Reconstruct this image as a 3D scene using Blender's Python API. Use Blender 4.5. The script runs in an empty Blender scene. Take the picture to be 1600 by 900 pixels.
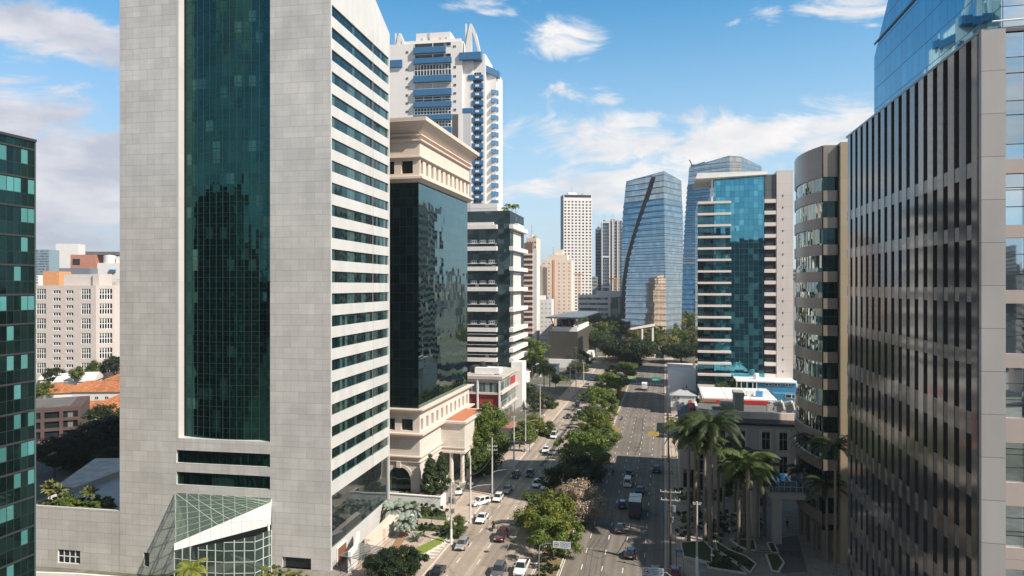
import bpy, math, random
from mathutils import Vector, Matrix
R = math.radians
random.seed(7)
sc = bpy.context.scene
COL = sc.collection
F = 1066.7; HZ = 447.0; CH = 45.0          # focal length and horizon of the photograph, camera height

# ------------------------------------------------------------------ camera, sky, sun, exposure
cd = bpy.data.cameras.new('camera'); cam = bpy.data.objects.new('camera', cd); COL.objects.link(cam)
cam.location = (0, 0, CH); cam.rotation_euler = (R(90), 0, 0)
cd.lens = 24; cd.sensor_width = 36; cd.shift_y = -0.0019; cd.clip_start = 0.5; cd.clip_end = 12000
sc.camera = cam
sc.view_settings.view_transform = 'Standard'; sc.view_settings.look = 'None'
sc.view_settings.gamma = 1.0; sc.view_settings.exposure = EXPOSURE = 0.64
SUN_EL = R(43); SAZ = Vector((0.840, -0.542, 0)).normalized()
S = Vector((SAZ.x*math.cos(SUN_EL), SAZ.y*math.cos(SUN_EL), math.sin(SUN_EL)))
sd = bpy.data.lights.new('sun', 'SUN'); sd.energy = 5.0; sd.angle = R(0.53); sd.color = (1.0, 0.91, 0.80)
so = bpy.data.objects.new('sun', sd); COL.objects.link(so); so.rotation_euler = S.to_track_quat('Z', 'Y').to_euler()
so.location = (0, 0, 300)

class NT:
    def __init__(s, nt): s.nt = nt
    def n(s, t, ins=None, **kw):
        nd = s.nt.nodes.new(t)
        for k, v in kw.items(): setattr(nd, k, v)
        for k, v in (ins or {}).items(): s.set(nd.inputs[k], v)
        return nd
    def set(s, inp, v):
        if isinstance(v, bpy.types.NodeSocket): s.nt.links.new(v, inp)
        elif hasattr(v, 'outputs'): s.nt.links.new(v.outputs[0], inp)
        else:
            if hasattr(inp.default_value, '__len__') and not hasattr(v, '__len__'): v = [v]*len(inp.default_value)
            if hasattr(v, '__len__') and len(v) == 3 and len(inp.default_value) == 4: v = (*v, 1)
            inp.default_value = v
    def m(s, op, a, b=None, c=None, clamp=False):
        nd = s.nt.nodes.new('ShaderNodeMath'); nd.operation = op; nd.use_clamp = clamp
        s.set(nd.inputs[0], a)
        if b is not None: s.set(nd.inputs[1], b)
        if c is not None: s.set(nd.inputs[2], c)
        return nd.outputs[0]
    def vm(s, op, a, b=None, sc=None):
        nd = s.nt.nodes.new('ShaderNodeVectorMath'); nd.operation = op
        s.set(nd.inputs[0], a)
        if b is not None: s.set(nd.inputs[1], b)
        if sc is not None: s.set(nd.inputs['Scale'], sc)
        return nd.outputs['Value'] if op in ('LENGTH', 'DOT_PRODUCT', 'DISTANCE') else nd.outputs[0]
    def mix(s, f, a, b, blend='MIX'):
        nd = s.nt.nodes.new('ShaderNodeMix'); nd.data_type = 'RGBA'; nd.blend_type = blend
        s.set(nd.inputs['Factor'], f); s.set(nd.inputs[6], a); s.set(nd.inputs[7], b)
        return nd.outputs[2]
    def ramp(s, f, stops, interp='LINEAR'):
        nd = s.nt.nodes.new('ShaderNodeValToRGB'); s.set(nd.inputs[0], f)
        cr = nd.color_ramp; cr.interpolation = interp
        while len(cr.elements) < len(stops): cr.elements.new(0.5)
        for e, (p, c) in zip(cr.elements, stops):
            e.position = p; e.color = (*c, 1) if hasattr(c, '__len__') else (c, c, c, 1)
        return nd.outputs[0]
    def mr(s, v, a, b, c=0, d=1):
        nd = s.nt.nodes.new('ShaderNodeMapRange'); nd.clamp = True; nd.interpolation_type = 'SMOOTHSTEP'
        for i, x in enumerate((v, a, b, c, d)): s.set(nd.inputs[i], x)
        return nd.outputs[0]
    def noise(s, vec, scale, detail=4, rough=0.55, dist=0):
        return s.n('ShaderNodeTexNoise', {'Vector': vec, 'Scale': scale, 'Detail': detail, 'Roughness': rough, 'Distortion': dist})

# world: Nishita sky with clouds laid out by direction on the dome
w = bpy.data.worlds.new('World'); sc.world = w; w.use_nodes = True
W = NT(w.node_tree)
for nd in list(w.node_tree.nodes): w.node_tree.nodes.remove(nd)
sky = W.n('ShaderNodeTexSky', sky_type='NISHITA'); sky.sun_disc = False
sky.sun_elevation = SUN_EL; sky.sun_rotation = math.atan2(SAZ.x, SAZ.y); sky.altitude = 760
sky.air_density = 1.0; sky.dust_density = 1.2; sky.ozone_density = 2.2
tc = W.n('ShaderNodeTexCoord')
dirv = W.vm('NORMALIZE', tc.outputs['Generated'])
sep = W.n('ShaderNodeSeparateXYZ', {0: dirv})
az = W.m('ARCTAN2', sep.outputs[0], sep.outputs[1])
el = W.m('ARCSINE', sep.outputs[2])
ae = W.n('ShaderNodeCombineXYZ', {0: az, 1: el, 2: 0.0}).outputs[0]
warp = W.noise(dirv, 5.0, 5, 0.6)
aew = W.vm('ADD', ae, W.vm('SCALE', W.vm('SUBTRACT', warp.outputs['Color'], (0.5, 0.5, 0.5)), sc=0.09))
def blob(px, py, rx, ry, amp):
    a = math.atan((px-800)/F); e = math.atan((HZ-py)/math.hypot(F, px-800))
    kx = F/rx/ math.cos(a)**2; ky = F/ry/math.cos(a)
    d = W.vm('LENGTH', W.vm('MULTIPLY', W.vm('SUBTRACT', aew, (a, e, 0)), (kx, ky, 0)))
    return W.mr(d, 0.15, 1.25, amp, 0)
acc = None
for b in [(-40, 270, 470, 175, 1.25), (60, 50, 230, 52, 0.95), (190, 75, 60, 60, .5), (872, 72, 95, 40, 0.7), (925, 85, 40, 14, .3), (768, 8, 85, 26, 0.62), (930, 215, 135, 55, 1.0),
          (1030, 205, 90, 42, .7), (1150, 215, 180, 52, 1.0), (1310, 225, 120, 70, .8), (1010, 290, 420, 80, 0.62), (1180, 32, 52, 34, 0.55), (1330, 12, 130, 34, 0.75),
          (870, 160, 50, 20, 0.5), (955, 148, 45, 14, 0.5), (1245, 76, 30, 10, .4), (800, 210, 40, 50, .5), (1090, 170, 60, 18, .5), (1600, 200, 300, 160, .6)]:
    o = blob(*b); acc = o if acc is None else W.m('MAXIMUM', acc, o)
back = W.mr(W.noise(dirv, 1.6, 3, .5), 0.42, 0.56, 0, .9)      # clouds elsewhere round the dome
back = W.m('MULTIPLY', back, W.mr(sep.outputs[1], 0.3, -0.1, 0, 1))
acc = W.m('MAXIMUM', acc, back)
stretch = W.vm('MULTIPLY', dirv, (1, 1, 2.6))
fb = W.noise(stretch, 8.0, 10, 0.64, 0.9)
den = W.mr(W.m('ADD', W.m('MULTIPLY', acc, 0.62), W.m('MULTIPLY', W.m('SUBTRACT', fb.outputs[0], 0.5), 1.8)), 0.12, 0.56, 0, 0.96)
den = W.m('MULTIPLY', den, W.mr(acc, 0.0, 0.25))
lit = W.noise(W.vm('ADD', stretch, (0.01, 0, 0.035)), 7.0, 6, 0.6)
ccol = W.ramp(lit.outputs[0], [(0.35, (7.4, 7.7, 8.3)), (0.62, (10.6, 10.2, 9.9))])
ccol = W.mix(W.mr(az, -0.45, -0.30, 0, 1), W.ramp(lit.outputs[0], [(0.38, (5.6, 5.9, 6.9)), (0.62, (8.6, 8.5, 8.9))]), ccol)
skyc = W.mix(1.0, sky.outputs[0], (0.60, 1.78, 2.02), 'MULTIPLY')
hz = W.mr(el, -0.02, 0.46, 0.96, 0)
hzc = W.mix(W.mr(az, -0.35, 0.0, 0, 1), (6.4, 6.7, 7.7), (6.9, 8.0, 9.0))
skyc = W.mix(hz, skyc, hzc)
fin = W.mix(den, skyc, ccol)
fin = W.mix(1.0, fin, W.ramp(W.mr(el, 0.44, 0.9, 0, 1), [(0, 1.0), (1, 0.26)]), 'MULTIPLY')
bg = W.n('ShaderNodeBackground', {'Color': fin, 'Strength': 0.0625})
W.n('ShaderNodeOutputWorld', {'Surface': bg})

# ------------------------------------------------------------------ materials
MC = {}
def newmat(name):
    m = bpy.data.materials.new(name); m.use_nodes = True
    t = NT(m.node_tree); return m, t, m.node_tree.nodes['Principled BSDF']
def uvn(t): return t.n('ShaderNodeUVMap').outputs[0]
def objc(t): return t.n('ShaderNodeTexCoord').outputs['Object']
def plain(name, col, rough=0.75, metal=0.0, var=0.18, scale=0.7, bump=0.0, stretch=(1, 1, 1), coat=0, randhue=0):
    if name in MC: return MC[name]
    m, t, p = newmat(name)
    v = t.vm('MULTIPLY', objc(t), stretch)
    a = t.noise(v, scale, 6, 0.6); b = t.noise(v, scale*9, 3, 0.6)
    f = t.m('ADD', t.m('MULTIPLY', a.outputs[0], 0.65), t.m('MULTIPLY', b.outputs[0], 0.35))
    c = t.ramp(f, [(0.3, tuple(x*(1-var) for x in col)), (0.7, tuple(min(1, x*(1+var)) for x in col))])
    if randhue:
        r = t.n('ShaderNodeObjectInfo').outputs['Random']
        c = t.mix(1.0, c, t.ramp(r, [(0, (1-randhue,)*3), (1, (1+randhue,)*3)]), 'MULTIPLY')
    t.set(p.inputs['Base Color'], c); p.inputs['Roughness'].default_value = rough; p.inputs['Metallic'].default_value = metal
    if coat: p.inputs['Coat Weight'].default_value = coat; p.inputs['Coat Roughness'].default_value = 0.05
    if bump:
        bn = t.n('ShaderNodeBump', {'Height': b.outputs[0], 'Strength': bump, 'Distance': 0.05}); t.set(p.inputs['Normal'], bn)
    MC[name] = m; return m
def panels(name, col, bw, bh, joint=0.03, jcol=None, var=0.1, rough=0.6, stain=0.18, offset=0.5, metal=0, spec=.5, big=None):
    if name in MC: return MC[name]
    m, t, p = newmat(name)
    uv = uvn(t)
    c1 = tuple(x*(1-var) for x in col); c2 = tuple(min(1, x*(1+var)) for x in col)
    jc = jcol or tuple(x*0.55 for x in col)
    br = t.n('ShaderNodeTexBrick', {'Vector': uv, 'Color1': c1, 'Color2': c2, 'Mortar': jc, 'Scale': 1.0, 'Mortar Size': joint,
                                    'Mortar Smooth': 0.3, 'Brick Width': bw, 'Row Height': bh})
    br.offset = offset
    c = br.outputs[0]
    if big:
        b2 = t.n('ShaderNodeTexBrick', {'Vector': t.vm('ADD', uv, (0.01, 0.013, 0)), 'Color1': (0.94,)*3, 'Color2': (1.05,)*3, 'Mortar': (0.72,)*3, 'Scale': 1.0,
                                        'Mortar Size': joint*1.5, 'Brick Width': big[0], 'Row Height': big[1]})
        c = t.mix(1.0, c, b2.outputs[0], 'MULTIPLY')
    n1 = t.noise(t.vm('MULTIPLY', uv, (1, 0.18, 1)), 0.5, 6, 0.65)
    n2 = t.noise(uv, 0.09, 4, 0.6)
    f = t.m('ADD', t.m('MULTIPLY', n1.outputs[0], 0.5), t.m('MULTIPLY', n2.outputs[0], 0.5))
    c = t.mix(1.0, c, t.ramp(f, [(0.3, (1-stain,)*3), (0.65, (1+stain*.4,)*3)]), 'MULTIPLY')
    t.set(p.inputs['Base Color'], c); p.inputs['Roughness'].default_value = rough; p.inputs['Metallic'].default_value = metal
    p.inputs['Specular IOR Level'].default_value = spec
    MC[name] = m; return m
def glass(name, base, alt=None, pw=1.2, ph=1.8, altp=0.15, metal=0.9, rough=0.04, tilt=0.012, wave=0.0, wsc=0.35, line=(0.02, 0.03, 0.03), lw=0.06, lh=0.06, vary=0.25, altmetal=.4, altrow=False):
    if name in MC: return MC[name]
    m, t, p = newmat(name)
    uv = uvn(t); s = t.n('ShaderNodeSeparateXYZ', {0: uv})
    u = t.m('DIVIDE', s.outputs[0], pw); v = t.m('DIVIDE', s.outputs[1], ph)
    cell = t.n('ShaderNodeCombineXYZ', {0: t.m('FLOOR', u), 1: t.m('FLOOR', v), 2: 0.5})
    wn = t.n('ShaderNodeTexWhiteNoise', {'Vector': cell})
    isalt = t.m('LESS_THAN', wn.outputs[0], altp)
    if altrow: isalt = t.m('MULTIPLY', isalt, t.m('LESS_THAN', t.m('FRACT', t.m('DIVIDE', v, 2.0)), 0.5))
    c = t.mix(isalt, base, alt or base)
    sw = t.n('ShaderNodeSeparateXYZ', {0: wn.outputs['Color']})
    c = t.mix(1.0, c, t.ramp(sw.outputs[1], [(0, (1-vary,)*3), (1, (1+vary,)*3)]), 'MULTIPLY')
    ln = t.m('MAXIMUM', t.m('LESS_THAN', t.m('FRACT', u), lw/pw), t.m('LESS_THAN', t.m('FRACT', v), lh/ph))
    c = t.mix(ln, c, line)
    t.set(p.inputs['Base Color'], c)
    mt = t.m('MULTIPLY', t.m('SUBTRACT', 1.0, ln), t.m('SUBTRACT', metal, t.m('MULTIPLY', isalt, metal*(1-altmetal))))
    t.set(p.inputs['Metallic'], mt)
    t.set(p.inputs['Roughness'], t.m('ADD', rough, t.m('MULTIPLY', ln, 0.4)))
    g = t.n('ShaderNodeNewGeometry')
    nv = t.vm('ADD', g.outputs['Normal'], t.vm('SCALE', t.vm('SUBTRACT', wn.outputs['Color'], (0.5, 0.5, 0.5)), sc=tilt*2))
    if wave:
        nn = t.noise(t.vm('MULTIPLY', uv, (1, 0.55, 1)), wsc, 3, 0.5)
        nv = t.vm('ADD', nv, t.vm('SCALE', t.vm('SUBTRACT', nn.outputs['Color'], (0.5, 0.5, 0.5)), sc=wave))
    t.set(p.inputs['Normal'], t.vm('NORMALIZE', nv))
    MC[name] = m; return m
def leafmat(name, c1, c2, scale=0.35):
    if name in MC: return MC[name]
    m, t, p = newmat(name)
    o = objc(t)
    a = t.noise(o, scale, 3, 0.6); b = t.noise(o, 5.0, 2, 0.5)
    r = t.n('ShaderNodeObjectInfo').outputs['Random']
    f = t.m('ADD', t.m('ADD', t.m('MULTIPLY', a.outputs[0], 0.6), t.m('MULTIPLY', b.outputs[0], 0.4)), t.m('MULTIPLY', t.m('SUBTRACT', r, 0.5), 0.22))
    c = t.ramp(f, [(0.34, c1), (0.66, c2)])
    t.set(p.inputs['Base Color'], c); p.inputs['Roughness'].default_value = 0.55
    p.inputs['Specular IOR Level'].default_value = 0.3
    tr = t.n('ShaderNodeBsdfTranslucent', {'Color': c}); ms = t.n('ShaderNodeMixShader', {0: 0.22, 1: p.outputs[0], 2: tr.outputs[0]})
    t.set(m.node_tree.nodes['Material Output'].inputs[0], ms)
    MC[name] = m; return m

# ------------------------------------------------------------------ object helpers
class MB:
    def __init__(s): s.v = []; s.f = []; s.mi = []
    def face(s, pts, m=0):
        i = len(s.v); s.v += [tuple(p) for p in pts]; s.f.append(tuple(range(i, i+len(pts)))); s.mi.append(m); return s
    def box(s, x0, x1, y0, y1, z0, z1, m=0):
        i = len(s.v)
        s.v += [(x0,y0,z0),(x1,y0,z0),(x1,y1,z0),(x0,y1,z0),(x0,y0,z1),(x1,y0,z1),(x1,y1,z1),(x0,y1,z1)]
        s.f += [tuple(i+k for k in q) for q in ((0,3,2,1),(4,5,6,7),(0,1,5,4),(1,2,6,5),(2,3,7,6),(3,0,4,7))]; s.mi += [m]*6; return s
    def hexa(s, p, m=0):      # 8 points ordered like box
        i = len(s.v); s.v += [tuple(q) for q in p]
        s.f += [tuple(i+k for k in q) for q in ((0,3,2,1),(4,5,6,7),(0,1,5,4),(1,2,6,5),(2,3,7,6),(3,0,4,7))]; s.mi += [m]*6; return s
    def frus(s, x0, x1, y0, y1, z0, z1, a, b, m=0):   # box grown by a at the bottom and b at the top
        return s.hexa([(x0-a,y0-a,z0),(x1+a,y0-a,z0),(x1+a,y1+a,z0),(x0-a,y1+a,z0),(x0-b,y0-b,z1),(x1+b,y0-b,z1),(x1+b,y1+b,z1),(x0-b,y1+b,z1)], m)
    def loft(s, rings, m=0, caps=True, closed=True):
        i = len(s.v); n = len(rings[0])
        for r in rings: s.v += [tuple(p) for p in r]
        for k in range(len(rings)-1):
            for j in range(n if closed else n-1):
                j2 = (j+1) % n
                s.f.append((i+k*n+j, i+k*n+j2, i+(k+1)*n+j2, i+(k+1)*n+j)); s.mi.append(m)
        if caps and closed:
            s.f.append(tuple(i+j for j in reversed(range(n)))); s.f.append(tuple(i+(len(rings)-1)*n+j for j in range(n))); s.mi += [m, m]
        return s
    def prism(s, poly, z0, z1, m=0):       # counter-clockwise outline
        return s.loft([[(x, y, z0) for x, y in poly], [(x, y, z1) for x, y in poly]], m)
    def tube(s, p0, p1, r0, r1=None, n=8, m=0):
        p0 = Vector(p0); p1 = Vector(p1); r1 = r0 if r1 is None else r1
        d = (p1-p0).normalized(); a = d.orthogonal().normalized(); b = d.cross(a)
        rs = [[p + (a*math.cos(k*2*math.pi/n) + b*math.sin(k*2*math.pi/n))*r for k in range(n)] for p, r in ((p0, r0), (p1, r1))]
        return s.loft(rs, m)
    def path(s, pts, rad, n=7, m=0):
        pts = [Vector(p) for p in pts]; rs = []
        for i, p in enumerate(pts):
            d = (pts[min(i+1, len(pts)-1)] - pts[max(i-1, 0)]).normalized()
            up = Vector((0.13, 0.97, 0.2)).normalized() if abs(d.z) > .7 else Vector((0, 0, 1))
            a = d.cross(up).normalized(); b = a.cross(d)
            r = rad[i] if hasattr(rad, '__len__') else rad
            rs.append([p + (a*math.cos(k*2*math.pi/n) + b*math.sin(k*2*math.pi/n))*r for k in range(n)])
        return s.loft(rs, m)
    def lathe(s, prof, n=16, c=(0, 0), m=0):
        return s.loft([[(c[0]+r*math.cos(k*2*math.pi/n), c[1]+r*math.sin(k*2*math.pi/n), z) for k in range(n)] for r, z in prof], m)
    def addm(s, me, mat4, off=0):
        i = len(s.v); s.v += [tuple(mat4 @ v.co) for v in me.vertices]
        for p in me.polygons: s.f.append(tuple(i+k for k in p.vertices)); s.mi.append(p.material_index+off)
    def mesh(s, name, mats, smooth=False):
        me = bpy.data.meshes.new(name); me.from_pydata(s.v, [], s.f)
        for m in (mats if isinstance(mats, (list, tuple)) else [mats]): me.materials.append(m)
        me.polygons.foreach_set('material_index', s.mi)
        if smooth: me.polygons.foreach_set('use_smooth', [True]*len(s.f))
        uv = me.uv_layers.new(name='UVMap'); co = me.vertices
        data = [0.0]*(2*len(me.loops))
        for p in me.polygons:
            n = p.normal
            if abs(n.z) > 0.9: t = None
            else: t = Vector((-n.y, n.x, 0)).normalized()
            for li in p.loop_indices:
                c = co[me.loops[li].vertex_index].co
                data[2*li], data[2*li+1] = (c.x, c.y) if t is None else (c.x*t.x+c.y*t.y, c.z)
        uv.data.foreach_set('uv', data)
        me.update(); return me
    def build(s, name, mats, parent=None, loc=(0, 0, 0), rz=0, smooth=False, label=None, kind=None):
        return put(s.mesh(name, mats, smooth), name, parent, loc, rz, label, kind)
def put(me, name, parent=None, loc=(0, 0, 0), rz=0, label=None, kind=None):
    o = bpy.data.objects.new(name, me); COL.objects.link(o); o.parent = parent
    o.location = loc; o.rotation_euler = (0, 0, rz)
    if label: o['label'] = label
    if kind: o['kind'] = kind
    return o
def tag(o, label, cat, group=None):
    o['label'] = label; o['category'] = cat
    if group: o['group'] = group
    return o
def thing(name, label, cat, loc=(0, 0, 0), rz=0, group=None):
    return tag(put(None, name, None, loc, rz), label, cat, group)
def copy_tree(o, parent=None):
    c = o.copy(); COL.objects.link(c)
    if parent: c.parent = parent
    for ch in list(o.children): copy_tree(ch, c)
    return c
def struct(o): o['kind'] = 'structure'; return o
def rnd(a, b): return random.uniform(a, b)
# picture-to-place arithmetic, used to read real positions off the photograph
def G(px, py, z=0.0):
    d = (CH-z)*F/(py-HZ); return Vector(((px-800)/F*d, d, z))
def PD(px, d, z=0.0): return Vector(((px-800)/F*d, d, z))
def ZZ(py, d): return CH-(py-HZ)*d/F
TH = R(12.6); RZ = -TH
def RD(c, s_, z=0.0): return Vector((c*math.cos(TH)+s_*math.sin(TH), -c*math.sin(TH)+s_*math.cos(TH), z))
def CS(p): return (p[0]*math.cos(TH)-p[1]*math.sin(TH), p[0]*math.sin(TH)+p[1]*math.cos(TH))

class Bld:      # a building: local x along its front, local y away from the viewer's side
    def __init__(s, name, label, cat, ox, oy, rz=RZ, group=None):
        s.ox, s.oy, s.r = ox, oy, rz; s.e = thing(name, label, cat, (ox, oy, 0), rz, group); s.w = []; s.nm = name
    def lx(s, px, y=0):
        k = (px-800)/F; c, n = math.cos(s.r), math.sin(s.r)
        return (k*(s.oy+y*c) - (s.ox-y*n)) / (c - k*n)
    def ly(s, px, x=0):
        k = (px-800)/F; c, n = math.cos(s.r), math.sin(s.r)
        return ((s.ox+x*c) - k*(s.oy+x*n)) / (k*c + n)
    def d(s, x, y): return s.oy + x*math.sin(s.r) + y*math.cos(s.r)
    def z(s, py, x=0, y=0): return CH-(py-HZ)*s.d(x, y)/F
    def part(s, name, mb, mats, parent=None, **k): return mb.build(name, mats, parent or s.e, **k)
    def win(s, me, o, ang, u, v, dep=0.0):     # queue a window sitting in a facade
        t = Vector((math.cos(ang), math.sin(ang), 0)); n = Vector((math.sin(ang), -math.cos(ang), 0))
        p = Vector((o[0], o[1], 0)) + t*u - n*dep; s.w.append((me, (p.x, p.y, v), ang))
    def flush(s, name='window', cap=100):
        cx = {}
        for i, (me, p, a) in enumerate(s.w):
            if i < cap: put(me, name, s.e, p, a)
            else: cx.setdefault(tuple(m.name for m in me.materials), (MB(), me))[0].addm(me, Matrix.Translation(p) @ Matrix.Rotation(a, 4, 'Z'))
        for k, (mb, me) in cx.items(): s.part(name, mb, list(me.materials), kind='stuff')
        s.w = []
def facade(mb, o, ang, u0, u1, z0, z1, holes, dep=0.25, m=0, mr=None):
    """wall sheet with rectangular openings and their reveals; outside is to the right of the direction ang"""
    t = Vector((math.cos(ang), math.sin(ang), 0)); n = Vector((math.sin(ang), -math.cos(ang), 0)); O = Vector((o[0], o[1], 0))
    P = lambda u, v, q=0: O + t*u + Vector((0, 0, v)) - n*q
    us = sorted({u0, u1} | {x for h in holes for x in h[:2]}); vs = sorted({z0, z1} | {x for h in holes for x in h[2:4]})
    for j in range(len(vs)-1):
        run = None
        for i in range(len(us)-1):
            cu, cv = (us[i]+us[i+1])/2, (vs[j]+vs[j+1])/2
            inside = any(h[0] < cu < h[1] and h[2] < cv < h[3] for h in holes)
            if not inside and run is None: run = us[i]
            if run is not None and (inside or i == len(us)-2):
                e = us[i] if inside else us[i+1]
                mb.face([P(run, vs[j]), P(e, vs[j]), P(e, vs[j+1]), P(run, vs[j+1])], m); run = None
    k = m if mr is None else mr
    for a, b, c, d in [h[:4] for h in holes]:
        mb.face([P(a,c), P(a,c,dep), P(b,c,dep), P(b,c)], k); mb.face([P(a,d), P(b,d), P(b,d,dep), P(a,d,dep)], k)
        mb.face([P(a,c), P(a,d), P(a,d,dep), P(a,c,dep)], k); mb.face([P(b,c), P(b,c,dep), P(b,d,dep), P(b,d)], k)
def wmesh(w, h, mg, mf, nx=2, ny=1, fr=0.06, name='window'):
    mb = MB(); mb.face([(0,0,0),(w,0,0),(w,0,h),(0,0,h)], 0)
    for x in [i*w/nx for i in range(nx+1)]: mb.box(max(0, x-fr/2), min(w, x+fr/2), -0.05, -0.002, 0, h, 1)
    for z in [i*h/ny for i in range(ny+1)]: mb.box(0.003, w-0.003, -0.045, -0.004, max(0.002, z-fr/2), min(h-0.002, z+fr/2), 1)
    return mb.mesh(name, [mg, mf])
# ------------------------------------------------------------------ shared materials
M_stone = panels('grey_granite', (0.52, 0.505, 0.485), 2.7, 0.88, 0.020, (0.41, 0.385, 0.355), 0.045, 0.55, 0.22, big=(2.7, 1.76))
M_stone_lit = panels('pale_stone', (0.505, 0.50, 0.485), 1.4, 3.52, 0.012, (0.42, 0.41, 0.39), 0.04, 0.55, 0.12, offset=0)
M_white = plain('white_paint', (0.72, 0.71, 0.68), 0.6, var=0.1)
M_offw = plain('cream_render', (0.72, 0.60, 0.50), 0.7, var=0.08, scale=.3)
M_conc = plain('concrete', (0.42, 0.40, 0.37), 0.85, var=0.22)
M_dark = plain('dark_metal', (0.03, 0.032, 0.035), 0.5, var=0.2)
M_grey = plain('grey_metal', (0.25, 0.26, 0.27), 0.5, 0.3, var=0.12)
M_roof = plain('roof_felt', (0.12, 0.115, 0.11), 0.9, var=0.3, scale=.25)
M_frame = plain('white_frame', (0.75, 0.75, 0.74), 0.5, var=0.04)
M_pane = glass('window_pane', (0.12, 0.16, 0.18), (0.30, 0.33, 0.33), 1.1, 3.0, 0.3, 0.75, 0.06, 0.03, lw=0.0, lh=0.0)
M_panedark = glass('dark_pane', (0.035, 0.045, 0.05), (0.2, 0.2, 0.19), 1.3, 3.3, 0.12, 0.6, 0.06, 0.02, lw=0, lh=0)
M_slotg = glass('teal_curtain_glass', (0.018, 0.075, 0.066), (0.04, 0.12, 0.105), 1.30, 1.76, 0.10, 0.95, 0.03, 0.022, 0.05, 0.18, line=(0.008, 0.03, 0.03), lw=0.03, lh=0.03, vary=.2, altmetal=.8)
M_bandg = glass('band_glass', (0.03, 0.085, 0.085), (0.07, 0.15, 0.145), 1.0, 40, 0.3, 0.9, 0.05, 0.01, 0.05, 0.3, line=(0.01, 0.03, 0.03), lw=0.05, lh=0.0, altmetal=.6)
M_trunk = plain('bark', (0.10, 0.075, 0.055), 0.95, var=0.3, scale=3)
M_ptrunk = plain('palm_bark', (0.20, 0.165, 0.13), 0.9, var=0.3, scale=2, stretch=(1, 1, 6))
M_leaf = leafmat('leaf_green', (0.035, 0.068, 0.014), (0.145, 0.195, 0.035))
M_leafy = leafmat('leaf_yellow_green', (0.07, 0.10, 0.012), (0.25, 0.26, 0.045))
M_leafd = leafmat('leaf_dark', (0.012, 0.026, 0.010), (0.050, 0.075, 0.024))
M_leafp = leafmat('leaf_blossom', (0.20, 0.16, 0.11), (0.66, 0.52, 0.40))
M_leafg = leafmat('leaf_park', (0.07, 0.095, 0.03), (0.22, 0.23, 0.07))
M_palm = leafmat('palm_frond', (0.018, 0.038, 0.012), (0.10, 0.135, 0.036), 0.8)
M_agave = leafmat('agave_leaf', (0.16, 0.21, 0.17), (0.32, 0.36, 0.30), 0.8)

# ------------------------------------------------------------------ ground, roads, pavements
def gh(x, y):     # the court left of the grey tower lies lower than the avenue
    a = max(0, min(1, (-46-x)/14)); b = max(0, min(1, (150-y)/15)); a = a*a*(3-2*a)
    return -2.9*a*b
mb = MB()
xs = [-5000, -1500, -500, -200, -130] + [-100+4*i for i in range(18)] + [-20, 0, 100, 300, 1000, 5000]
ys = [-3000, -500, -50, 40] + [60+4*i for i in range(28)] + [200, 300, 600, 1500, 9000]
for i in range(len(xs)-1):
    for j in range(len(ys)-1):
        mb.face([(x, y, gh(x, y)) for x, y in ((xs[i], ys[j]), (xs[i+1], ys[j]), (xs[i+1], ys[j+1]), (xs[i], ys[j+1]))])
m, t, p = newmat('city_ground')
g = t.n('ShaderNodeNewGeometry').outputs['Position']
n1 = t.noise(g, 0.02, 6, .6); n2 = t.noise(g, 0.6, 5, .6)
t.set(p.inputs['Base Color'], t.mix(t.mr(n1, 0.4, 0.6), t.ramp(n2, [(.3, (.16, .145, .125)), (.7, (.26, .24, .21))]), t.ramp(n2, [(.3, (.05, .06, .03)), (.7, (.13, .12, .09))])))
p.inputs['Roughness'].default_value = .95
M_ground = m
struct(mb.build('ground', M_ground))

def asphalt(nm, k):
  m, t, p = newmat(nm)
  o = objc(t)
  st = t.noise(t.vm('MULTIPLY', o, (1.1, 0.012, 1)), 1.0, 4, .55)
  bl = t.noise(o, 0.07, 5, .6); fn = t.noise(o, 1.6, 5, .7)
  crk = t.n('ShaderNodeTexVoronoi', {'Vector': t.vm('ADD', t.vm('MULTIPLY', o, (1, .45, 1)), t.vm('SCALE', fn.outputs['Color'], sc=1.5)), 'Scale': 0.11}, feature='DISTANCE_TO_EDGE')
  c = t.ramp(t.m('ADD', t.m('MULTIPLY', st.outputs[0], .55), t.m('MULTIPLY', bl.outputs[0], .45)), [(.33, (.118, .107, .096)), (.5, (.165, .150, .134)), (.66, (.20, .183, .163))])
  c = t.mix(t.m('MULTIPLY', t.m('LESS_THAN', crk.outputs[0], .010), .55), c, (.06, .056, .052))
  trk = t.m('ABSOLUTE', t.m('SUBTRACT', t.m('FRACT', t.m('DIVIDE', t.n('ShaderNodeSeparateXYZ', {0: o}).outputs[0], 1.62)), .5))
  c = t.mix(t.m('MULTIPLY', t.mr(trk, .12, .45), t.mr(st, .35, .6, .1, .42)), c, (.075, .07, .064))
  sq = t.n('ShaderNodeTexWhiteNoise', {'Vector': t.vm('FLOOR', t.vm('MULTIPLY', o, (.31, .085, 1)))})
  c = t.mix(t.m('MULTIPLY', t.m('GREATER_THAN', sq, .86), .5), c, (.085, .08, .075))
  pat = t.n('ShaderNodeTexBrick', {'Vector': t.vm('MULTIPLY', o, (1, 1, 1)), 'Color1': (.93,)*3, 'Color2': (1.06,)*3, 'Mortar': (.8,)*3, 'Scale': 1.0, 'Mortar Size': .03, 'Brick Width': 6.45, 'Row Height': 23.0})
  c = t.mix(1.0, c, pat.outputs[0], 'MULTIPLY')
  c = t.mix(1.0, c, t.ramp(fn.outputs[0], [(.3, (.86,)*3), (.7, (1.1,)*3)]), 'MULTIPLY')
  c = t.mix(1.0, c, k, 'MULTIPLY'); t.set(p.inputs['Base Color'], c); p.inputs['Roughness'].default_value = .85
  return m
M_asph = asphalt('asphalt', (1.10, 1.05, .99)); M_asph2 = asphalt('pale_asphalt', (2.05, 1.87, 1.68))
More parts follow.
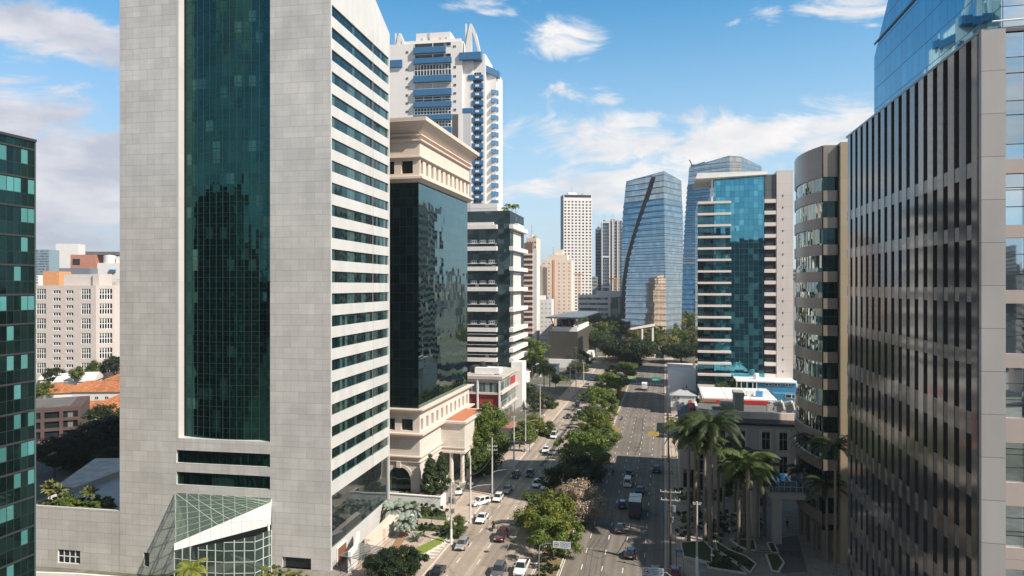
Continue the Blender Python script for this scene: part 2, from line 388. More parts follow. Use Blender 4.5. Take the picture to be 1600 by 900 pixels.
M_pave = panels('pavement', (0.42, 0.34, 0.275), 0.9, 0.9, 0.02, var=.1, stain=.3, rough=.9)
M_pave2 = panels('plaza_paving', (0.27, 0.24, 0.205), 1.6, 0.8, 0.03, var=.12, stain=.3, rough=.85)
M_kerb = plain('kerb_stone', (0.52, 0.49, 0.44), .9, var=.15)
M_paint = plain('road_paint', (0.62, 0.60, 0.56), .7, var=.35, scale=2)
M_soil = plain('red_soil', (0.17, 0.12, 0.06), 1, var=.45, scale=1.2)
M_grass = plain('lawn', (0.045, 0.065, 0.018), 1, var=.45, scale=2.5, bump=.6)
M_grassb = plain('bright_lawn', (0.15, 0.20, 0.03), 1, var=.35, scale=2.5, bump=.6)
def rstrip(name, c0, c1, s0, s1, z, mat, box=None):
    mb = MB()
    if box is None:
        n = int((s1-s0)/20)+1
        for i in range(n):
            a, b = s0+(s1-s0)*i/n, s0+(s1-s0)*(i+1)/n
            mb.face([(c0, a, z), (c1, a, z), (c1, b, z), (c0, b, z)])
    else: mb.box(c0, c1, s0, s1, box, z)
    return struct(mb.build(name, mat, rz=RZ))
SE = 560
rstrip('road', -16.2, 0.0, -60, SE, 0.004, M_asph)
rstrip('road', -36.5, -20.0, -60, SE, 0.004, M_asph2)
mb = MB(); mb.box(-19.85, -16.35, 60, 425, -.2, 0.15); struct(mb.build('median_soil', M_soil, rz=RZ))
for a, b in ((-16.35, -16.2), (-20.0, -19.85)):
    mb = MB(); mb.box(a, b, 60, 425, -.2, 0.17); struct(mb.build('kerb', M_kerb, rz=RZ))
for a, b in ((0.0, 0.18), (-36.68, -36.5)):
    mb = MB(); mb.box(a, b, 20, SE, -.2, 0.15); struct(mb.build('kerb', M_kerb, rz=RZ))
rstrip('pavement', 0.18, 5.4, 20, 440, 0.13, M_pave, box=-.2)
rstrip('pavement', -41.5, -36.68, 20, 440, 0.13, M_pave, box=-.2)
mb = MB()
def dash(c, s_, L=2.1, w=.15): mb.face([(c-w/2, s_, .008), (c+w/2, s_, .008), (c+w/2, s_+L, .008), (c-w/2, s_+L, .008)])
for c in (-12.95, -9.72, -6.48, -3.24):
    for i in range(60): dash(c, 101.2+6.95*i)
for c in (-33.0, -29.6, -26.35, -23.15):
    for i in range(60): dash(c, 99.5+6.95*i)
for c in (-15.95, -20.25): mb.face([(c-.07, 60, .008), (c+.07, 60, .008), (c+.07, 420, .008), (c-.07, 420, .008)])
for k in range(9): mb.face([(-40.4, 107+k*1.3, .135), (-37.0, 107+k*1.3, .135), (-37.0, 107.45+k*1.3, .135), (-40.4, 107.45+k*1.3, .135)])
for k in range(12): mb.face([(-15.6+k*1.3, 318, .008), (-15.0+k*1.3, 318, .008), (-15.0+k*1.3, 322, .008), (-15.6+k*1.3, 322, .008)])
for k in range(12): mb.face([(-15.6+k*1.3, 436, .008), (-15.0+k*1.3, 436, .008), (-15.0+k*1.3, 441, .008), (-15.6+k*1.3, 441, .008)])
struct(mb.build('lane_markings', M_paint, rz=RZ))
# longitudinal repair patch on the left carriageway
mb = MB()
for k in range(12):
    a = -30.2+.35*math.sin(k*.9); b = -30.2+.35*math.sin((k+1)*.9)
    mb.face([(a-.5, 168+k*6, .007), (a+.6, 168+k*6, .007), (b+.6, 174+k*6, .007), (b-.5, 174+k*6, .007)])
struct(mb.build('road_patch', plain('patch_asphalt', (.075, .07, .066), .9), rz=RZ))
# cross street at the end of the avenue
mb = MB(); mb.face([(-200, 446, .010), (200, 446, .010), (200, 470, .010), (-200, 470, .010)]); struct(mb.build('road', M_asph, rz=RZ))
# plaza on the right
mb = MB(); mb.face([(5.4, 20, .12), (70, 20, .12), (70, 156, .12), (5.4, 156, .12)]); struct(mb.build('plaza', M_pave2, rz=RZ))

# ------------------------------------------------------------------ grey stone tower, left foreground
RT = R(-9.9)
A = Bld('stone_tower', 'tall grey stone office tower with a recessed curved teal glass bay and strip windows', 'building', -28.6, 107.7, RT)
XL = A.lx(187); YD = 26.7
s0, s1 = A.lx(275.5), A.lx(422)
zs = lambda y: A.z(y, s0, 0)
ZT = 107.0
zb = [zs(703), zs(723), zs(737), zs(757)]
ent = (A.lx(273.5), A.lx(424), -3.5, zs(770))
holes = [(s0, s1, zs(684.5), ZT), (s0, s1, zb[1], zb[0]), (s0, s1, zb[3], zb[2]), ent,
         (A.lx(224), A.lx(233), -1.6, 0.75), (A.lx(441), A.lx(486), 0.0, 1.75)]
mb = MB(); facade(mb, (0, 0), 0, XL, 0, -3.5, ZT, holes[1:], 0.35, 0)
# the tall slot is cut through the top: rebuild the wall without it
mb = MB()
facade(mb, (0, 0), 0, XL, 0, -3.5, zs(684.5), holes[1:], 0.35, 0)
for a, b in ((XL, s0), (s1, 0)): mb.face([(a, 0, zs(684.5)), (b, 0, zs(684.5)), (b, 0, ZT), (a, 0, ZT)])
REC = 1.5
for x in (s0, s1): mb.face([(x, 0, zs(684.5)), (x, REC+3, zs(684.5)), (x, REC+3, ZT), (x, 0, ZT)], 1)
mb.face([(s0, 0, zs(684.5)), (s1, 0, zs(684.5)), (s1, REC+3, zs(684.5)), (s0, REC+3, zs(684.5))], 1)
mb.face([(XL, YD, -3.5), (XL, 0, -3.5), (XL, 0, ZT), (XL, YD, 94.5)])
mb.face([(0, YD, -3.5), (XL, YD, -3.5), (XL, YD, 94.5), (0, YD, 94.5)])
mb.face([(XL, 0, ZT), (s0, 0, ZT), (s0, REC+3, 105.6), (s1, REC+3, 105.6), (s1, 0, ZT), (0, 0, ZT), (0, YD, 94.5), (XL, YD, 94.5)])
A.part('wall', mb, [M_stone, M_stone_lit])
# right-hand side wall: 22 strip windows and a big glazed panel; the coping slopes down to the back
mb = MB(); t0 = 89.6; rows = [(t0-3.52*k-1.78, t0-3.52*k) for k in range(22)]
wy0, wy1 = 0.42, YD-.55
gz0, gz1 = 3.3, 11.8
hs = [(wy0, wy1, a, b) for a, b in rows] + [(wy0, wy1, gz0, gz1)]
facade(mb, (0, 0), math.pi/2, 0, YD, -3.5, 92.0, hs, 0.3, 0)
mb.face([(0, 0, 92), (0, YD, 92), (0, YD, 94.5), (0, 0, ZT)])
A.part('side_wall', mb, [M_stone_lit])
for a, b in rows:
    bm_ = MB(); bm_.face([(-.28, wy0, a), (-.28, wy1, a), (-.28, wy1, b), (-.28, wy0, b)])
    o = A.part('window', bm_, M_bandg)
M_bigg = glass('showcase_glass', (0.10, 0.13, 0.14), None, 6.5, 9, 0, 0.85, 0.03, 0.004, 0.03, .12, line=(.02, .02, .02), lw=.08, lh=0)
bm_ = MB(); bm_.face([(-.28, wy0, gz0), (-.28, wy1, gz0), (-.28, wy1, gz1), (-.28, wy0, gz1)]); A.part('showcase_window', bm_, M_bigg)
mb = MB(); mb.box(-.12, .02, wy0+(wy1-wy0)*.68, wy0+(wy1-wy0)*.68+.05, 11.9, 92); A.part('downpipe', mb, plain('rust_red', (.30, .20, .17), .7))
# curved glass in the slot
mb = MB(); NS = 13
def arcp(i):
    u = i/NS; x = s0+.75+(s1-s0-.75)*u; return x, REC-1.15*(1-(2*u-1)**2)+0.1
for i in range(NS):
    (xa, ya), (xb, yb) = arcp(i), arcp(i+1)
    mb.face([(xa, ya, zs(684.5)+.02), (xb, yb, zs(684.5)+.02), (xb, yb, ZT-1), (xa, ya, ZT-1)])
A.part('curved_glass', mb, M_slotg)
mb = MB()
for i in range(NS+1):
    x, y = arcp(i); mb.box(x-.03, x+.03, y-.07, y+.02, zs(684.5)+.03, ZT-1)
z = zs(684.5)+1.76
while z < ZT-1.5:
    for i in range(NS):
        (xa, ya), (xb, yb) = arcp(i), arcp(i+1)
        mb.hexa([(xa, ya-.05, z), (xb, yb-.05, z), (xb, yb, z), (xa, ya, z), (xa, ya-.05, z+.05), (xb, yb-.05, z+.05), (xb, yb, z+.05), (xa, ya, z+.05)])
    z += 1.76
A.part('mullions', mb, plain('teal_frame', (.015, .05, .048), .4))
mb = MB(); mb.box(s0, s0+.42, -.03, REC-.1, zs(684.5)+.02, ZT-1); A.part('reveal_trim', mb, M_stone_lit)
for a, b in ((zb[1], zb[0]), (zb[3], zb[2])):
    bm_ = MB(); bm_.face([(s0, .34, a), (s1, .34, a), (s1, .34, b), (s0, .34, b)]); A.part('window', bm_, M_slotg)
bm_ = MB(); bm_.face([(A.lx(441), .34, 0), (A.lx(486), .34, 0), (A.lx(486), .34, 1.75), (A.lx(441), .34, 1.75)]); A.part('window', bm_, M_panedark)
bm_ = MB(); bm_.face([(A.lx(224), .34, -1.6), (A.lx(233), .34, -1.6), (A.lx(233), .34, .75), (A.lx(224), .34, .75)]); A.part('door', bm_, M_dark)
# entrance hall: glazed lean-to with a space frame roof and a white wedge fascia
eL, eR, _, ez = ent
AL = Vector((eL, -.02, ez)); AR = Vector((eR, -.02, ez))
Tw = PD(272, 104.5, ZZ(850, 104.5)); 
def toloc(p): q = Vector((p[0]-A.ox, p[1]-A.oy)); c, s_ = math.cos(-A.r), math.sin(-A.r); return Vector((q.x*c-q.y*s_, q.x*s_+q.y*c, p[2]))
T = toloc(Tw)
FR0 = Vector((eR+.45, -1.1, ez-.3)); FR1 = Vector((eR+.4, -1.3, ez-3.9))
fas = MB(); o2 = Vector((0, .35, 0))
fas.hexa([T+Vector((0, 0, -1.0)), FR1, FR1+o2, T+Vector((0, 0, -1.0))+o2*1.2, T+Vector((0, 0, .05)), FR0, FR0+o2, T+Vector((0, 0, .05))+o2*1.2])
A.part('fascia', fas, panels('white_cladding', (.72, .72, .71), 1.5, 8, .03, var=.03, offset=0, rough=.35, stain=.06))
m, t, p = newmat('canopy_glass')
p.inputs['Base Color'].default_value = (.35, .45, .40, 1); p.inputs['Roughness'].default_value = .08
tr = t.n('ShaderNodeBsdfTransparent', {0: (.62, .72, .66, 1)}); ms = t.n('ShaderNodeMixShader', {0: .42, 1: tr.outputs[0], 2: p.outputs[0]})
ms.inputs[0].default_value = .2
t.set(m.node_tree.nodes['Material Output'].inputs[0], ms); M_cg = m
mb = MB(); mb.face([AL, T+Vector((.1, .1, .02)), FR0+Vector((0, .1, .02)), AR]); A.part('canopy_glass', mb, M_cg)
m, t, p = newmat('hall_glass')
p.inputs['Base Color'].default_value = (.10, .15, .14, 1); p.inputs['Roughness'].default_value = .04
tr = t.n('ShaderNodeBsdfTransparent', {0: (.40, .48, .45, 1)}); ms = t.n('ShaderNodeMixShader', {0: .35, 1: tr.outputs[0], 2: p.outputs[0]})
t.set(m.node_tree.nodes['Material Output'].inputs[0], ms); M_hg = m
M_truss = plain('truss_paint', (.55, .60, .52), .5, var=.05)
mb = MB()
def onroof(a, b):   # a along the wall, b from the wall to the front edge
    e0 = AL.lerp(AR, a); e1 = T.lerp(FR0, a); return e0.lerp(e1, b)
for i in range(9):
    a = i/8; p0 = onroof(a, 0)+Vector((0, 0, -.15)); p1 = onroof(a*.98, 1)+Vector((0, .4, -.15)); q0 = p0+Vector((0, 0, -1.1)); q1 = p1+Vector((0, 0, -1.1)) 
    mb.tube(p0, p1, .07, n=5); mb.tube(q0, q1, .05, n=5)
    k = 6
    for j in range(k):
        mb.tube(p0.lerp(p1, j/k), q0.lerp(q1, (j+.5)/k), .045, n=4); mb.tube(q0.lerp(q1, (j+.5)/k), p0.lerp(p1, (j+1)/k), .045, n=4)
for j in range(1, 7):
    pts = [onroof(i/8, j/7)+Vector((0, 0, -.1)) for i in range(9)]
    for i in range(8): mb.tube(pts[i], pts[i+1], .05, n=4)
for j in range(7):
    mb.tube(onroof(j/8, 0), onroof(min(1, j/8+.45), 1), .04, n=4)
A.part('roof_truss', mb, M_truss)
mb = MB(); k = 10; gl = MB()
pts = [toloc(PD(272.5, 104.8)), toloc(PD(310, 103.8)), toloc(PD(350, 103.3)), toloc(PD(398, 103.5)), toloc(PD(424, 106.2))]
def top(px_i):  # fascia underside above each corner
    return [T.z-1.0, ][0]
tops = []
for q in pts:
    a = (q.x-T.x)/(FR1.x-T.x); tops.append(T.z-1.0 + (FR1.z-(T.z-1.0))*max(0, min(1, a)))
for i in range(len(pts)-1):
    a, b = pts[i], pts[i+1]
    gl.face([(a.x, a.y, -2), (b.x, b.y, -2), (b.x, b.y, tops[i+1]), (a.x, a.y, tops[i])])
    n = 3 if i < 3 else 2
    for j in range(n+1):
        q = a.lerp(b, j/n); tp = tops[i]+(tops[i+1]-tops[i])*j/n; mb.box(q.x-.06, q.x+.06, q.y-.08, q.y+.08, -2, tp)
    for z in (-.2, 1.5, 3.2, 4.9, 6.2):
        if z < min(tops[i], tops[i+1]): mb.tube((a.x, a.y, z), (b.x, b.y, z), .06, n=4)
A.part('hall_glass', gl, M_hg); A.part('hall_frame', mb, plain('pale_frame', (.5, .54, .50), .5))
mb = MB(); mb.path([(eR+.25, -1.3, ez-3.6), (eR+.5, -1.6, 5.5), (eR+.6, -1.8, 3), (eR+.65, -1.8, -1)], .16, 6); A.part('corner_post', mb, M_white)
mb = MB(); mb.box(eL, eR, 6, 6.2, -3, ez); mb.box(eL, eR, .35, 6, -2.2, -2.0); mb.box(eL-.2, eL, .3, 6, -3, ez); mb.box(eR, eR+.2, .3, 6, -3, ez); A.part('lobby_wall', mb, plain('lobby_wall', (.22, .21, .20), .7))
mb = MB()
for k in range(3): mb.lathe([(.0, -1.2), (.9, -1.15), (1.0, -.4), (.3, .1), (0, .12)], 12, (eL+5+k*2.6, -4.2))
A.part('lobby_desk', mb, M_grey)
# podium to the left of the tower with roof garden
XP = A.lx(40)
zp = 7.4
w0, w1 = A.lx(90), A.lx(125)
PB = Bld('podium', 'low grey stone podium with planted roof left of the stone tower', 'building', A.ox, A.oy, RT)
mb = MB(); facade(mb, (0, .03), 0, XP, XL-.02, -4, zp, [(w0, w1, -2.1, .2)], .3)
mb.face([(XP, 26, -4), (XP, .03, -4), (XP, .03, zp), (XP, 26, zp)]); mb.face([(XP, .03, zp), (XL, .03, zp), (XL, .45, zp), (XP, .45, zp)])
mb.face([(XP, .45, zp), (XL, .45, zp), (XL, .45, zp-1), (XP, .45, zp-1)]); mb.face([(XP, .45, zp-1), (XL, .45, zp-1), (XL, 26, zp-1), (XP, 26, zp-1)])
mb.face([(XL, 26, -4), (XP, 26, -4), (XP, 26, zp-1), (XL, 26, zp-1)])
PB.part('wall', mb, [M_stone])
PB.win(wmesh(w1-w0, 2.3, M_panedark, M_frame, 4, 2, .16), (0, .03), 0, w0, -2.1, .22); PB.flush()
M_awn = plain('grey_awning', (.66, .58, .52), .8, var=.35, scale=.5)
AWN = thing('awning', 'sloping grey flat awning on posts over the podium terrace', 'awning', A.e.location, RT)
a = [toloc(PD(88, 133, ZZ(759, 133))), toloc(PD(200, 131, ZZ(765, 131))), toloc(PD(200, 152, ZZ(716, 152))), toloc(PD(149, 152, ZZ(716, 152)))]
th = Vector((0, 0, .2)); mb = MB(); mb.hexa([q-th for q in a]+a); mb.build('cover', M_awn, AWN)
for q in a[:2]:
    mb = MB(); mb.tube((q.x+.3, q.y+.3, 6.4), (q.x+.3, q.y+.3, q.z-.1), .1); mb.build('post', M_dark, AWN)

# ------------------------------------------------------------------ classical dark-glass office block
RB = R(-13)
B = Bld('classical_office', 'dark green mirror glass office block with a deep cream classical cornice and base', 'building', -19.2, 142, RB)
DB = B.ly(733, 0); WB = -30
zc = lambda y: B.z(y)
M_cream = panels('cream_stone', (.62, .515, .43), 2.6, 1.3, .015, (.45, .37, .31), .03, .6, .08)
M_base = panels('base_stone', (.62, .56, .50), 1.6, .62, .02, (.42, .38, .34), .04, .6, .16)
M_dg = glass('mirror_green', (.115, .22, .22), (.125, .235, .235), 1.5, 1.98, .25, 1.0, .02, .006, .04, .12, line=(.03, .06, .06), lw=.03, lh=.03, vary=.03, altmetal=1)
M_dgf = glass('green_front', (.030, .075, .078), (.05, .11, .11), 1.5, 1.98, .15, 1.0, .03, .004, .03, .16, line=(.01, .02, .02), lw=.05, lh=.05, altmetal=1)
mb = MB(); mb.box(WB, -.35, .35, DB-.35, 18.5, 66.8, 0)
B.part('side_glass', mb, [M_dg])
mb = MB(); mb.box(WB, -.4, .15, .3, 18.6, 66.6); B.part('front_glass', mb, [M_dgf])
mb = MB()
hs = [(B.lx(627)-0.0, B.lx(645), 68.5, 71.2), (B.lx(605), B.lx(616), 68.5, 71.2)]
facade(mb, (0, 0), 0, WB, 0, 67.3, 78, hs, .6, 0)
pil = DB/11
hs = [(.55+i*pil, .55+i*pil+pil*.45, 68.5, 71.3) for i in range(11)]
facade(mb, (0, 0), math.pi/2, 0, DB, 67.3, 78, hs, .8, 0)
mb.face([(0, DB, 67), (WB, DB, 67), (WB, DB, 78), (0, DB, 78)])
B.part('attic_wall', mb, [M_cream])
mb = MB(); mb.box(WB+.1, -.9, .9, DB-.1, 67.5, 77); B.part('attic_glass', mb, M_panedark)
mb = MB()
def ring(z0, z1, a, b): mb.frus(WB, 0, 0, DB, z0, z1, a, b)
ring(66.6, 67.3, .15, .7); ring(67.3, 67.75, .9, .9); ring(67.75, 68.0, .5, .45)
ring(71.55, 71.75, .3, .35); ring(71.75, 71.98, .5, .5)
ring(75.0, 75.2, .2, .5); ring(75.2, 75.5, .55, .55); ring(76.0, 76.25, .25, .6); ring(76.25, 76.5, .65, .65)
ring(77.0, 78.9, .3, 2.0); ring(78.9, 79.7, 2.15, 2.2)
B.part('cornice', mb, M_cream)
mb = MB(); mb.box(WB+.5, -.5, .5, DB-.5, 79.7, 79.75); B.part('roof', mb, M_roof)
# base
mb = MB()
hs = [(B.lx(627), B.lx(645), 14.8, 17.2), (B.lx(605), B.lx(617), 14.8, 17.2)]
facade(mb, (0, 0), 0, WB, 0, 8.8, 18.6, hs, .6)
pl = DB/11
facade(mb, (0, 0), math.pi/2, 0, DB, 0, 18.6, [(.6+i*pl, .6+i*pl+pl*.45, 14.8, 17.2) for i in range(11)], .6)
# arched bay on the front, wall cut round the arch
ac, ar, az0 = B.lx(624), 2.55, 4.6
xa, xb = ac-ar, ac+ar
mb.face([(WB, 0, 0), (xa, 0, 0), (xa, 0, 8.8), (WB, 0, 8.8)]); mb.face([(xb, 0, 0), (0, 0, 0), (0, 0, 8.8), (xb, 0, 8.8)])
prev = None
for i in range(17):
    th_ = math.pi*i/16; q = (ac-ar*math.cos(th_), az0+ar*math.sin(th_))
    if prev:
        mb.face([(prev[0], 0, prev[1]), (q[0], 0, q[1]), (q[0], 0, 8.8), (prev[0], 0, 8.8)])
        mb.face([(prev[0], 0, prev[1]), (prev[0], .9, prev[1]), (q[0], .9, q[1]), (q[0], 0, q[1])])
    prev = q
mb.face([(xa, 0, 0), (xa, .9, 0), (xa, .9, az0), (xa, 0, az0)]); mb.face([(xb, 0, 0), (xb, 0, az0), (xb, .9, az0), (xb, .9, 0)])
mb.face([(0, DB, 0), (WB, DB, 0), (WB, DB, 18.6), (0, DB, 18.6)])
B.part('base_wall', mb, [M_base])
mb = MB(); mb.box(WB+.1, -.7, .95, DB-.1, .1, 18); B.part('base_glass', mb, glass('base_dark_glass', (.05, .08, .08), None, 1.4, 2, 0, .8, .05))
mb = MB()
ring(18.6, 19.2, .5, .9); ring(19.2, 19.45, 1.05, 1.05); ring(13.5, 14.1, .5, 1.1); ring(14.1, 14.4, 1.2, 1.2)
ring(9.0, 9.3, .2, .5); ring(9.3, 9.55, .55, .55); ring(8.2, 8.45, .3, .35)
B.part('ledge', mb, M_cream)
mb = MB()
for i in range(16):
    a0, a1 = math.pi*i/16, math.pi*(i+1)/16
    f = lambda r, a, y: (ac-r*math.cos(a), y, az0+r*math.sin(a))
    mb.hexa([f(ar, a0, -.18), f(ar+.65, a0, -.18), f(ar+.65, a0, .0), f(ar, a0, 0), f(ar, a1, -.18), f(ar+.65, a1, -.18), f(ar+.65, a1, 0), f(ar, a1, 0)])
mb.box(ac-.45, ac+.45, -.5, 0, az0+ar-.1, az0+ar+1.2)
B.part('arch_moulding', mb, M_base)
# two niches on the street side
for k in (6.5, 10.3):
    mb = MB(); mb.loft([[(0.02, k-1.1*math.cos(i*math.pi/10), max(3.0, 6.0+1.1*math.sin(i*math.pi/10))) for i in range(11)]+[(0.02, k+1.1, 3), (.02, k-1.1, 3)],
                        [(0.06, k-1.1*math.cos(i*math.pi/10), max(3.0, 6.0+1.1*math.sin(i*math.pi/10))) for i in range(11)]+[(0.06, k+1.1, 3), (.06, k-1.1, 3)]])
    B.part('niche', mb, M_conc)
# portico
y0 = B.ly(689, 0); y1 = y0+16; PX = 5.6
mb = MB(); mb.box(0, PX, y0, y1, 7.5, 13.4); mb.frus(0.4, PX, y0, y1, 13.4, 14.0, .1, .5); mb.frus(.4, PX, y0, y1, 14.0, 14.45, .6, .6); mb.frus(.2, PX, y0, y1, 7.2, 7.6, .15, .15); mb.frus(.2, PX, y0, y1, 8.3, 8.55, .15, .15)
B.part('portico', mb, M_base)
for x, y in ((PX-.7, y0+.7), (PX-3.3, y0+.7), (PX-.7, y0+5.5), (PX-.7, y0+10.3), (PX-.7, y0+15.2)):
    mb = MB(); mb.box(x-.65, x+.65, y-.65, y+.65, 0, .6); mb.lathe([(.55, .6), (.5, 1), (.44, 6.6), (.6, 7.0), (.65, 7.2)], 14, (x, y)); B.part('column', mb, M_base)
mb = MB(); mb.box(.9, PX-.3, y0+.5, y1-.4, 14.45, 14.52); B.part('terrace_roof', mb, plain('terracotta', (.42, .155, .075), .8, var=.15, scale=2))
# raised terrace in front
TB = Bld('terrace_wall', 'long white rendered retaining wall in front of the arched bay', 'wall', B.ox, B.oy, RB)
mb = MB(); mb.box(-22, 6.1, -4.4, -4.0, 0, 2.75); mb.box(5.7, 6.1, -4.0, -1.0, 0, 2.75); mb.box(-22.1, 6.25, -4.5, -3.9, 2.75, 2.9); TB.part('wall', mb, M_white)
mb = MB(); mb.box(-22, 5.7, -4.0, -.01, 0, 2.0); mb.box(.01, 5.7, -.01, 8, 0, 2.0); TB.part('terrace_floor', mb, M_pave2)
# ------------------------------------------------------------------ white and blue apartment tower
C1 = Bld('apartment_tower', 'tall white apartment tower with blue balcony fronts and pointed white roof sails', 'building', PD(608, 300).x, 300, R(-9))
X = lambda px: C1.lx(px)
zt = lambda y: C1.z(y, 12, 0)
M_wh = plain('white_render', (.70, .67, .64), .7, var=.06, scale=.15)
M_blue = plain('blue_balcony', (.035, .135, .27), .4, var=.12, scale=.8)
M_shade = plain('loggia_wall', (.42, .40, .38), .8)
DC = 20
mb = MB()
mb.box(X(608), X(722), 0, DC, 0, zt(68)); mb.box(X(722), X(738), 1.5, DC, 0, zt(84)); mb.box(X(738), X(756), 3, DC, 0, zt(86)); mb.box(X(756)-.01, X(771.5), 6, DC+2, 0, zt(108))
mb.box(X(648), X(702), 2, 14, zt(68), zt(50)); mb.box(X(632), X(720), .8, 15, zt(68), zt(63))
C1.part('wall', mb, M_wh)
mb = MB()
for (a, b, top_, base) in ((616, 637, 49, 91), (726, 750.5, 41, 86)):
    mb = MB()
    xa, xb = X(a), X(b); xm = xa+(xb-xa)*.38; z0, z1 = zt(base), zt(top_)
    L = [(xa, z0), (xa+(xm-xa)*.45, z0+(z1-z0)*.62), (xm-.35, z1-.3), (xm+.4, z1-.3), (xb-(xb-xm)*.42, z0+(z1-z0)*.62), (xb, z0), (xb-1.0, z0), (xb-(xb-xm)*.55-.4, z0+(z1-z0)*.52), (xm+.6, z0+(z1-z0)*.70), (xm+.5, z0)]
    mb.loft([[(p, .2, q) for p, q in L], [(p, 1.6, q) for p, q in L]])
    mb.loft([[(xa+.1, .6+3.2*t_, z0+(z1-z0)*(1-t_)**1.6) for t_ in (0, .25, .5, .75, 1)]+[(xa+.1, .6, z0)], [(xa+.9, .6+3.2*t_, z0+(z1-z0)*(1-t_)**1.6) for t_ in (0, .25, .5, .75, 1)]+[(xa+.9, .6, z0)]])
    C1.part('roof_sail', mb, M_wh)
wm = wmesh(1.25, 1.05, M_panedark, M_frame, 2, 1, .08)
# centre loggias
bands = [(76, 85), (93, 101), (120, 130), (141, 151), (161, 169), (181, 189), (201, 209), (221, 229), (241, 249)]
for i, (a, b) in enumerate(bands):
    x0, x1 = X(647), X(706 if i else 697)
    mb = MB(); mb.box(x0, x1, -1.3, -1.15, zt(b), zt(a)); mb.box(x0, x0+.15, -1.15, 0, zt(b), zt(a)); mb.box(x1-.15, x1, -1.15, 0, zt(b), zt(a)); mb.box(x0+.15, x1-.15, -1.15, -.01, zt(b), zt(b)+.2)
    C1.part('balcony', mb, M_blue)
zg = [(102, 119, 'g'), (86, 92, 'd'), (68.5, 75, 'd'), (131, 140, 'o'), (152, 160, 'g2'), (170, 180, 'g'), (190, 200, 'g'), (210, 220, 'g')]
for a, b, k in zg:
    h = zt(a)-zt(b)
    if k in ('g', 'g2'): me = wmesh(X(705)-X(648), h, M_panedark, M_frame, 12 if k == 'g' else 4, 2, .28)
    else: me = wmesh(X(705)-X(648), h, M_shade if k == 'o' else M_panedark, M_frame, 2, 1, .3)
    put(me, 'loggia', C1.e, (X(648), -.12, zt(b)), 0)
for y in (110, 124, 137.5, 150.5, 163, 176): 
    for px in (634, 708.5):
        C1.win(wm, (0, 0), 0, X(px), zt(y), -.06)
C1.win(wm, (0, 0), 0, X(634), zt(83), -.06); C1.win(wm, (0, 0), 0, X(708), zt(78), -.06)
# narrow balcony column on the right
y = 121; st = 13.25
k = 0
while y < 330:
    x0, x1 = X(736 if k else 730), X(753.5)
    mb = MB(); mb.box(x0, x1, 1.2, 1.35, zt(y+6.5), zt(y-1)); mb.box(x1-.15, x1, 1.35, 3, zt(y+6.5), zt(y-1)); mb.box(x0, x1-.15, 1.35, 2.95, zt(y+6.5), zt(y+5.7)); C1.part('balcony', mb, M_blue)
    mb = MB(); mb.box(X(742), X(747.5), 1.02, 1.18, zt(y+4.4), zt(y+1.2)); C1.part('planter_box', mb, M_wh)
    C1.win(wmesh(3.2, 1.25, M_panedark, M_frame, 3, 1, .1), (0, 3), 0, X(738.5), zt(y-2), .0-.05)
    y += st; k += 1
y = 140
while y < 330:
    x0, x1 = X(764), X(776)
    mb = MB(); mb.hexa([(x0, 4.8, zt(y+7)), (x1-.6, 6.4, zt(y+7)), (x1-.6, 8.4, zt(y+7)), (x0, 6, zt(y+7)), (x0, 4.8, zt(y)), (x1-.6, 6.4, zt(y)), (x1-.6, 8.4, zt(y)), (x0, 6, zt(y))]); C1.part('balcony', mb, M_blue)
    y += 13.25
mb = MB(); mb.hexa([(X(756), 4.2, zt(113)), (X(776), 6.0, zt(121)), (X(776), 9, zt(121)), (X(756), 8, zt(113)), (X(756), 4.2, zt(102)), (X(776), 6.0, zt(111)), (X(776), 9, zt(111)), (X(756), 8, zt(102))]); C1.part('balcony', mb, M_blue)
mb = MB(); mb.box(X(718), X(752), -.9, 3, zt(98), zt(87)); C1.part('balcony', mb, M_blue)
mb = MB(); mb.box(X(600), X(629), -.9, 1, zt(104), zt(93)); C1.part('balcony', mb, M_blue)
mb = MB(); mb.box(X(716), X(738), .2, 1.5, zt(179.5), zt(172)); C1.part('balcony', mb, M_blue)
mb = MB(); mb.box(X(706.5), X(716), -.04, .0, zt(330), zt(181)); C1.part('dark_panel', mb, plain('dark_render', (.09, .085, .085), .8))
mb = MB(); mb.box(X(716), X(735.5), .3, 1.5, 0, zt(180)); C1.part('stair_wall', mb, plain('lilac_render', (.50, .49, .50), .8, var=.05))
for px in (655, 666, 684, 693): C1.win(wmesh(1.1, 1.1, M_shade, M_frame, 1, 1, .1), (0, 2), 0, X(px), zt(62), -.05)
mb = MB(); mb.tube((X(670), 1.6, zt(66)), (X(670), 1.6, zt(47)), .12, n=6); C1.part('mast', mb, M_grey)
C1.flush()

# ------------------------------------------------------------------ black block with white balconies
D1 = Bld('balcony_block', 'black clad residential block with white slab balconies and palms on its roof', 'building', PD(797, 255).x, 255, R(-12))
x0 = D1.lx(722); yd = D1.ly(818.5, 0); zt = lambda y: D1.z(y)
M_blk = glass('black_cladding', (.040, .068, .072), (.06, .10, .105), 2.4, 1.9, .25, .55, .18, .006, line=(.008, .012, .016), lw=.05, lh=.05)
mb = MB(); mb.box(x0, 0, 0, yd, 0, zt(329)); D1.part('wall', mb, M_blk)
mb = MB()
for i in range(24): mb.box(x0+i*.65, x0+i*.65+.06, .1, .16, zt(329), zt(329)+1.1)
mb.box(x0, 0, .08, .18, zt(329)+1.05, zt(329)+1.15); D1.part('railing', mb, M_grey)
M_slab = plain('balcony_slab', (.66, .63, .60), .7, var=.08)
ysl = [351, 385, 416.5, 448.5, 480.5, 512, 527, 543.5, 559]
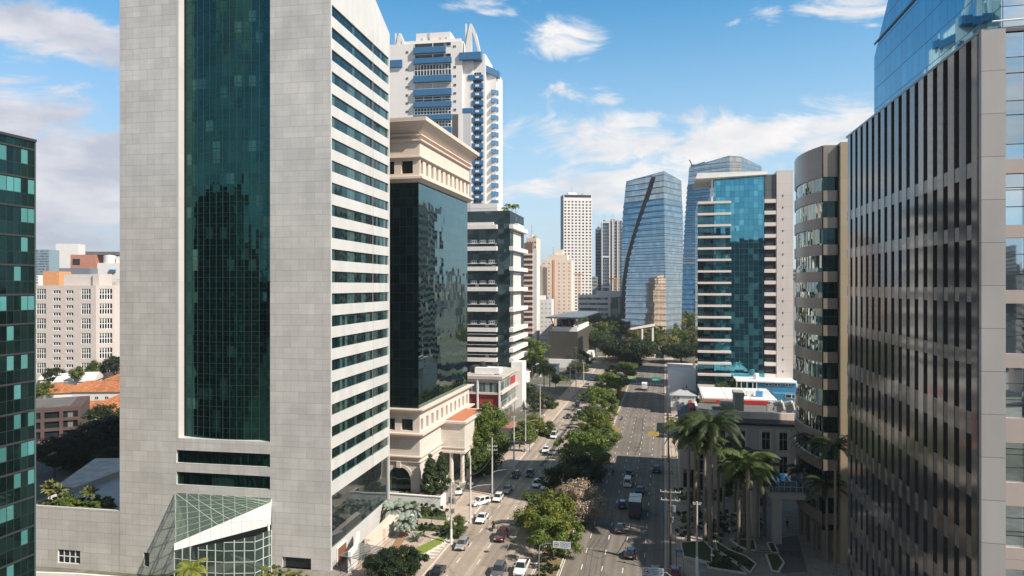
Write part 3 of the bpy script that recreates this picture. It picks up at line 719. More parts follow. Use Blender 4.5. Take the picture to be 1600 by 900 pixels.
for i, y in enumerate(ysl):
    big = i < 6
    mb = MB(); mb.box(x0, D1.lx(777.5), -1.7, -.01, zt(y+6.5), zt(y)); mb.face
    if i == 0: mb.box(x0, D1.lx(772), -1.4, -.01, zt(y)+.01, zt(347))
    s_ = D1.part('balcony', mb, M_slab)
    mb = MB(); mb.box(-.0+.01, 1.6, -1.6, yd+.6, zt(y+6.5), zt(y)); 
    if i == 0: mb.box(.01, 1.3, yd*.3, yd*.75, zt(y)+.01, zt(346))
    s2 = D1.part('balcony', mb, M_slab)
    if i:
        mb = MB(); mb.box(x0, D1.lx(777.5), -1.68, -1.62, zt(y-4.5), zt(y-5)); mb.box(x0, D1.lx(777.5), -1.66, -1.64, zt(y), zt(y-4.5), 1)
        mb.build('railing', [M_frame, M_panedark], s_)
        for a, b in (((736), (745)), ((750), (759.5)), ((764), (773))):
            if big: D1.win(wmesh(D1.lx(b)-D1.lx(a), zt(y-10.5)-zt(y-1), M_blk, M_frame, 3, 2, .16), (0, 0), 0, D1.lx(a), zt(y-1), -.1)
    if big:
        ya = ysl[i+1] if i+1 < 6 else 505
        h = zt(y+9)-zt(ya)
        D1.win(wmesh(yd*.55, h, plain('curtain', (.5, .5, .47), .8), M_frame, 5, 2, .25), (0, 0), math.pi/2, yd*.2, zt(ya), -.06)
D1.flush()
mb = MB(); mb.box(x0+2, -6, 5, 12, zt(329), zt(329)+3.5); D1.part('penthouse', mb, M_wh)

# ------------------------------------------------------------------ red and white corner building
E1 = Bld('red_building', 'low white building with red side walls, long glazing and a tall white end pier', 'building', PD(781, 223).x, 223, R(-12.6))
x0 = E1.lx(725); yd = E1.ly(805, 0); zt = lambda y: E1.z(y)
M_red = plain('red_wall', (.27, .035, .03), .6, var=.12)
M_lg = glass('shop_glass', (.16, .22, .21), (.3, .36, .34), 1.2, 3.4, .3, .7, .06, .01, line=(.5, .5, .48), lw=.08, lh=.1)
zr = zt(588)
mb = MB(); mb.box(x0, 0, 0, yd, 0, zr-2.2, 0); E1.part('core', mb, M_red)
mb = MB(); mb.box(x0, .9, -.9, yd+.5, zr-1.0, zr); mb.box(x0, -3, 2, yd, zr, zr+.3); E1.part('roof', mb, M_conc)
mb = MB(); mb.box(x0, 0, 0, yd, zr-2.2, zr-1.0); mb.box(.0, .9, -.5, yd, zr-6.0, zr-5.1); mb.box(.0, .6, -.5, yd, zr-11.3, zr-10.6); mb.box(x0, 0, -.6, 0, zr-6.0, zr-5.3); E1.part('floor_band', mb, plain('pink_white', (.62, .50, .46), .7))
for (z0, z1, y0_, y1_) in ((zr-5.0, zr-1.2, .3, yd*.62), (zr-10.5, zr-6.3, .8, yd-.3), (zr-14.9, zr-11.4, .8, yd-.3)):
    mb = MB(); mb.box(.02, .18, y0_, y1_, z0, z1); E1.part('window', mb, M_lg)
mb = MB(); mb.box(x0, -.6, -.15, -.02, zr-5.2, zr-2.3); E1.part('window', mb, M_lg)
for px in (747, 781): mb = MB(); mb.box(E1.lx(px)-.25, E1.lx(px)+.25, -.75, -.25, 0, zr-1); E1.part('pillar', mb, M_frame)
mb = MB(); mb.box(-1.5, 2.6, yd+.1, yd+7, 0, E1.z(566, 0, yd)); mb.box(x0, -1.5, yd+.1, yd+5, 0, E1.z(566, 0, yd)-2.5); E1.part('end_pier', mb, M_white)
mb = MB(); mb.box(-12, -6, 6, 12, zr, zr+2.2); mb.box(-5, -3, 9, 11, zr, zr+3); mb.lathe([(1.0, zr+2.3), (1, zr+3.6), (.7, zr+3.8)], 12, (-8, 8)); E1.part('roof_plant', mb, M_dark)
mb = MB(); mb.box(-9.5, -1, 3.5, 8, zr+.3, zr+2.2); E1.part('roof_room', mb, M_white)

# ------------------------------------------------------------------ generic framed block
def block(name, label, px0, px1, pytop, d, rz, depth, wall, cols, rowh, winw, winh, mg=None, mf=None, zbase=0, side='right', sidewall=None, sidecols=0, nx=2, group=None, dep=.2, parapet=1.0, zskip=3.5, cap=100, fx=None):
    b = Bld(name, label, 'building', PD(px0, d).x, d, R(rz), group); Wd = b.lx(px1); zt_ = b.z(pytop, Wd/2, 0)
    mg = mg or M_panedark; mf = mf or M_frame
    rows_ = []; z = zt_-parapet-rowh*.8
    while z > zskip: rows_.append(z); z -= rowh
    pit = Wd/cols; hs = []
    me = wmesh(winw, winh, mg, mf, nx, 1, .09)
    for z in rows_:
        for i in range(cols):
            u = pit*(i+.5)-winw/2; hs.append((u, u+winw, z, z+winh)); b.win(me, (0, 0), 0, u, z, dep)
    mb = MB(); facade(mb, (0, 0), 0, 0, Wd, 0, zt_, hs, dep, 0)
    hs2 = []
    if side == 'right': o_, an = (Wd, 0), math.pi/2
    else: o_, an = (0, depth), -math.pi/2
    if sidecols:
        pit2 = depth/sidecols
        for z in rows_:
            for i in range(sidecols):
                u = pit2*(i+.5)-winw/2; hs2.append((u, u+winw, z, z+winh)); b.win(me, o_, an, u, z, dep)
    k = 1 if sidewall else 0
    facade(mb, o_, an, 0, depth, 0, zt_, hs2, dep, k)
    if side == 'right': mb.face([(0, depth, 0), (0, 0, 0), (0, 0, zt_), (0, depth, zt_)], 0)
    else: mb.face([(Wd, 0, 0), (Wd, depth, 0), (Wd, depth, zt_), (Wd, 0, zt_)], 0)
    mb.face([(Wd, depth, 0), (0, depth, 0), (0, depth, zt_), (Wd, depth, zt_)], 0)
    mb.face([(0, 0, zt_-.6), (Wd, 0, zt_-.6), (Wd, depth, zt_-.6), (0, depth, zt_-.6)], 0)
    b.part('wall', mb, [wall, sidewall or wall]); b.flush(cap=cap)
    mb = MB(); mb.box(Wd*.2, Wd*.5, depth*.3, depth*.7, zt_-.6, zt_+2.4); b.part('roof_room', mb, wall)
    mb = MB(); mb.lathe([(1.3, zt_-.6), (1.3, zt_+1.6), (0, zt_+2)], 12, (Wd*.72, depth*.4)); b.part('roof_tank', mb, M_gwall)
    mb = MB(); mb.tube((Wd*.35, depth*.5, zt_+2), (Wd*.35, depth*.5, zt_+9), .14, n=5); b.part('antenna', mb, M_grey)
    b.W = Wd; b.D = depth; b.zt = zt_; return b

M_beige = plain('beige_render', (.50, .45, .42), .8, var=.08, scale=.1)
M_peach = plain('peach_render', (.66, .52, .42), .8, var=.08, scale=.1)
M_brick = plain('brick_red', (.38, .17, .12), .85, var=.12, scale=.3)
M_pl = plain('pale_render', (.60, .58, .56), .8, var=.08, scale=.1)
M_gwall = plain('grey_render', (.28, .29, .30), .8, var=.1, scale=.1)
M_bgw = plain('blue_grey_wall', (.13, .17, .21), .6, var=.1, scale=.1)
M_orange = panels('orange_tiles', (.50, .19, .07), .45, .5, .07, (.24, .09, .04), .35, .85, .45)

# brown striped tower
b = Bld('striped_tower', 'narrow apartment tower with pink balcony slabs and brown walls behind the black block', 'building', PD(812, 400).x, 400, R(-12.6))
z1 = b.z(392, 10, 0); W_ = b.lx(838); dd = b.ly(842.5, W_)
mb = MB(); mb.box(0, W_, 0, dd, 0, z1); mb.box(2, W_-3, 3, dd-1, z1, z1+5); b.part('wall', mb, plain('brown_render', (.16, .105, .085), .8))
z = z1-2
while z > 8:
    mb = MB(); mb.box(0, W_-2.0, -1.2, 0, z-.55, z+.6); b.part('balcony', mb, plain('pink_slab', (.66, .50, .45), .7)); z -= 3.05
mb = MB(); mb.box(W_-2.2, W_+.3, -.4, dd, 0, z1+1); b.part('edge_wall', mb, M_pl)
b2 = block('apartment_block', 'pale apartment tower just showing above the pink striped tower', 822, 838, 372, 430, -12.6, 14, M_peach, 4, 3, 1.2, 1.2, cap=40)
# cream tower
c2 = block('cream_tower', 'cream apartment tower with an orange stripe and small square windows', 846, 893, 406, 455, -10, 15, M_offw, 6, 2.5, .8, .95, sidecols=4)
mb = MB(); mb.box(c2.lx(864), c2.lx(867), -.3, 0, 0, c2.zt); c2.part('stripe', mb, plain('orange_stripe', (.6, .3, .18), .8))
mb = MB(); mb.box(c2.lx(849), c2.lx(855), -.3, 0, 25, c2.zt-5); c2.part('stripe', mb, plain('brown_stripe', (.2, .17, .14), .8))
mb = MB(); mb.box(c2.lx(856), c2.lx(886), 1, 14, c2.zt, c2.zt+3.5); mb.box(c2.lx(867), c2.lx(879), 3, 12, c2.zt+3.5, c2.zt+7); c2.part('roof_room', mb, M_offw)
c3 = block('white_annex', 'blank white rendered building beneath the cream tower', 838, 862, 468, 425, -8, 16, M_wh, 4, 2.8, .7, .8)
# tall white grid tower
k1 = block('white_grid_tower', 'tall white slab tower with a regular grid of small dark windows', 880.5, 925, 304, 610, 6, 15, M_wh, 8, 2.75, 1.75, 1.4, side='left', sidewall=M_bgw, parapet=5, nx=1, cap=100)  # dark blue-grey left wall: the shade of that side is put into its colour
mb = MB(); mb.box(.8, k1.W-.8, -.15, .0, k1.zt-2.6, k1.zt-.3); k1.part('louvre', mb, M_dark)
# grey towers
for (lab, a, b_, top_, d, mt, wc, nm) in (
    ('dark grey flat topped tower left of the white framed twin', 931, 944, 357, 760, M_bgw, 4, 'grey_tower'),
    ('dark glass tower framed in white vertical bands', 940, 953, 347, 700, M_bgw, 3, 'framed_tower'),
    ('grey ribbed tower with white edges beside the leaning blue tower', 950, 973, 345, 740, M_gwall, 5, 'ribbed_tower')):
    q = block(nm, lab, a, b_, top_, d, -5, 16, mt, wc, 3.4, 1.8, 1.9, mf=M_grey, cap=60)
    if nm != 'grey_tower':
        for u in ((0, 1.0), (q.W-1.0, q.W)) if nm == 'framed_tower' else ((q.W*.28, q.W*.36), (q.W*.62, q.W*.7), (q.W-1.2, q.W)):
            mb = MB(); mb.box(u[0], u[1], -.8, -.05, 0, q.zt+1.5); q.part('pier', mb, M_wh)
    if nm == 'framed_tower':
        for f_ in (1, .68, .4):
            mb = MB(); mb.box(1.0, q.W-1.0, -.7, -.06, q.zt*f_-1, q.zt*f_+.6); q.part('band', mb, M_wh)
# low office beyond the park
b = Bld('low_office', 'low grey office with long ribbon windows beyond the park trees', 'building', PD(903, 520).x, 520, R(-8))
W_ = b.lx(974); z1 = b.z(461, 10, 0)
mb = MB(); mb.box(0, W_, 0, 20, 0, z1); b.part('wall', mb, M_pl)
for k in range(5):
    mb = MB(); mb.box(1, W_*.66, -.15, -.01, z1-3.6-k*4.0, z1-1.8-k*4.0); b.part('window', mb, M_pane)
mb = MB(); mb.box(W_*.72, W_-.5, -.3, -.02, 0, z1-1.5); b.part('glazed_end', mb, glass('end_glass', (.14, .19, .2), (.25, .3, .3), 2, 4, .3, .7, .08))
mb = MB(); mb.box(W_*.4, W_*.95, 4, 16, z1, z1+3); b.part('roof_room', mb, M_pl)
# tower crane style hoists
M_or = plain('orange_steel', (.62, .26, .05), .6)
for lab, px, yt, yb, d in (('orange steel hoist mast in front of the white grid tower', 905, 427, 480, 600), ('orange construction hoist beside the low office', 961, 434, 470, 560)):
    h = thing('hoist', lab, 'hoist', PD(px, d)); mb = MB(); zt_ = ZZ(yt, d)
    for sx in (-.9, .9):
        for sy in (-.9, .9): mb.box(sx-.15, sx+.15, sy-.15, sy+.15, 0, zt_)
    for k in range(int(zt_/3)): mb.tube((-.9, -.9, k*3), (.9, -.9, k*3+3), .12, n=4); mb.box(-.9, .9, -1, -.85, k*3+2.8, k*3+3)
    mb.build('mast', M_or, h); mb = MB(); mb.box(-6, 3, -.4, .4, zt_-1.2, zt_-.4); mb.build('jib', M_or, h)

# ------------------------------------------------------------------ leaning blue glass towers
M_bt = glass('blue_tower_glass', (.50, .465, .43), (.57, .53, .49), 3.0, 4.2, .3, .95, .06, .012, .02, .08, line=(.05, .09, .13), lw=.1, lh=.5, vary=.1, altmetal=1)
M_bt2 = glass('blue_tower_soffit', (.05, .09, .13), None, 3, 4, 0, .4, .3)
def lean(name, label, prof, cs, ztop, topz, nfl):
    """prof(f) -> list of plan points at height fraction f"""
    e = thing(name, label, 'building', (cs[0], cs[1], 0)); mb = MB(); fh = ztop/nfl
    for k in range(nfl):
        z0, z1 = k*fh, (k+1)*fh
        A_ = [(x-cs[0], y-cs[1]) for x, y in prof((k)/nfl)]; B_ = [(x-cs[0], y-cs[1]) for x, y in prof((k+1)/nfl)]
        cx = sum(p[0] for p in A_)/len(A_); cy = sum(p[1] for p in A_)/len(A_)
        g_ = 1.022 if k < nfl-4 else 1.0
        lo = [(cx+(x-cx)*g_, cy+(y-cy)*g_, z0+(.25 if k else 0)) for x, y in A_]; hi = [(x, y, z1) for x, y in B_]
        if k == nfl-1: hi = [(x, y, z1+topz[i]) for i, (x, y, z) in enumerate(hi)]
        n = len(lo)
        for i in range(n):
            j = (i+1) % n
            mb.face([lo[i], lo[j], hi[j], hi[i]], 0)
            if k: mb.face([pr[i], pr[j], lo[j], lo[i]], 1)
        pr = hi
    mb.face(pr, 1); mb.build('shell', [M_bt, M_bt2], e); return e
def g_prof(f):
    bul = 4*(f-.55)**2*1.5
    l = 971.5+7*max(0, (f-.62)/.38)**1.5; r = 1067-2.5*max(0, (f-.7)/.3) - 3.5*max(0, (.6-f)/.6); m_ = 1040.5-3.0*f
    return [tuple(PD(l, 498).xy), tuple(PD(m_, 472).xy), tuple(PD(r, 492).xy), tuple(PD(r-8, 530).xy), tuple(PD(l+18, 535).xy)]
GT = lean('leaning_tower', 'blue glass tower with tilted faces and a dark diagonal groove', g_prof, (PD(1020, 500).x, 500), 122.0, [-.5, 2.6, -1, 0, 0], 30)
# groove: a dark bent strip standing slightly proud of the front face
gp = [(1021, 277), (1012, 305), (1000, 340), (990, 372), (981, 405), (975.5, 440), (974, 470), (974, 497)]
mb = MB(); rg = []
P0, P1 = PD(971.5, 498), PD(1040, 472)
for px, py in gp:
    k = (px-800)/F
    tt = (k*P0.y-P0.x)/((P1.x-P0.x)-k*(P1.y-P0.y)); q = P0.lerp(P1, tt); zz = ZZ(py, q.y)
    w_ = 1.5
    rg.append([(q.x-w_-GT.location.x, q.y-1.0-500, zz), (q.x+w_-GT.location.x, q.y-1.6-500, zz), (q.x+w_-GT.location.x, q.y+4-500, zz), (q.x-w_-GT.location.x, q.y+4-500, zz)])
mb.loft(rg); mb.build('groove', M_dark, GT)
def h_prof(f):
    l = 1064+13*max(0, (f-.15)/.85)**1.3; r = 1194-4*f
    return [tuple(PD(l, 585).xy), tuple(PD(1140, 562).xy), tuple(PD(1158, 564).xy), tuple(PD(r, 590).xy), tuple(PD(r-12, 640).xy), tuple(PD(l+25, 640).xy)]
HT = lean('broad_blue_tower', 'broad blue glass tower with tapering sides behind the teal balcony block', h_prof, (PD(1130, 590).x, 590), 148.5, [-1.5, 4, 3.5, 0, 0, 0], 36)
mb = MB(); q = PD(1087, 600); x, y = q.x-HT.location.x, 10
mb.box(x-4, x+5, y-2, y+2, 150, 151.5); mb.tube((x-3, y, 151), (x-5.5, y, 156), .5); mb.tube((x, y, 151.5), (x+8, y, 154), .4); mb.build('roof_crane', M_dark, HT)

# ------------------------------------------------------------------ teal block with white balconies
T1 = Bld('teal_block', 'teal glass office block with white balcony slabs and an overhanging white roof plate', 'building', PD(1090, 240).x, 240, RZ)
X = lambda p: T1.lx(p); zt = lambda y: T1.z(y, 10, 0)
DT = 22
M_teal = glass('teal_glass', (.10, .34, .43), (.16, .48, .56), 1.55, 2.0, .22, .95, .03, .006, .02, .1, line=(.02, .10, .13), lw=.07, lh=.07, vary=.12, altmetal=.9)
M_tealb = glass('teal_balcony_glass', (.05, .14, .17), (.10, .26, .30), 2.2, 4.0, .3, .8, .05, .01, line=(.02, .04, .05), lw=.08, lh=.0)
M_tw = plain('warm_white_slab', (.70, .62, .56), .6, var=.05)
mb = MB(); mb.box(X(1116), X(1194), 0, DT, 0, zt(276.5)); T1.part('glass_body', mb, M_teal)
mb = MB(); mb.box(X(1090.6), X(1116)-.01, 2.6, DT, 0, zt(316)); T1.part('inner_wall', mb, M_tealb)
mb = MB(); mb.box(X(1213), X(1238.5), -.8, DT+2, 0, zt(270)); T1.part('concrete_wall', mb, panels('warm_concrete', (.60, .54, .50), 12, 4.0, .03, var=.02, stain=.1, offset=0))
mb = MB(); mb.box(X(1194)+.01, X(1213)-.01, 2.2, DT, 0, zt(275)); T1.part('recess_wall', mb, plain('dark_recess', (.06, .06, .065), .5))
mb = MB(); mb.box(X(1195), X(1212.5), -.2, 0.2, zt(313), zt(275)); T1.part('louvre', mb, panels('louvre', (.13, .14, .15), .45, 6, .08, (.04, .04, .04), offset=0))
mb = MB(); mb.hexa([(X(1085.5), -5, zt(281)), (X(1198), -2.2, zt(276)), (X(1198), DT, zt(276)), (X(1085.5), DT, zt(281)), (X(1089), -5, zt(272.3)), (X(1198), -2.2, zt(271)), (X(1198), DT, zt(271)), (X(1089), DT, zt(272.3))]); T1.part('roof_plate', mb, M_white)
mb = MB(); mb.box(X(1111), X(1113.5), -1.2, -.2, zt(314), zt(278)); T1.part('column', mb, M_white)
z = zt(316.5); k = 0
while z > 3:
    mb = MB(); mb.box(X(1090), X(1142), -1.6, -.02, z-.35, z+.38); mb.box(X(1090), X(1116)-.02, -.02, 2.6, z-.3, z+.3); T1.part('balcony', mb, M_tw)
    mb = MB(); mb.box(X(1194)+.02, X(1213)-.02, -.7, 2.2, z-.5, z+.75); T1.part('balcony', mb, M_tw)
    mb = MB(); mb.box(X(1197), X(1210), 1.7, 1.9, z+.75, z+2.0); T1.part('condenser', mb, plain('dark_unit', (.16, .16, .17), .6))
    mb = MB()
    for q in range(9): mb.box(X(1092)+q*.62, X(1092)+q*.62+.1, 1.0, 1.4, z+.38, z+.38+rnd(.5, 1.0))
    T1.part('balcony_furniture', mb, plain('furniture', (.30, .22, .17), .8))
    mb = MB(); mb.box(X(1222), X(1223.4), -.86, -.81, z+1.4, z+2.1); T1.part('vent', mb, M_dark)
    z -= 4.0; k += 1

# ------------------------------------------------------------------ bronze curved building
K = Bld('curved_building', 'bronze stone office building with a curved glazed corner and flat beige end wall', 'building', 69.0*1.12, 104.0*1.12, 0.0)
RR = 24.0*1.12; zT = 68.0
a0, a1 = R(190), R(128); NA = 26
M_br = panels('bronze_stone', (.19, .155, .125), 1.6, 1.4, .02, (.12, .1, .085), .08, .28, .12, offset=0, spec=.9)
M_be = panels('beige_stone', (.38, .305, .205), 3.2, 3.9, .02, (.3, .24, .18), .05, .5, .12, offset=0)
M_kg = glass('curved_glass_panes', (.24, .31, .30), (.42, .48, .45), 1.5, 4.0, .25, 1.0, .03, .12, .10, .5, line=(.02, .03, .03), lw=.06, lh=.0, altmetal=1)
def arcband(r, z0, z1, thick, m=0):
    mb = MB()
    pts = [(r*math.cos(a0+(a1-a0)*i/NA), r*math.sin(a0+(a1-a0)*i/NA)) for i in range(NA+1)]
    pin = [((r-thick)*math.cos(a0+(a1-a0)*i/NA), (r-thick)*math.sin(a0+(a1-a0)*i/NA)) for i in range(NA+1)]
    for i in range(NA):
        mb.hexa([(*pts[i+1], z0), (*pts[i], z0), (*pin[i], z0), (*pin[i+1], z0), (*pts[i+1], z1), (*pts[i], z1), (*pin[i], z1), (*pin[i+1], z1)])
    return mb
K.part('curved_glass', arcband(RR-.25, 6, zT-3, .3), M_kg)
zfl = zT-7.4; sp = []
K.part('parapet', arcband(RR, zT-5.15, zT, .5), M_br)
while zfl > 6:
    K.part('spandrel', arcband(RR, zfl-1.74, zfl, .5), M_br); zfl -= 4.40
ex, ey = RR*math.cos(a0), RR*math.sin(a0)
# flat front piece right of the curve, then the beige slab
e2 = PD(1306, 112); fx_, fy_ = e2.x-69*1.12, e2.y-104*1.12-1.6
mb = MB(); mb.hexa([(ex, ey, 5), (fx_, fy_+1.2, 5), (fx_+3, fy_+6, 5), (ex+4, ey+6, 5), (ex, ey, zT-3), (fx_, fy_+1.2, zT-3), (fx_+3, fy_+6, zT-3), (ex+4, ey+6, zT-3)]); K.part('front_glass', mb, glass('dark_front_glass', (.02, .05, .05), None, 1.2, 4, 0, .8, .05))
zfl = zT-7.4
def flatb(z0, z1):
    mb = MB(); mb.hexa([(ex+.05, ey-.3, z0), (fx_, fy_+.9, z0), (fx_+1, fy_+2.5, z0), (ex+1, ey+2, z0), (ex+.05, ey-.3, z1), (fx_, fy_+.9, z1), (fx_+1, fy_+2.5, z1), (ex+1, ey+2, z1)]); return mb
K.part('parapet', flatb(zT-5.15, zT), M_br)
while zfl > 6: K.part('spandrel', flatb(zfl-1.74, zfl), M_br); zfl -= 4.40
mb = MB(); mb.hexa([(fx_, fy_, 0), (fx_+10, fy_-2.1, 0), (fx_+13, fy_+16, 0), (fx_+3, fy_+14, 0), (fx_, fy_, zT+.3), (fx_+10, fy_-2.1, zT+.3), (fx_+13, fy_+16, zT+.3), (fx_+3, fy_+14, zT+.3)]); K.part('end_wall', mb, M_be)
core = [(RR-.6)*math.cos(a0+(a1-a0)*i/NA) for i in range(NA+1)]
poly = [((RR-.6)*math.cos(a0+(a1-a0)*i/NA), (RR-.6)*math.sin(a0+(a1-a0)*i/NA)) for i in range(NA+1)]
mb = MB(); mb.prism(list(reversed(poly + [(5, 21), (5, -2)])), 5, zT-.8); K.part('core', mb, M_roof)
for an in (188, 180, 172, 164, 156, 148, 140, 132):
    mb = MB(); mb.lathe([(.45, 0), (.45, 6.2)], 10, ((RR-1)*math.cos(R(an)), (RR-1)*math.sin(R(an)))); K.part('column', mb, M_br)

# ------------------------------------------------------------------ dark ribbed building, right foreground
N1 = Bld('ribbed_building', 'dark granite office building with close vertical ribs and a sloping blue glass top', 'building', 26.0, 38.0, R(-12.1))
LN = N1.ly(1322, 0); 
M_gr = panels('polished_granite', (.072, .069, .070), 3, 1.78, .014, (.03, .03, .03), .10, .085, .25, offset=0, spec=1.0)
M_gr.node_tree.nodes['Principled BSDF'].inputs['IOR'].default_value = 1.65
M_gr2 = panels('spandrel_granite', (.105, .097, .092), 3, 1.78, .012, (.05, .05, .05), .08, .25, .15, offset=0, spec=.8)
M_pier = panels('pier_stone', (.35, .338, .33), 2.6, 2.37, .02, (.14, .13, .13), .06, .5, .16, offset=0)
M_pier2 = panels('pink_spandrel', (.40, .34, .31), 2.6, 5, .015, None, .05, .5, .12, offset=0)
top0 = 59.2; pit = (LN-.7)/16.5; rowz = 51.2
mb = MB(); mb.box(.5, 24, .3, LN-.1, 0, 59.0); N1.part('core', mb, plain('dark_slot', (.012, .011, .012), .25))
spz = [(rowz+.0, rowz+.85)] + [(rowz-3.56*k-.85+.85, rowz-3.56*k+.85) for k in range(1, 16)]
mb = MB()
for a, b in [(rowz-3.56*k, rowz-3.56*k+.85) for k in range(0, 16)]: mb.box(.025, .5, .7, LN-.3, a if a > 38 else a-.45, min(b, 59))
N1.part('spandrels', mb, M_gr2)
u = .0
for i in range(17):
    w_ = .72 if i else .7
    mb = MB(); mb.box(0, .5, u, u+pit*.56 if i else .95, -1, top0); N1.part('rib', mb, M_gr)
    u = (.95-.56*pit if i == 0 else u) + pit if i else .95+pit*.44
M_nw = glass('slot_window', (.05, .055, .06), None, 5, 3.56, 0, .8, .05, .01, lw=0, lh=0)
for i in range(16):
    y0_ = .95+pit*i+.02
    for zz0, zz1 in [(rowz+.85, 59.0)] + [(rowz-3.56*k+.85, rowz-3.56*(k-1)) for k in range(1, 12)]:
        N1.w.append((None, (i, zz0, zz1), 0))
ws = N1.w; N1.w = []
cache = {}
for _, (i, z0, z1), _a in sorted(ws, key=lambda q: (q[1][0] > 8, -q[1][1])):
    h = round(z1-z0, 3)
    if h not in cache:
        q = MB(); q.face([(0, 0, 0), (pit*.44, 0, 0), (pit*.44, 0, h), (0, 0, h)]); q.box(pit*.2, pit*.2+.04, -.05, -.002, 0, h); cache[h] = q.mesh('window', [M_nw])
    N1.win(cache[h], (0, LN), -math.pi/2, LN-(.95+pit*i+pit*.44), z0, .46)
N1.flush()
# front: stone pier, then glazing with pink spandrels
xq = N1.lx(1568)
mb = MB(); mb.box(.0, xq, -.25, .28, -1, top0+.0); N1.part('pier', mb, M_pier)
M_fg = glass('front_mirror', (.50, .60, .66), None, 1.05, 2.4, 0, .95, .02, .006, .01, .3, line=(.03, .03, .03), lw=.0, lh=.05)
zz = [(250, 272), (352, 372), (453, 474), (552, 574), (652, 690), (752, 788), (853, 886), (952, 985)]
xw = N1.lx(1900)
for a, b in zz:
    mb = MB(); mb.box(xq+.01, xw, -.22, .2, N1.z(b, xq), N1.z(a, xq)); N1.part('front_spandrel', mb, M_pier2)
yy = [52]+[v for a in zz for v in a]
for i in range(0, len(yy)-1, 2):
    za, zb_ = N1.z(yy[i+1], xq)+.01, N1.z(yy[i], xq)-.01
    for j in range(5):
        x0_ = xq+.02+j*1.12
        o_ = put(None, 'window', N1.e, (0, 0, 0)) if False else None
        q = MB(); q.face([(x0_, 0, za), (x0_+1.02, 0, za), (x0_+1.02, 0, zb_), (x0_, 0, zb_)]); o_ = N1.part('window', q, M_fg)
        q = MB(); q.box(x0_+1.02, x0_+1.1, -.12, .05, za, zb_)
        for f_ in (.35, .68): q.box(x0_, x0_+1.02, -.04, -.002, za+(zb_-za)*f_, za+(zb_-za)*f_+.04)
        q.build('frame', M_dark, o_)
# upper glass volume, chamfered towards the back
G1 = 1.2
y1_, z1_ = N1.ly(1366, G1), 65.2
M_ug = glass('upper_blue_glass', (.085, .29, .41), (.10, .32, .45), 1.25, 1.78, .3, 1.0, .02, .003, .006, .1, line=(.03, .09, .13), lw=.035, lh=.06, vary=.05, altmetal=1)
M_ug2 = glass('upper_front_glass', (.50, .58, .64), None, 1.25, 1.78, 0, 1.0, .02, .004, .006, .1, line=(.03, .07, .1), lw=.05, lh=.05)
P = [(0.25, 59.3), (y1_, 59.3), (y1_, z1_), (N1.ly(1388, G1), 68.8), (8, 79), (.25, 79)]
mb = MB()
mb.face([(G1, y, z) for y, z in reversed(P)], 0); mb.face([(24, y, z) for y, z in P], 0)
for i in range(len(P)):
    a, b = P[i], P[(i+1) % len(P)]; mb.face([(G1, a[0], a[1]), (G1, b[0], b[1]), (24, b[0], b[1]), (24, a[0], a[1])], 1 if i == len(P)-1 else 0)
N1.part('glass_top', mb, [M_ug, M_ug2])
mb = MB(); mb.box(G1-.06, G1-.005, .3, y1_-.2, 66.2, 66.4); N1.part('ledge', mb, M_dark)
mb = MB(); mb.tube((.5, -.35, top0+.35), (9, -.35, top0+.5), .05); N1.part('rail', mb, M_frame)
mb = MB(); mb.box(-.02, 24, -.05, LN, 59.05, 59.22); N1.part('coping', mb, M_gr2)

# ------------------------------------------------------------------ left edge glass building
L1 = Bld('edge_tower', 'dark green glass office block at the left edge with scattered turquoise panes', 'building', PD(53.5, 90).x, 90, RZ)
M_lt = glass('edge_glass', (.018, .05, .048), (.075, .24, .235), .98, 1.9, .36, .85, .04, .01, .02, .3, line=(.010, .02, .02), lw=.09, lh=.10, altmetal=.35, altrow=True)
zL = L1.z(222)
mb = MB(); mb.box(-34, 0, -32, 0, -4, zL); L1.part('glass_wall', mb, M_lt)
mb = MB(); mb.box(-34.2, .2, -32, .2, zL, zL+.35); L1.part('coping', mb, M_dark)
mb = MB(); z = 2.0
while z < zL: mb.box(0, .12, -32, 0, z, z+.22); z += 3.8
L1.part('floor_bands', mb, M_dark)
mb = MB(); mb.box(-.15, .14, -.02, .14, -4, zL); L1.part('corner_trim', mb, plain('trim_green', (.07, .10, .10), .4))
# ------------------------------------------------------------------ right side low buildings
Q1 = Bld('museum_block', 'grey rendered low block with tall framed windows and a flat roof behind the palms', 'building', G(1062, 762).x, G(1062, 762).y, RZ)
Wq = Q1.lx(1252); zq = Q1.z(660, 14)
cols_ = [(1088, 1100), (1122, 1134), (1153, 1165), (1190, 1204), (1217, 1231)]
hs = []
for a, b in cols_: hs += [(Q1.lx(a)+.1, Q1.lx(b)-.1, Q1.z(740, 14)+.2, Q1.z(711, 14)), (Q1.lx(a)+.1, Q1.lx(b)-.1, Q1.z(701, 14), Q1.z(674, 14))]
hs += [(.8, 5, .1, 4.2), (9, 13.5, .1, 4.2)]
M_qw = plain('grey_brown_render', (.42, .38, .34), .85, var=.12, scale=.3)
mb = MB(); facade(mb, (0, 0), 0, 0, Wq, 0, zq, hs, .4); facade(mb, (Wq, 0), math.pi/2, 0, 20, 0, zq, [], .2)
mb.face([(0, 20, 0), (0, 0, 0), (0, 0, zq), (0, 20, zq)]); Q1.part('wall', mb, M_qw)
mb = MB(); mb.box(.4, Wq-.2, .4, 20, 0, zq-.3); Q1.part('interior', mb, M_panedark)
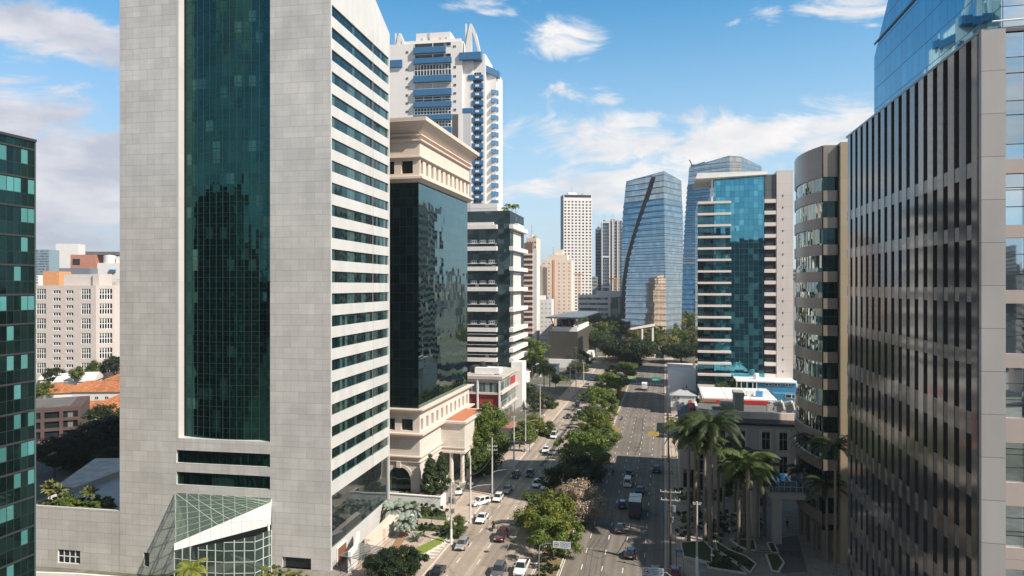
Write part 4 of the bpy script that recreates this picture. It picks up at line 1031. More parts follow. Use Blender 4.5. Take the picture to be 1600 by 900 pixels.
for a, b in cols_:
    xa, xb = Q1.lx(a), Q1.lx(b)
    mb = MB()
    for z0, z1 in ((Q1.z(744, 14), Q1.z(707, 14)), (Q1.z(707, 14), Q1.z(669, 14))):
        mb.box(xa-.45, xa+.1, -.12, -.005, z0, z1); mb.box(xb-.1, xb+.45, -.12, -.005, z0, z1); mb.box(xa+.1, xb-.1, -.12, -.005, z0, z0+.3); mb.box(xa+.1, xb-.1, -.12, -.005, z1-.3, z1)
        mb.box((xa+xb)/2-.04, (xa+xb)/2+.04, .2, .26, z0+.3, z1-.3); mb.box(xa+.1, xb-.1, .2, .26, (z0+z1)/2+.4, (z0+z1)/2+.48)
    Q1.part('window_frame', mb, plain('stone_trim', (.50, .46, .41), .8))
mb = MB(); mb.box(-.3, Wq+.3, -.35, 0, zq-.55, zq); mb.box(-.3, Wq+.3, 0, 20.3, zq-.3, zq); Q1.part('cornice', mb, M_dark)
mb = MB(); mb.box(Q1.lx(1090), Wq, 4.5, 5.0, zq, zq+1.5); mb.box(Q1.lx(1090), Q1.lx(1090)+.5, 5.0, 18, zq, zq+1.3); Q1.part('parapet', mb, panels('parapet_concrete', (.72, .60, .51), 5, 3, .03, var=.05, stain=.35, rough=.9, offset=0))
mb = MB(); mb.box(2, Wq-.5, 5.2, 18.5, zq, zq+.8); Q1.part('roof', mb, M_roof)
mb = MB(); mb.box(Q1.lx(1085)-.8, Q1.lx(1085), 5, 16, zq-2, zq+1.9); Q1.part('red_fin', mb, M_red)
M_ac = plain('roof_unit', (.42, .42, .41), .6)
for i, px in enumerate((1205, 1213, 1221, 1229, 1236, 1243)):
    x = Q1.lx(px, 7); mb = MB()
    if i % 2: mb.tube((x-1.0, 8, zq+2.8), (x+1.2, 6.8, zq+3.6), .55, n=10); mb.tube((x+1.2, 6.8, zq+3.6), (x+1.5, 6.6, zq+2.0), .35, n=8)
    else: mb.box(x-.8, x+.7, 7, 8.4, zq+1.2, zq+2.9+.3*i/4); mb.lathe([(.5, zq+2.9), (.55, zq+3.5), (0, zq+3.6)], 10, (x, 7.7))
    Q1.part('roof_unit', mb, M_ac)
mb = MB(); mb.box(Q1.lx(1132), Q1.lx(1158), 9, 14, zq+1.2, zq+2.4); mb.box(Q1.lx(1153), Q1.lx(1168), 7, 12, zq+1.2, Q1.z(617, 14, 9)); mb.box(Q1.lx(1152), Q1.lx(1169), 6.8, 12.2, Q1.z(617, 14, 9), Q1.z(612, 14, 9)); Q1.part('chimney', mb, plain('grey_green_render', (.28, .28, .24), .85))

# restaurant with white roof and red fascia
P1 = Bld('red_trimmed_shop', 'single storey cream shop with a white roof and bright red fascia strip', 'building', PD(1099, 196).x, 196, RZ)
x1, z1 = P1.lx(1213), P1.z(631, 5)
mb = MB(); mb.box(0, x1, 0, 22, 0, z1); P1.part('wall', mb, plain('cream_wall', (.62, .50, .36), .8))
mb = MB(); mb.box(-.3, x1+.3, -.3, 22, z1+1.3, z1+1.6); P1.part('roof', mb, panels('white_roof', (.70, .69, .68), 6.5, 40, .1, (.3, .3, .3), var=.03, stain=.15, offset=0))
mb = MB(); mb.box(x1*.18, x1+.35, -.4, -.0, z1+.2, z1+1.3); mb.box(x1, x1+.35, 0, 20, z1+.2, z1+1.3); P1.part('fascia', mb, plain('bright_red', (.48, .03, .025), .5))
mb = MB(); mb.box(-.3, x1*.18-.02, -.38, 0, z1+.4, z1+1.3); P1.part('fascia', mb, plain('rust_fascia', (.36, .15, .08), .6))
for i, (fx_, fy_) in enumerate(((.68, 6), (.74, 9), (.80, 5), (.84, 10), (.90, 7))):
    mb = MB(); x = x1*fx_; mb.lathe([(.7, z1+1.6), (.75, z1+2.6), (.4, z1+3.1), (0, z1+3.2)], 12, (x, fy_)) if i % 2 else mb.box(x-.9, x+.9, fy_-.6, fy_+.9, z1+1.6, z1+3.2)
    P1.part('roof_unit', mb, plain('blue_tank', (.08, .25, .5), .5) if i == 2 else M_frame)
# blue building
U1 = Bld('blue_building', 'bright blue flat roofed commercial building with stepped terraces', 'building', PD(1150, 228).x, 228, RZ)
M_bb = plain('blue_render', (.045, .20, .33), .55, var=.12, scale=.3)
x1 = U1.lx(1245); z = lambda y: U1.z(y, 10)
mb = MB(); mb.box(U1.lx(1182), x1, 0, 16, 0, z(598)); mb.box(U1.lx(1205), x1+.6, -4, 0, 0, z(612)); U1.part('wall', mb, M_bb)
mb = MB(); mb.box(0, x1, -.6, 14, z(597.5), z(595.5)); mb.box(0, U1.lx(1190), -.6, 0, z(611), z(609.5)); U1.part('deck', mb, M_frame)
for a in (1151, 1158, 1167, 1176, 1182): mb = MB(); mb.box(U1.lx(a)-.12, U1.lx(a)+.12, -.5, -.26, 0, z(597.5)); U1.part('post', mb, M_frame)
for (a, b, y0_, y1_, yy) in ((1196, 1206, 599, 603, -.1), (1210, 1220, 599, 603, -.1), (1227, 1236, 599, 603, -.1), (1224, 1243, 612, 618, -4.1), (1212, 1220, 626, 630, -4.1), (1228, 1236, 624, 628, -4.1)):
    me = wmesh(U1.lx(b)-U1.lx(a), z(y0_)-z(y1_), M_panedark, M_frame, 2, 1, .2); put(me, 'window', U1.e, (U1.lx(a), yy, z(y1_)))
mb = MB(); mb.lathe([(.9, z(596)), (.9, z(588)), (.7, z(586)), (0, z(585.5))], 14, (U1.lx(1184), 4)); U1.part('water_tank', mb, M_white)
# white box building with small annex house
V1 = Bld('white_box_building', 'plain white box building beside the avenue with a hip roofed annex in front', 'building', PD(1044, 252).x, 252, RZ)
x1 = V1.lx(1087); z = lambda y: V1.z(y, 5)
mb = MB(); mb.box(0, x1, 0, 10, 0, z(579)); mb.box(0, x1, 14, 30, 0, z(590)); V1.part('wall', mb, plain('cold_white_wall', (.78, .77, .76), .6, var=.05))
mb = MB(); mb.box(-.3, x1, 20, 31, z(590), z(582)); V1.part('parapet', mb, M_tw)
H1 = Bld('annex_house', 'small white house with a grey hipped metal roof and wall mounted cooling units', 'building', PD(1048, 240).x, 240, RZ)
x1 = H1.lx(1087); z = lambda y: H1.z(y, 4)
mb = MB(); mb.box(0, x1, 0, 9, 2.5, z(618)); H1.part('wall', mb, panels('white_siding', (.66, .67, .70), 4.2, 12, .06, var=.02, stain=.08, offset=0))
mb = MB(); mb.box(.2, x1-.2, .15, 9, 0, 2.5); H1.part('plinth', mb, M_conc)
mb = MB(); zb_ = z(618); ap = (x1*.5, 3.5, z(608)); c_ = [(-.4, -.4, zb_), (x1+.4, -.4, zb_), (x1+.4, 9.4, zb_), (-.4, 9.4, zb_)]
ap2 = (x1*.5, 6, z(608))
mb.face([c_[0], c_[1], ap]); mb.face([c_[1], c_[2], ap2, ap]); mb.face([c_[2], c_[3], ap2]); mb.face([c_[3], c_[0], ap, ap2]); mb.face(c_[::-1])
H1.part('roof', mb, plain('metal_roof', (.45, .45, .46), .4, .2))
mb = MB(); mb.box(x1*.62, x1*.62+.35, 2, 2.4, z(610), z(603)); H1.part('flue', mb, M_dark)
for px, py in ((1054, 621), (1060, 621), (1059, 629), (1067, 630), (1058, 634.5), (1065, 634.5), (1074, 635.5)):
    mb = MB(); x = H1.lx(px); mb.box(x-.55, x+.55, -.4, 0, z(py)-.4, z(py)+.4); mb.tube((x, -.42, z(py)), (x, -.4, z(py)), .3, n=12, m=1); H1.part('cooling_unit', mb, [M_grey, M_dark])

# dark mesh building with roof deck, left far side
Z1 = Bld('mesh_building', 'dark mesh clad building with a white roof terrace under a flat grey canopy', 'building', PD(857, 380).x, 380, R(-12.6))
x1 = Z1.lx(903); yd = Z1.ly(925, x1); z = lambda y: Z1.z(y, 8)
mb = MB(); mb.box(0, x1, 0, yd, z(561), z(518)); Z1.part('mesh_box', mb, panels('bronze_mesh', (.055, .050, .038), .8, .35, .05, (.10, .09, .07), .3, .5, .3))
mb = MB(); mb.box(-2, x1+3, -1.5, yd, 0, z(561)); mb.box(x1*.12, x1-.5, 1, yd*.8, z(518), z(511)); Z1.part('wall', mb, M_white)
mb = MB(); mb.hexa([(-1, -2, z(497.5)), (x1+2, -2, z(497.5)), (x1+4, yd, z(496)), (3, yd, z(496)), (-1.6, -2.6, z(495.5)), (x1+2.6, -2.6, z(495.5)), (x1+4, yd+1, z(494)), (3, yd+1, z(494))]); Z1.part('canopy', mb, M_bgw)
for x in (2, 7, x1-5, x1-1): mb = MB(); mb.tube((x+.8, 2, z(511)), (x-.6, .2, z(497)), .35, n=6); Z1.part('strut', mb, plain('red_brown_steel', (.2, .1, .08), .6))
mb = MB(); mb.box(4, x1-3, 4, 12, z(511), z(499)); Z1.part('terrace_glazing', mb, M_panedark)

# small buildings on the left kerb beyond the red building
for nm, lab, px, py, w_, dp, h, mt, rm in (
    ('flat_roofed_shed', 'long white roofed shed behind the fan palms', 822, 600, 26, 9, 4.6, M_pl, M_white),
    ('kiosk_block', 'beige walled single storey shop left of the avenue under tiled eaves', 812, 640, 10, 10, 3.6, M_peach, M_conc),
    ('corner_shop', 'small white shop with a brown awning by the street trees', 802, 690, 8, 8, 3.8, M_white, M_brick),
    ('garage_block', 'low pale garage behind the row of poles', 838, 622, 12, 12, 4.0, M_peach, M_pl),
    ('white_wall_building', 'low white building at the foot of the mesh clad building', 868, 590, 22, 12, 5.2, M_white, M_pl)):
    p_ = G(px, py); b = Bld(nm, lab, 'building', p_.x, p_.y, RZ)
    b.ox -= w_*math.cos(TH); b.e.location.x -= w_*math.cos(TH)*.5; b.e.location.y += w_*math.sin(TH)*.5
    w2 = w_*.5
    mb = MB(); facade(mb, (0, 0), 0, 0, w_*.95-w2, 0, h, [(.8+i*2.6, 2.4+i*2.6, .1, 2.6) for i in range(int((w_-w2)/2.6))], .3); 
    mb.box(0, w_-w2, .35, dp, 0, h-.1); b.part('wall', mb, mt)
    mb = MB(); mb.box(-.4, w_-w2+.4, -.7, dp+.3, h, h+.3); b.part('roof', mb, rm)

# ------------------------------------------------------------------ left background neighbourhood
Y1 = Bld('beige_apartments', 'beige apartment block with grouped tall windows seen between the two left towers', 'building', PD(40, 300).x, 300, R(0))
xc = Y1.lx(150); z = lambda y: Y1.z(y, 0)
zt_ = z(446); fl = 3.25; hs = []
gr = [(57, 73), (127, 142)]; sm = [(83, 95), (103, 115)]
rowsA = [z(468)-i*2*fl for i in range(6)]; rowsB = [z(459)-i*fl for i in range(12)]
meA = wmesh(Y1.lx(141)-Y1.lx(126.5), 4.7, M_panedark, M_frame, 4, 2, .28); meB = wmesh(Y1.lx(95)-Y1.lx(83.5), 1.5, M_panedark, M_frame, 3, 1, .3)
for v in rowsA:
    for a, b in gr: hs.append((Y1.lx(a), Y1.lx(a)+Y1.lx(141)-Y1.lx(126.5), v, v+4.7)); Y1.win(meA, (0, 0), 0, Y1.lx(a), v, .25)
for v in rowsB:
    for a, b in sm: hs.append((Y1.lx(a), Y1.lx(a)+Y1.lx(95)-Y1.lx(83.5), v, v+1.5)); Y1.win(meB, (0, 0), 0, Y1.lx(a), v, .25)
mb = MB(); facade(mb, (0, 0), 0, 0, xc, 0, zt_, hs, .3)
an = R(-22); wl = (Y1.lx(174)-xc)*1.02; hs = []
for v in rowsA: hs.append((1.2, 6.2, v, v+4.7)); Y1.win(wmesh(5.0, 4.7, M_panedark, M_frame, 5, 2, .28), (xc, 0), R(24), 1.2, v, .25)
facade(mb, (xc, 0), R(24), 0, wl, 0, zt_, hs, .3)
ex_, ey_ = xc+wl*math.cos(R(24)), wl*math.sin(R(24))
facade(mb, (ex_, ey_), R(80), 0, 22, 0, zt_, [], .2)
mb.face([(0, 0, zt_), (xc, 0, zt_), (ex_, ey_, zt_), (ex_+3, ey_+22, zt_), (0, 24, zt_)]); mb.face([(0, 24, 0), (0, 0, 0), (0, 0, zt_), (0, 24, zt_)]); Y1.part('wall', mb, M_beige); Y1.flush()
for a_, b_, y_, h_ in ((88, 136, 5, 5.0), (136.2, 146, 4, 5.2), (165, 176, 8, 3)): mb = MB(); mb.box(Y1.lx(a_), Y1.lx(b_), y_, y_+10, zt_, zt_+h_); Y1.part('roof_room', mb, M_beige)
def simple(nm, lab, px0, px1, pyt, d, rz, dep, mt, rows=0, wm_=None, z0=0):
    b = Bld(nm, lab, 'building', PD(px0, d).x, d, R(rz)); W_ = b.lx(px1); zt_ = b.z(pyt, W_/2)
    mb = MB(); mb.box(0, W_, 0, dep, 0, zt_); b.part('wall', mb, mt)
    for k in range(rows):
        mb = MB(); zz_ = zt_-2.8-k*3.4; mb.box(.8, W_-.8, -.12, -.01, zz_, zz_+1.5); b.part('window', mb, wm_ or M_pane)
    b.W = W_; b.zt = zt_; return b
q = simple('brick_building', 'red brown rendered block with a grey roof behind the beige apartments', 110, 150, 398, 420, 6, 20, M_brick)
mb = MB(); mb.box(1.4, 5.5, -.2, -.01, q.zt-6.2, q.zt-2.6); q.part('window', mb, M_panedark); mb = MB(); mb.box(q.W*.55, q.W+14, 1, 20, q.zt, q.zt+2); q.part('roof_canopy', mb, M_roof)
simple('dark_low_block', 'dark charcoal flat building in front of the red brown block', 92, 140, 419, 390, 4, 20, M_bgw)
simple('orange_block', 'orange rendered cube behind the roof of the beige apartments', 67, 92, 424, 380, 0, 12, plain('orange_render', (.60, .28, .13), .8))
q = simple('grey_roof_block', 'stepped grey and white rooftop block at the left edge of the stone tower', 152, 215, 411, 400, 4, 20, M_pl)
mb = MB(); mb.lathe([(3.3, q.zt), (3.3, q.zt+4.5), (0, q.zt+5)], 18, (5, 4)); mb.box(9, 14, 3, 9, q.zt, q.zt+3.5); q.part('tank', mb, M_pl); mb = MB(); mb.box(7, 10.5, -1, 1, q.zt-5.5, q.zt-3.8); q.part('blue_awning', mb, M_blue)
simple('tan_block', 'tan block wedged between the rooftop block and the stone tower', 172, 215, 440, 350, 2, 14, M_beige)
simple('distant_glass_slab', 'pale blue glass slab block on the left horizon', 55, 77, 390, 900, 0, 20, plain('pale_glass', (.24, .32, .36), .3, .3), 12, M_pane)
simple('distant_white_slab', 'white concrete slab block on the left horizon', 87, 122, 381, 1000, 6, 20, M_pl, 0)
# brown office lower left
BR = Bld('brown_office', 'low dark brown office with recessed window bays behind the podium', 'building', PD(30, 196).x, 196, R(26))
W_ = BR.lx(127); zt_ = 9.3
hs = [(W_-4.6-4.6*i, W_-.9-4.6*i, (.4, 3.4, 6.3)[k], (2.6, 5.4, 8.2)[k]) for i in range(4) for k in range(3)]
hs = [h for h in hs if h[3] < zt_-.4]
mb = MB(); facade(mb, (0, 0), 0, 0, W_, -4, zt_, hs, .6); facade(mb, (W_, 0), math.pi/2, 0, 22, -4, zt_, []); mb.face([(0, 0, zt_), (W_, 0, zt_), (W_, 22, zt_), (0, 22, zt_)])
BR.part('wall', mb, plain('dark_brown_wall', (.085, .055, .05), .8)); mb = MB(); mb.box(.2, W_-.2, .55, 21, -4, zt_-.2); BR.part('glazing', mb, M_panedark)
mb = MB(); mb.box(1, W_-3, 2, 20, zt_, zt_+.3); BR.part('roof', mb, M_roof)
# tiled houses
def house(lab, px, py, w_, dp, h, rz, roofm, wallm=None, hip=True, z0=0):
    p_ = PD(px, (CH-h-z0)*F/(py-HZ)) if False else G(px, py)
    e = thing('tiled_house' if roofm is M_orange else 'pale_roofed_house', lab, 'house', (p_.x, p_.y, 0), R(rz))
    mb = MB(); mb.box(-w_/2, w_/2, 0, dp, 0, h); mb.build('wall', wallm or M_pl, e)
    mb = MB(); o_ = .6; a = [(-w_/2-o_, -o_, h), (w_/2+o_, -o_, h), (w_/2+o_, dp+o_, h), (-w_/2-o_, dp+o_, h)]; rh = dp*.22
    k = dp*.4 if hip else 0
    r0, r1 = (-w_/2-o_+k, dp/2, h+rh), (w_/2+o_-k, dp/2, h+rh)
    mb.face([a[0], a[1], r1, r0]); mb.face([a[1], a[2], r1]); mb.face([a[2], a[3], r0, r1]); mb.face([a[3], a[0], r0]); mb.face(a[::-1]); mb.build('roof', roofm, e)
    for i in range(max(1, int(w_/4))):
        put(wmesh(1.4, 1.2, M_panedark, M_frame, 2, 1, .12), 'window', e, (-w_/2+1.2+i*3.8, -.03, 1.2))
hl = [('orange tiled house roof, long one nearest the dark trees', 140, 660, 16, 12, 3.6, 6, M_orange), ('orange hipped roof right beside the stone tower edge', 178, 650, 14, 12, 3.8, -8, M_orange),
      ('broad orange hipped roof in the middle of the left houses', 150, 629, 26, 15, 4.2, 2, M_orange), ('rust orange roof at the far left of the houses', 80, 631, 13, 14, 4.0, 18, M_orange),
      ('small orange roof at the edge of the dark glass block', 62, 655, 10, 10, 3.5, 0, M_orange), ('orange roof tucked under the dark tree crown', 186, 668, 12, 9, 3.2, 10, M_orange),
      ('pale grey gabled house above the orange roofs', 115, 615, 14, 14, 5.0, 14, M_pl), ('cream gabled house next to the stone tower above the orange roofs', 160, 605, 24, 16, 5.0, -6, M_offw),
      ('second row grey gabled house behind the rust roof', 92, 608, 14, 14, 4.4, 20, M_pl), ('long white flat gabled hall below the beige apartments', 92, 597, 34, 12, 5.5, 0, M_pl),
      ('red tiled roof peeping out at the stone tower edge', 184, 612, 12, 12, 5, -10, M_orange)]
for h_ in hl: house(*h_, hip=h_[7] is M_orange)

# ------------------------------------------------------------------ distant city on the horizon
random.seed(11)
dist = [(820, 846, 415, 640, 'M_peach'), (834, 850, 425, 900, 'M_pl'), (893, 906, 440, 900, 'M_pl'), (922, 934, 432, 700, 'M_gwall'), (926, 941, 440, 900, 'M_peach'), (1000, 1040, 430, 1100, 'M_pl'), (1236, 1250, 420, 600, 'M_gwall'),
        (40, 60, 430, 800, 'M_pl'), (120, 135, 418, 1100, 'M_gwall'), (1060, 1100, 420, 1000, 'M_gwall')]
dlab = ['far peach apartment slab left of the cream tower', 'far pale slab just behind the cream tower', 'far pale tower right of the cream tower', 'small grey tower right of the white grid tower', 'far peach block between grey towers',
        'far pale block hidden behind the leaning tower', 'grey block squeezed beside the curved bronze building', 'far pale block behind the left edge tower', 'far grey block behind the white slab on the left horizon', 'far grey block behind the broad blue tower']
for i, (a, b_, y, d, mt) in enumerate(dist): simple('distant_block', dlab[i], a, b_, y, d, rnd(-15, 10), 20, globals()[mt], 3, M_pane)
mb = MB()
for i in range(420):
    d = rnd(1100, 3600); px = rnd(-200, 1800); w_ = rnd(14, 40); h = rnd(15, 60) if random.random() < .8 else rnd(60, 100); p_ = PD(px, d)
    mb.box(p_.x-w_/2, p_.x+w_/2, d, d+rnd(14, 30), 0, min(h, 44+rnd(0, 16)), i % 3)
mb.build('distant_city', [M_pl, M_gwall, M_peach], kind='stuff')['label'] = 'mass of distant city blocks along the horizon'
mb = MB(); rg = random.Random(77)
for i in range(520):
    a = rg.uniform(R(118), R(422)); d = rg.uniform(230, 1500); x_, y_ = d*math.sin(a), d*math.cos(a)
    if y_ > 60 and abs(x_) < y_*.95+60: continue
    w_ = rg.uniform(14, 34); h = rg.uniform(18, 62) if rg.random() < .75 else rg.uniform(60, 105)
    mb.box(x_-w_/2, x_+w_/2, y_-w_/3, y_+w_/3, 0, min(h, 20+d*.16), rg.randrange(5))
    if rg.random() < .6:
        for k in range(3, int(min(h, 20+d*.16)/3.5)): mb.box(x_-w_/2-.1, x_+w_/2+.1, y_-w_/3-.1, y_+w_/3+.1, k*3.5, k*3.5+1.5, 5)
mb.build('surrounding_city', [M_pl, M_gwall, M_peach, M_conc, M_leafd, M_panedark], kind='stuff')['label'] = 'mass of city blocks beside and behind the viewpoint, seen in mirror glass'
NB = thing('shade_block', 'unseen block added behind the dark ribbed building to shade the plaza', 'building', (79, 79, 0)); mb = MB(); mb.box(-16, 16, -13, 13, 0, 47); mb.build('wall', M_gwall, NB)  # unseen block, added to cast shade on the plaza and the curved building's foot
mb = MB()
for k in range(1, 13): mb.box(-16.1, 16.1, -13.1, 13.1, k*3.6-1.7, k*3.6)
mb.build('window_bands', M_panedark, NB)
# invented blocks out of view, added for reflections in the mirror glass
for lab, x, y, w_, dp, h, rz, mt in (('added unseen pale block mirrored in the curved teal bay', -165, -95, 34, 24, 92, -30, M_conc), ('added unseen brown block mirrored low in the curved teal bay', -120, -60, 30, 20, 66, -40, M_brick),
                                 ('added unseen grey slab mirrored at the left of the curved teal bay', -205, -30, 34, 24, 84, -20, M_gwall), ('added unseen pale tower mirrored in the side glass of the classical office', 118, 342, 26, 22, 90, -12, M_pl), ('added unseen tan slab mirrored in the side glass of the classical office', 96, 300, 18, 20, 84, -12, M_beige), ('added unseen white slab mirrored in the front glazing of the ribbed building', 35, -150, 36, 20, 68, 10, M_wh)):
    e = thing('mirrored_block', lab, 'building', (x, y, 0), R(rz)); mb = MB()
    mb.box(-w_/2, w_/2, -dp/2, dp/2, 0, h); mb.build('wall', mt, e)
    mb = MB(); z_ = 4
    while z_ < h-3:
        mb.box(-w_/2+.8, w_/2-.8, -dp/2-.12, dp/2+.12, z_, z_+1.7); mb.box(-w_/2-.12, w_/2+.12, -dp/2+.8, dp/2-.8, z_+.003, z_+1.697); z_ += 3.5
    mb.build('window_bands', M_panedark, e)

# ------------------------------------------------------------------ vegetation
LM = {}
SCL = 1.18
def crown_mesh(key, rx, ry, rz_, nc, nl, ls, mat, seed, shape='round', clr=None):
    if key in LM: return LM[key]
    rg = random.Random(seed); mb = MB(); cl = []
    for i in range(nc):
        while True:
            p_ = Vector((rg.uniform(-1, 1), rg.uniform(-1, 1), rg.uniform(-1, 1)))
            if p_.length < 1 and p_.length > .42: break
        if shape == 'flat': p_.z = p_.z*.6+.25
        if shape == 'cone': k = (1-(p_.z+1)/2)**.8*1.05+.06; q = Vector((p_.x, p_.y, 0)); q = q.normalized()*k*rg.uniform(.55, 1); p_ = Vector((q.x, q.y, p_.z))
        cl.append((Vector((p_.x*rx, p_.y*ry, p_.z*rz_)), rg.uniform(.65, 1.15)*(clr or .30)*min(rx, rz_*1.3)))
    for c, r in cl:
        for j in range(nl):
            d = Vector((rg.gauss(0, 1), rg.gauss(0, 1), rg.gauss(0, 1))).normalized(); rr = r*rg.uniform(.45, 1.05)
            pp = c + Vector((d.x*rr, d.y*rr, d.z*rr*.72))
            n = (d + Vector((rg.gauss(0, .5), rg.gauss(0, .5), rg.gauss(.35, .5)))).normalized(); a = n.orthogonal().normalized(); b = n.cross(a)
            th_ = rg.uniform(0, 6.28); a, b = a*math.cos(th_)+b*math.sin(th_), b*math.cos(th_)-a*math.sin(th_); s_ = ls*rg.uniform(.6, 1.3)
            mb.face([pp-a*s_*.5, pp-b*s_*.28, pp+a*s_*.5, pp+b*s_*.28])
    me = mb.mesh('crown', mat); LM[key] = (me, cl); return LM[key]
def tree(name, label, pos, h, key, args, scale=1.0, trunk_r=.16, lean_=(0, 0), group=None, cat='tree', trunkm=None, rot=None):
    """pos: ground point, h: height of the crown centre"""
    me, cl = crown_mesh(key, *args)
    e = thing(name, label, cat, pos, rot if rot is not None else rnd(0, 6.28), group)
    o_ = put(me, 'crown', e, (lean_[0], lean_[1], h)); o_.scale = (scale,)*3
    mb = MB(); fk = Vector((lean_[0]*.45, lean_[1]*.45, h*.55)); mb.path([(0, 0, -.3), (lean_[0]*.15+.05, lean_[1]*.15, h*.25), fk], [trunk_r*1.3, trunk_r, trunk_r*.8], 7)
    for c, r in cl[::max(1, len(cl)//8)][:9]:
        t_ = Vector((lean_[0], lean_[1], h))+c*scale*.85; mid = fk.lerp(t_, .5)+Vector((0, 0, -.25)); mb.path([fk-Vector((0, 0, .2)), mid, t_], [trunk_r*.55, trunk_r*.35, trunk_r*.12], 5)
    mb.build('trunk', trunkm or M_trunk, e); return e
V = {'a': (5.2, 5.0, 3.0, 46, 170, .38, M_leaf, 1), 'b': (5.6, 5.2, 2.6, 44, 170, .38, M_leaf, 2, 'flat'), 'c': (4.6, 4.6, 3.1, 56, 150, .42, M_leafy, 3), 'd': (4.6, 4.6, 3.0, 50, 150, .42, M_leafd, 4), 'e': (3.6, 3.6, 3.0, 80, 150, .28, M_leafp, 5)}
med = [ # px, crown centre row, ground distance, kind, scale, label
 (874, 858, 113, 'a', .82, 'green tree leaning over the kerb behind the white camera sign', (1.0, 0)), (850, 800, 126, 'c', 1.0, 'yellow green tree in the median at the left of the blossoming tree', (-.6, 0)),
 (858, 826, 121, 'c', .78, 'low yellow green tree in the median just beyond the white camera sign', (0, 0)),
 (899, 787, 130, 'e', 1.15, 'pale pink blossoming tree in the median', (.6, 0)), (886, 752, 144, 'd', 1.0, 'dark dense tree in the median behind the blossoming tree', (0, 0)), (905, 737, 153, 'd', .95, 'second dark median tree, beside the taxi van', (0, 0)),
 (912, 716, 166, 'a', .95, 'green median tree beside the orange van', (-.5, 0)), (905, 690, 180, 'b', 1.1, 'wide flat green median tree with branches over the left carriageway', (-1, 0)), (934, 686, 187, 'a', .95, 'green median tree reaching over the right carriageway', (1.4, 0)),
 (932, 662, 200, 'c', .95, 'yellow green median tree in the middle of the row', (0, 0)), (926, 652, 214, 'b', 1.0, 'olive median tree behind the yellow green one', (0, 0)), (944, 634, 228, 'a', 1.0, 'round green median tree opposite the white annex house', (0, 0)),
 (932, 617, 246, 'b', 1.1, 'spreading median tree opposite the red and white building', (-1.5, 0)), (950, 612, 262, 'a', 1.05, 'median tree opposite the white box building', (0, 0)), (958, 600, 282, 'b', 1.1, 'median tree level with the green road signs', (0, 0)),
 (950, 592, 300, 'b', 1.0, 'median tree just beyond the green and yellow sign', (-2, 0)), (968, 587, 322, 'a', 1.15, 'median tree at the third crossing', (0, 0)), (975, 578, 345, 'b', 1.1, 'median tree near the far crossing', (0, 0)), (985, 570, 372, 'd', 1.2, 'last small median tree before the big dark tree', (0, 0))]
for px, py, s_, k, sc_, lab, ln_ in med:
    if s_ < 1: continue
    d = s_; base = RD(-18.1, 0); # ground point in the median at depth d
    s2 = (d - 18.1*math.sin(TH))/math.cos(TH); g_ = RD(-18.1, s2); z_ = ZZ(py, d); x_ = (px-800)/F*d
    tree('median_tree', lab, (g_.x, g_.y, .1), max(3.6, z_-.2), k+str(int(sc_*10) % 2), V[k][:7]+(V[k][7]+int(sc_*10) % 2*20,)+V[k][8:], sc_*SCL, .2, (x_-g_.x, 0), 'trees along the median', rot=0)
# median shrubs and a low hedge
M_hedge = M_leafd
sh = crown_mesh('shrub', 1.0, 1.0, .7, 14, 90, .2, M_leafd, 31)
def shrub(label, pos, s_, mat='d', name='shrub', group=None, cat='shrub', sz=1):
    me = crown_mesh('shrub'+mat, 1.0, 1.0, .7, 16, 90, .20, {'d': M_leafd, 'g': M_leaf, 'y': M_leafy, 'p': M_leafg, 's': M_agave}[mat], 33)[0]
    o_ = put(me, name, None, (pos[0], pos[1], pos[2]+.45*s_*sz), rnd(0, 6)); o_.scale = (s_, s_, s_*sz); return tag(o_, label, cat, group)
for i, s2 in enumerate((103, 107)): p_ = RD(-18.2, s2); shrub(['dark low hedge clump at the near end of the median', 'second dark hedge clump beside the white pickup'][i], p_, 1.8, 'd')
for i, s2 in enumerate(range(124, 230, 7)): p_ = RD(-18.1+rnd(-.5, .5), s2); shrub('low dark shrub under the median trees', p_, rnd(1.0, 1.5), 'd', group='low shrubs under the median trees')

# big trees
BT = {'tall': (5.0, 5.0, 8.8, 170, 170, .46, M_leaf, 51, 'round', .34), 'mid': (4.6, 4.6, 4.3, 75, 150, .42, M_leaf, 52), 'dark': (6, 6, 4.0, 80, 130, .5, M_leafd, 53), 'umb': (14, 14, 6.0, 190, 150, .85, M_leafd, 54, 'flat', .5), 'park': (7.5, 7.5, 5.0, 60, 110, .8, M_leafg, 55),
      'parkd': (7.5, 7.5, 5.5, 60, 110, .8, M_leaf, 56), 'yel': (3.6, 3.6, 3.6, 50, 130, .36, M_leafy, 57), 'cyp': (1.5, 1.5, 3.3, 110, 150, .24, M_leafd, 58, 'cone', .33), 'dome': (5.2, 5.2, 2.6, 110, 260, .26, M_leafd, 59, 'flat', .26)}
def bt(lab, px, py, d, k, sc_=1.0, tr=.25, group=None, name='tree', zg=0):
    z_ = ZZ(py, d); p_ = PD(px, d); return tree(name, lab, (p_.x, p_.y, zg), z_-zg, k, BT[k], sc_, tr, group=group)
bt('tall dense street tree in front of the red building and the portico', 762, 688, 165, 'tall', 1.0, .3); bt('lower leafy tree at the foot of the tall street tree', 742, 712, 160, 'mid', .85, .2)
bt('dark green pavement tree beside the bus stop', 819, 676, 196, 'mid', .85, .2); bt('bright yellow green pavement tree next to the bus stop', 836, 664, 206, 'yel', .95, .18); bt('small green pavement tree beyond the yellow green one', 856, 672, 205, 'mid', .6, .14)
bt('round dark domed tree at the bottom edge in front of the garden', 619, 884, 105, 'dome', .93, .25)
bt('small round pavement tree by the utility pole with transformer', 712, 822, 122, 'mid', .42, .1)
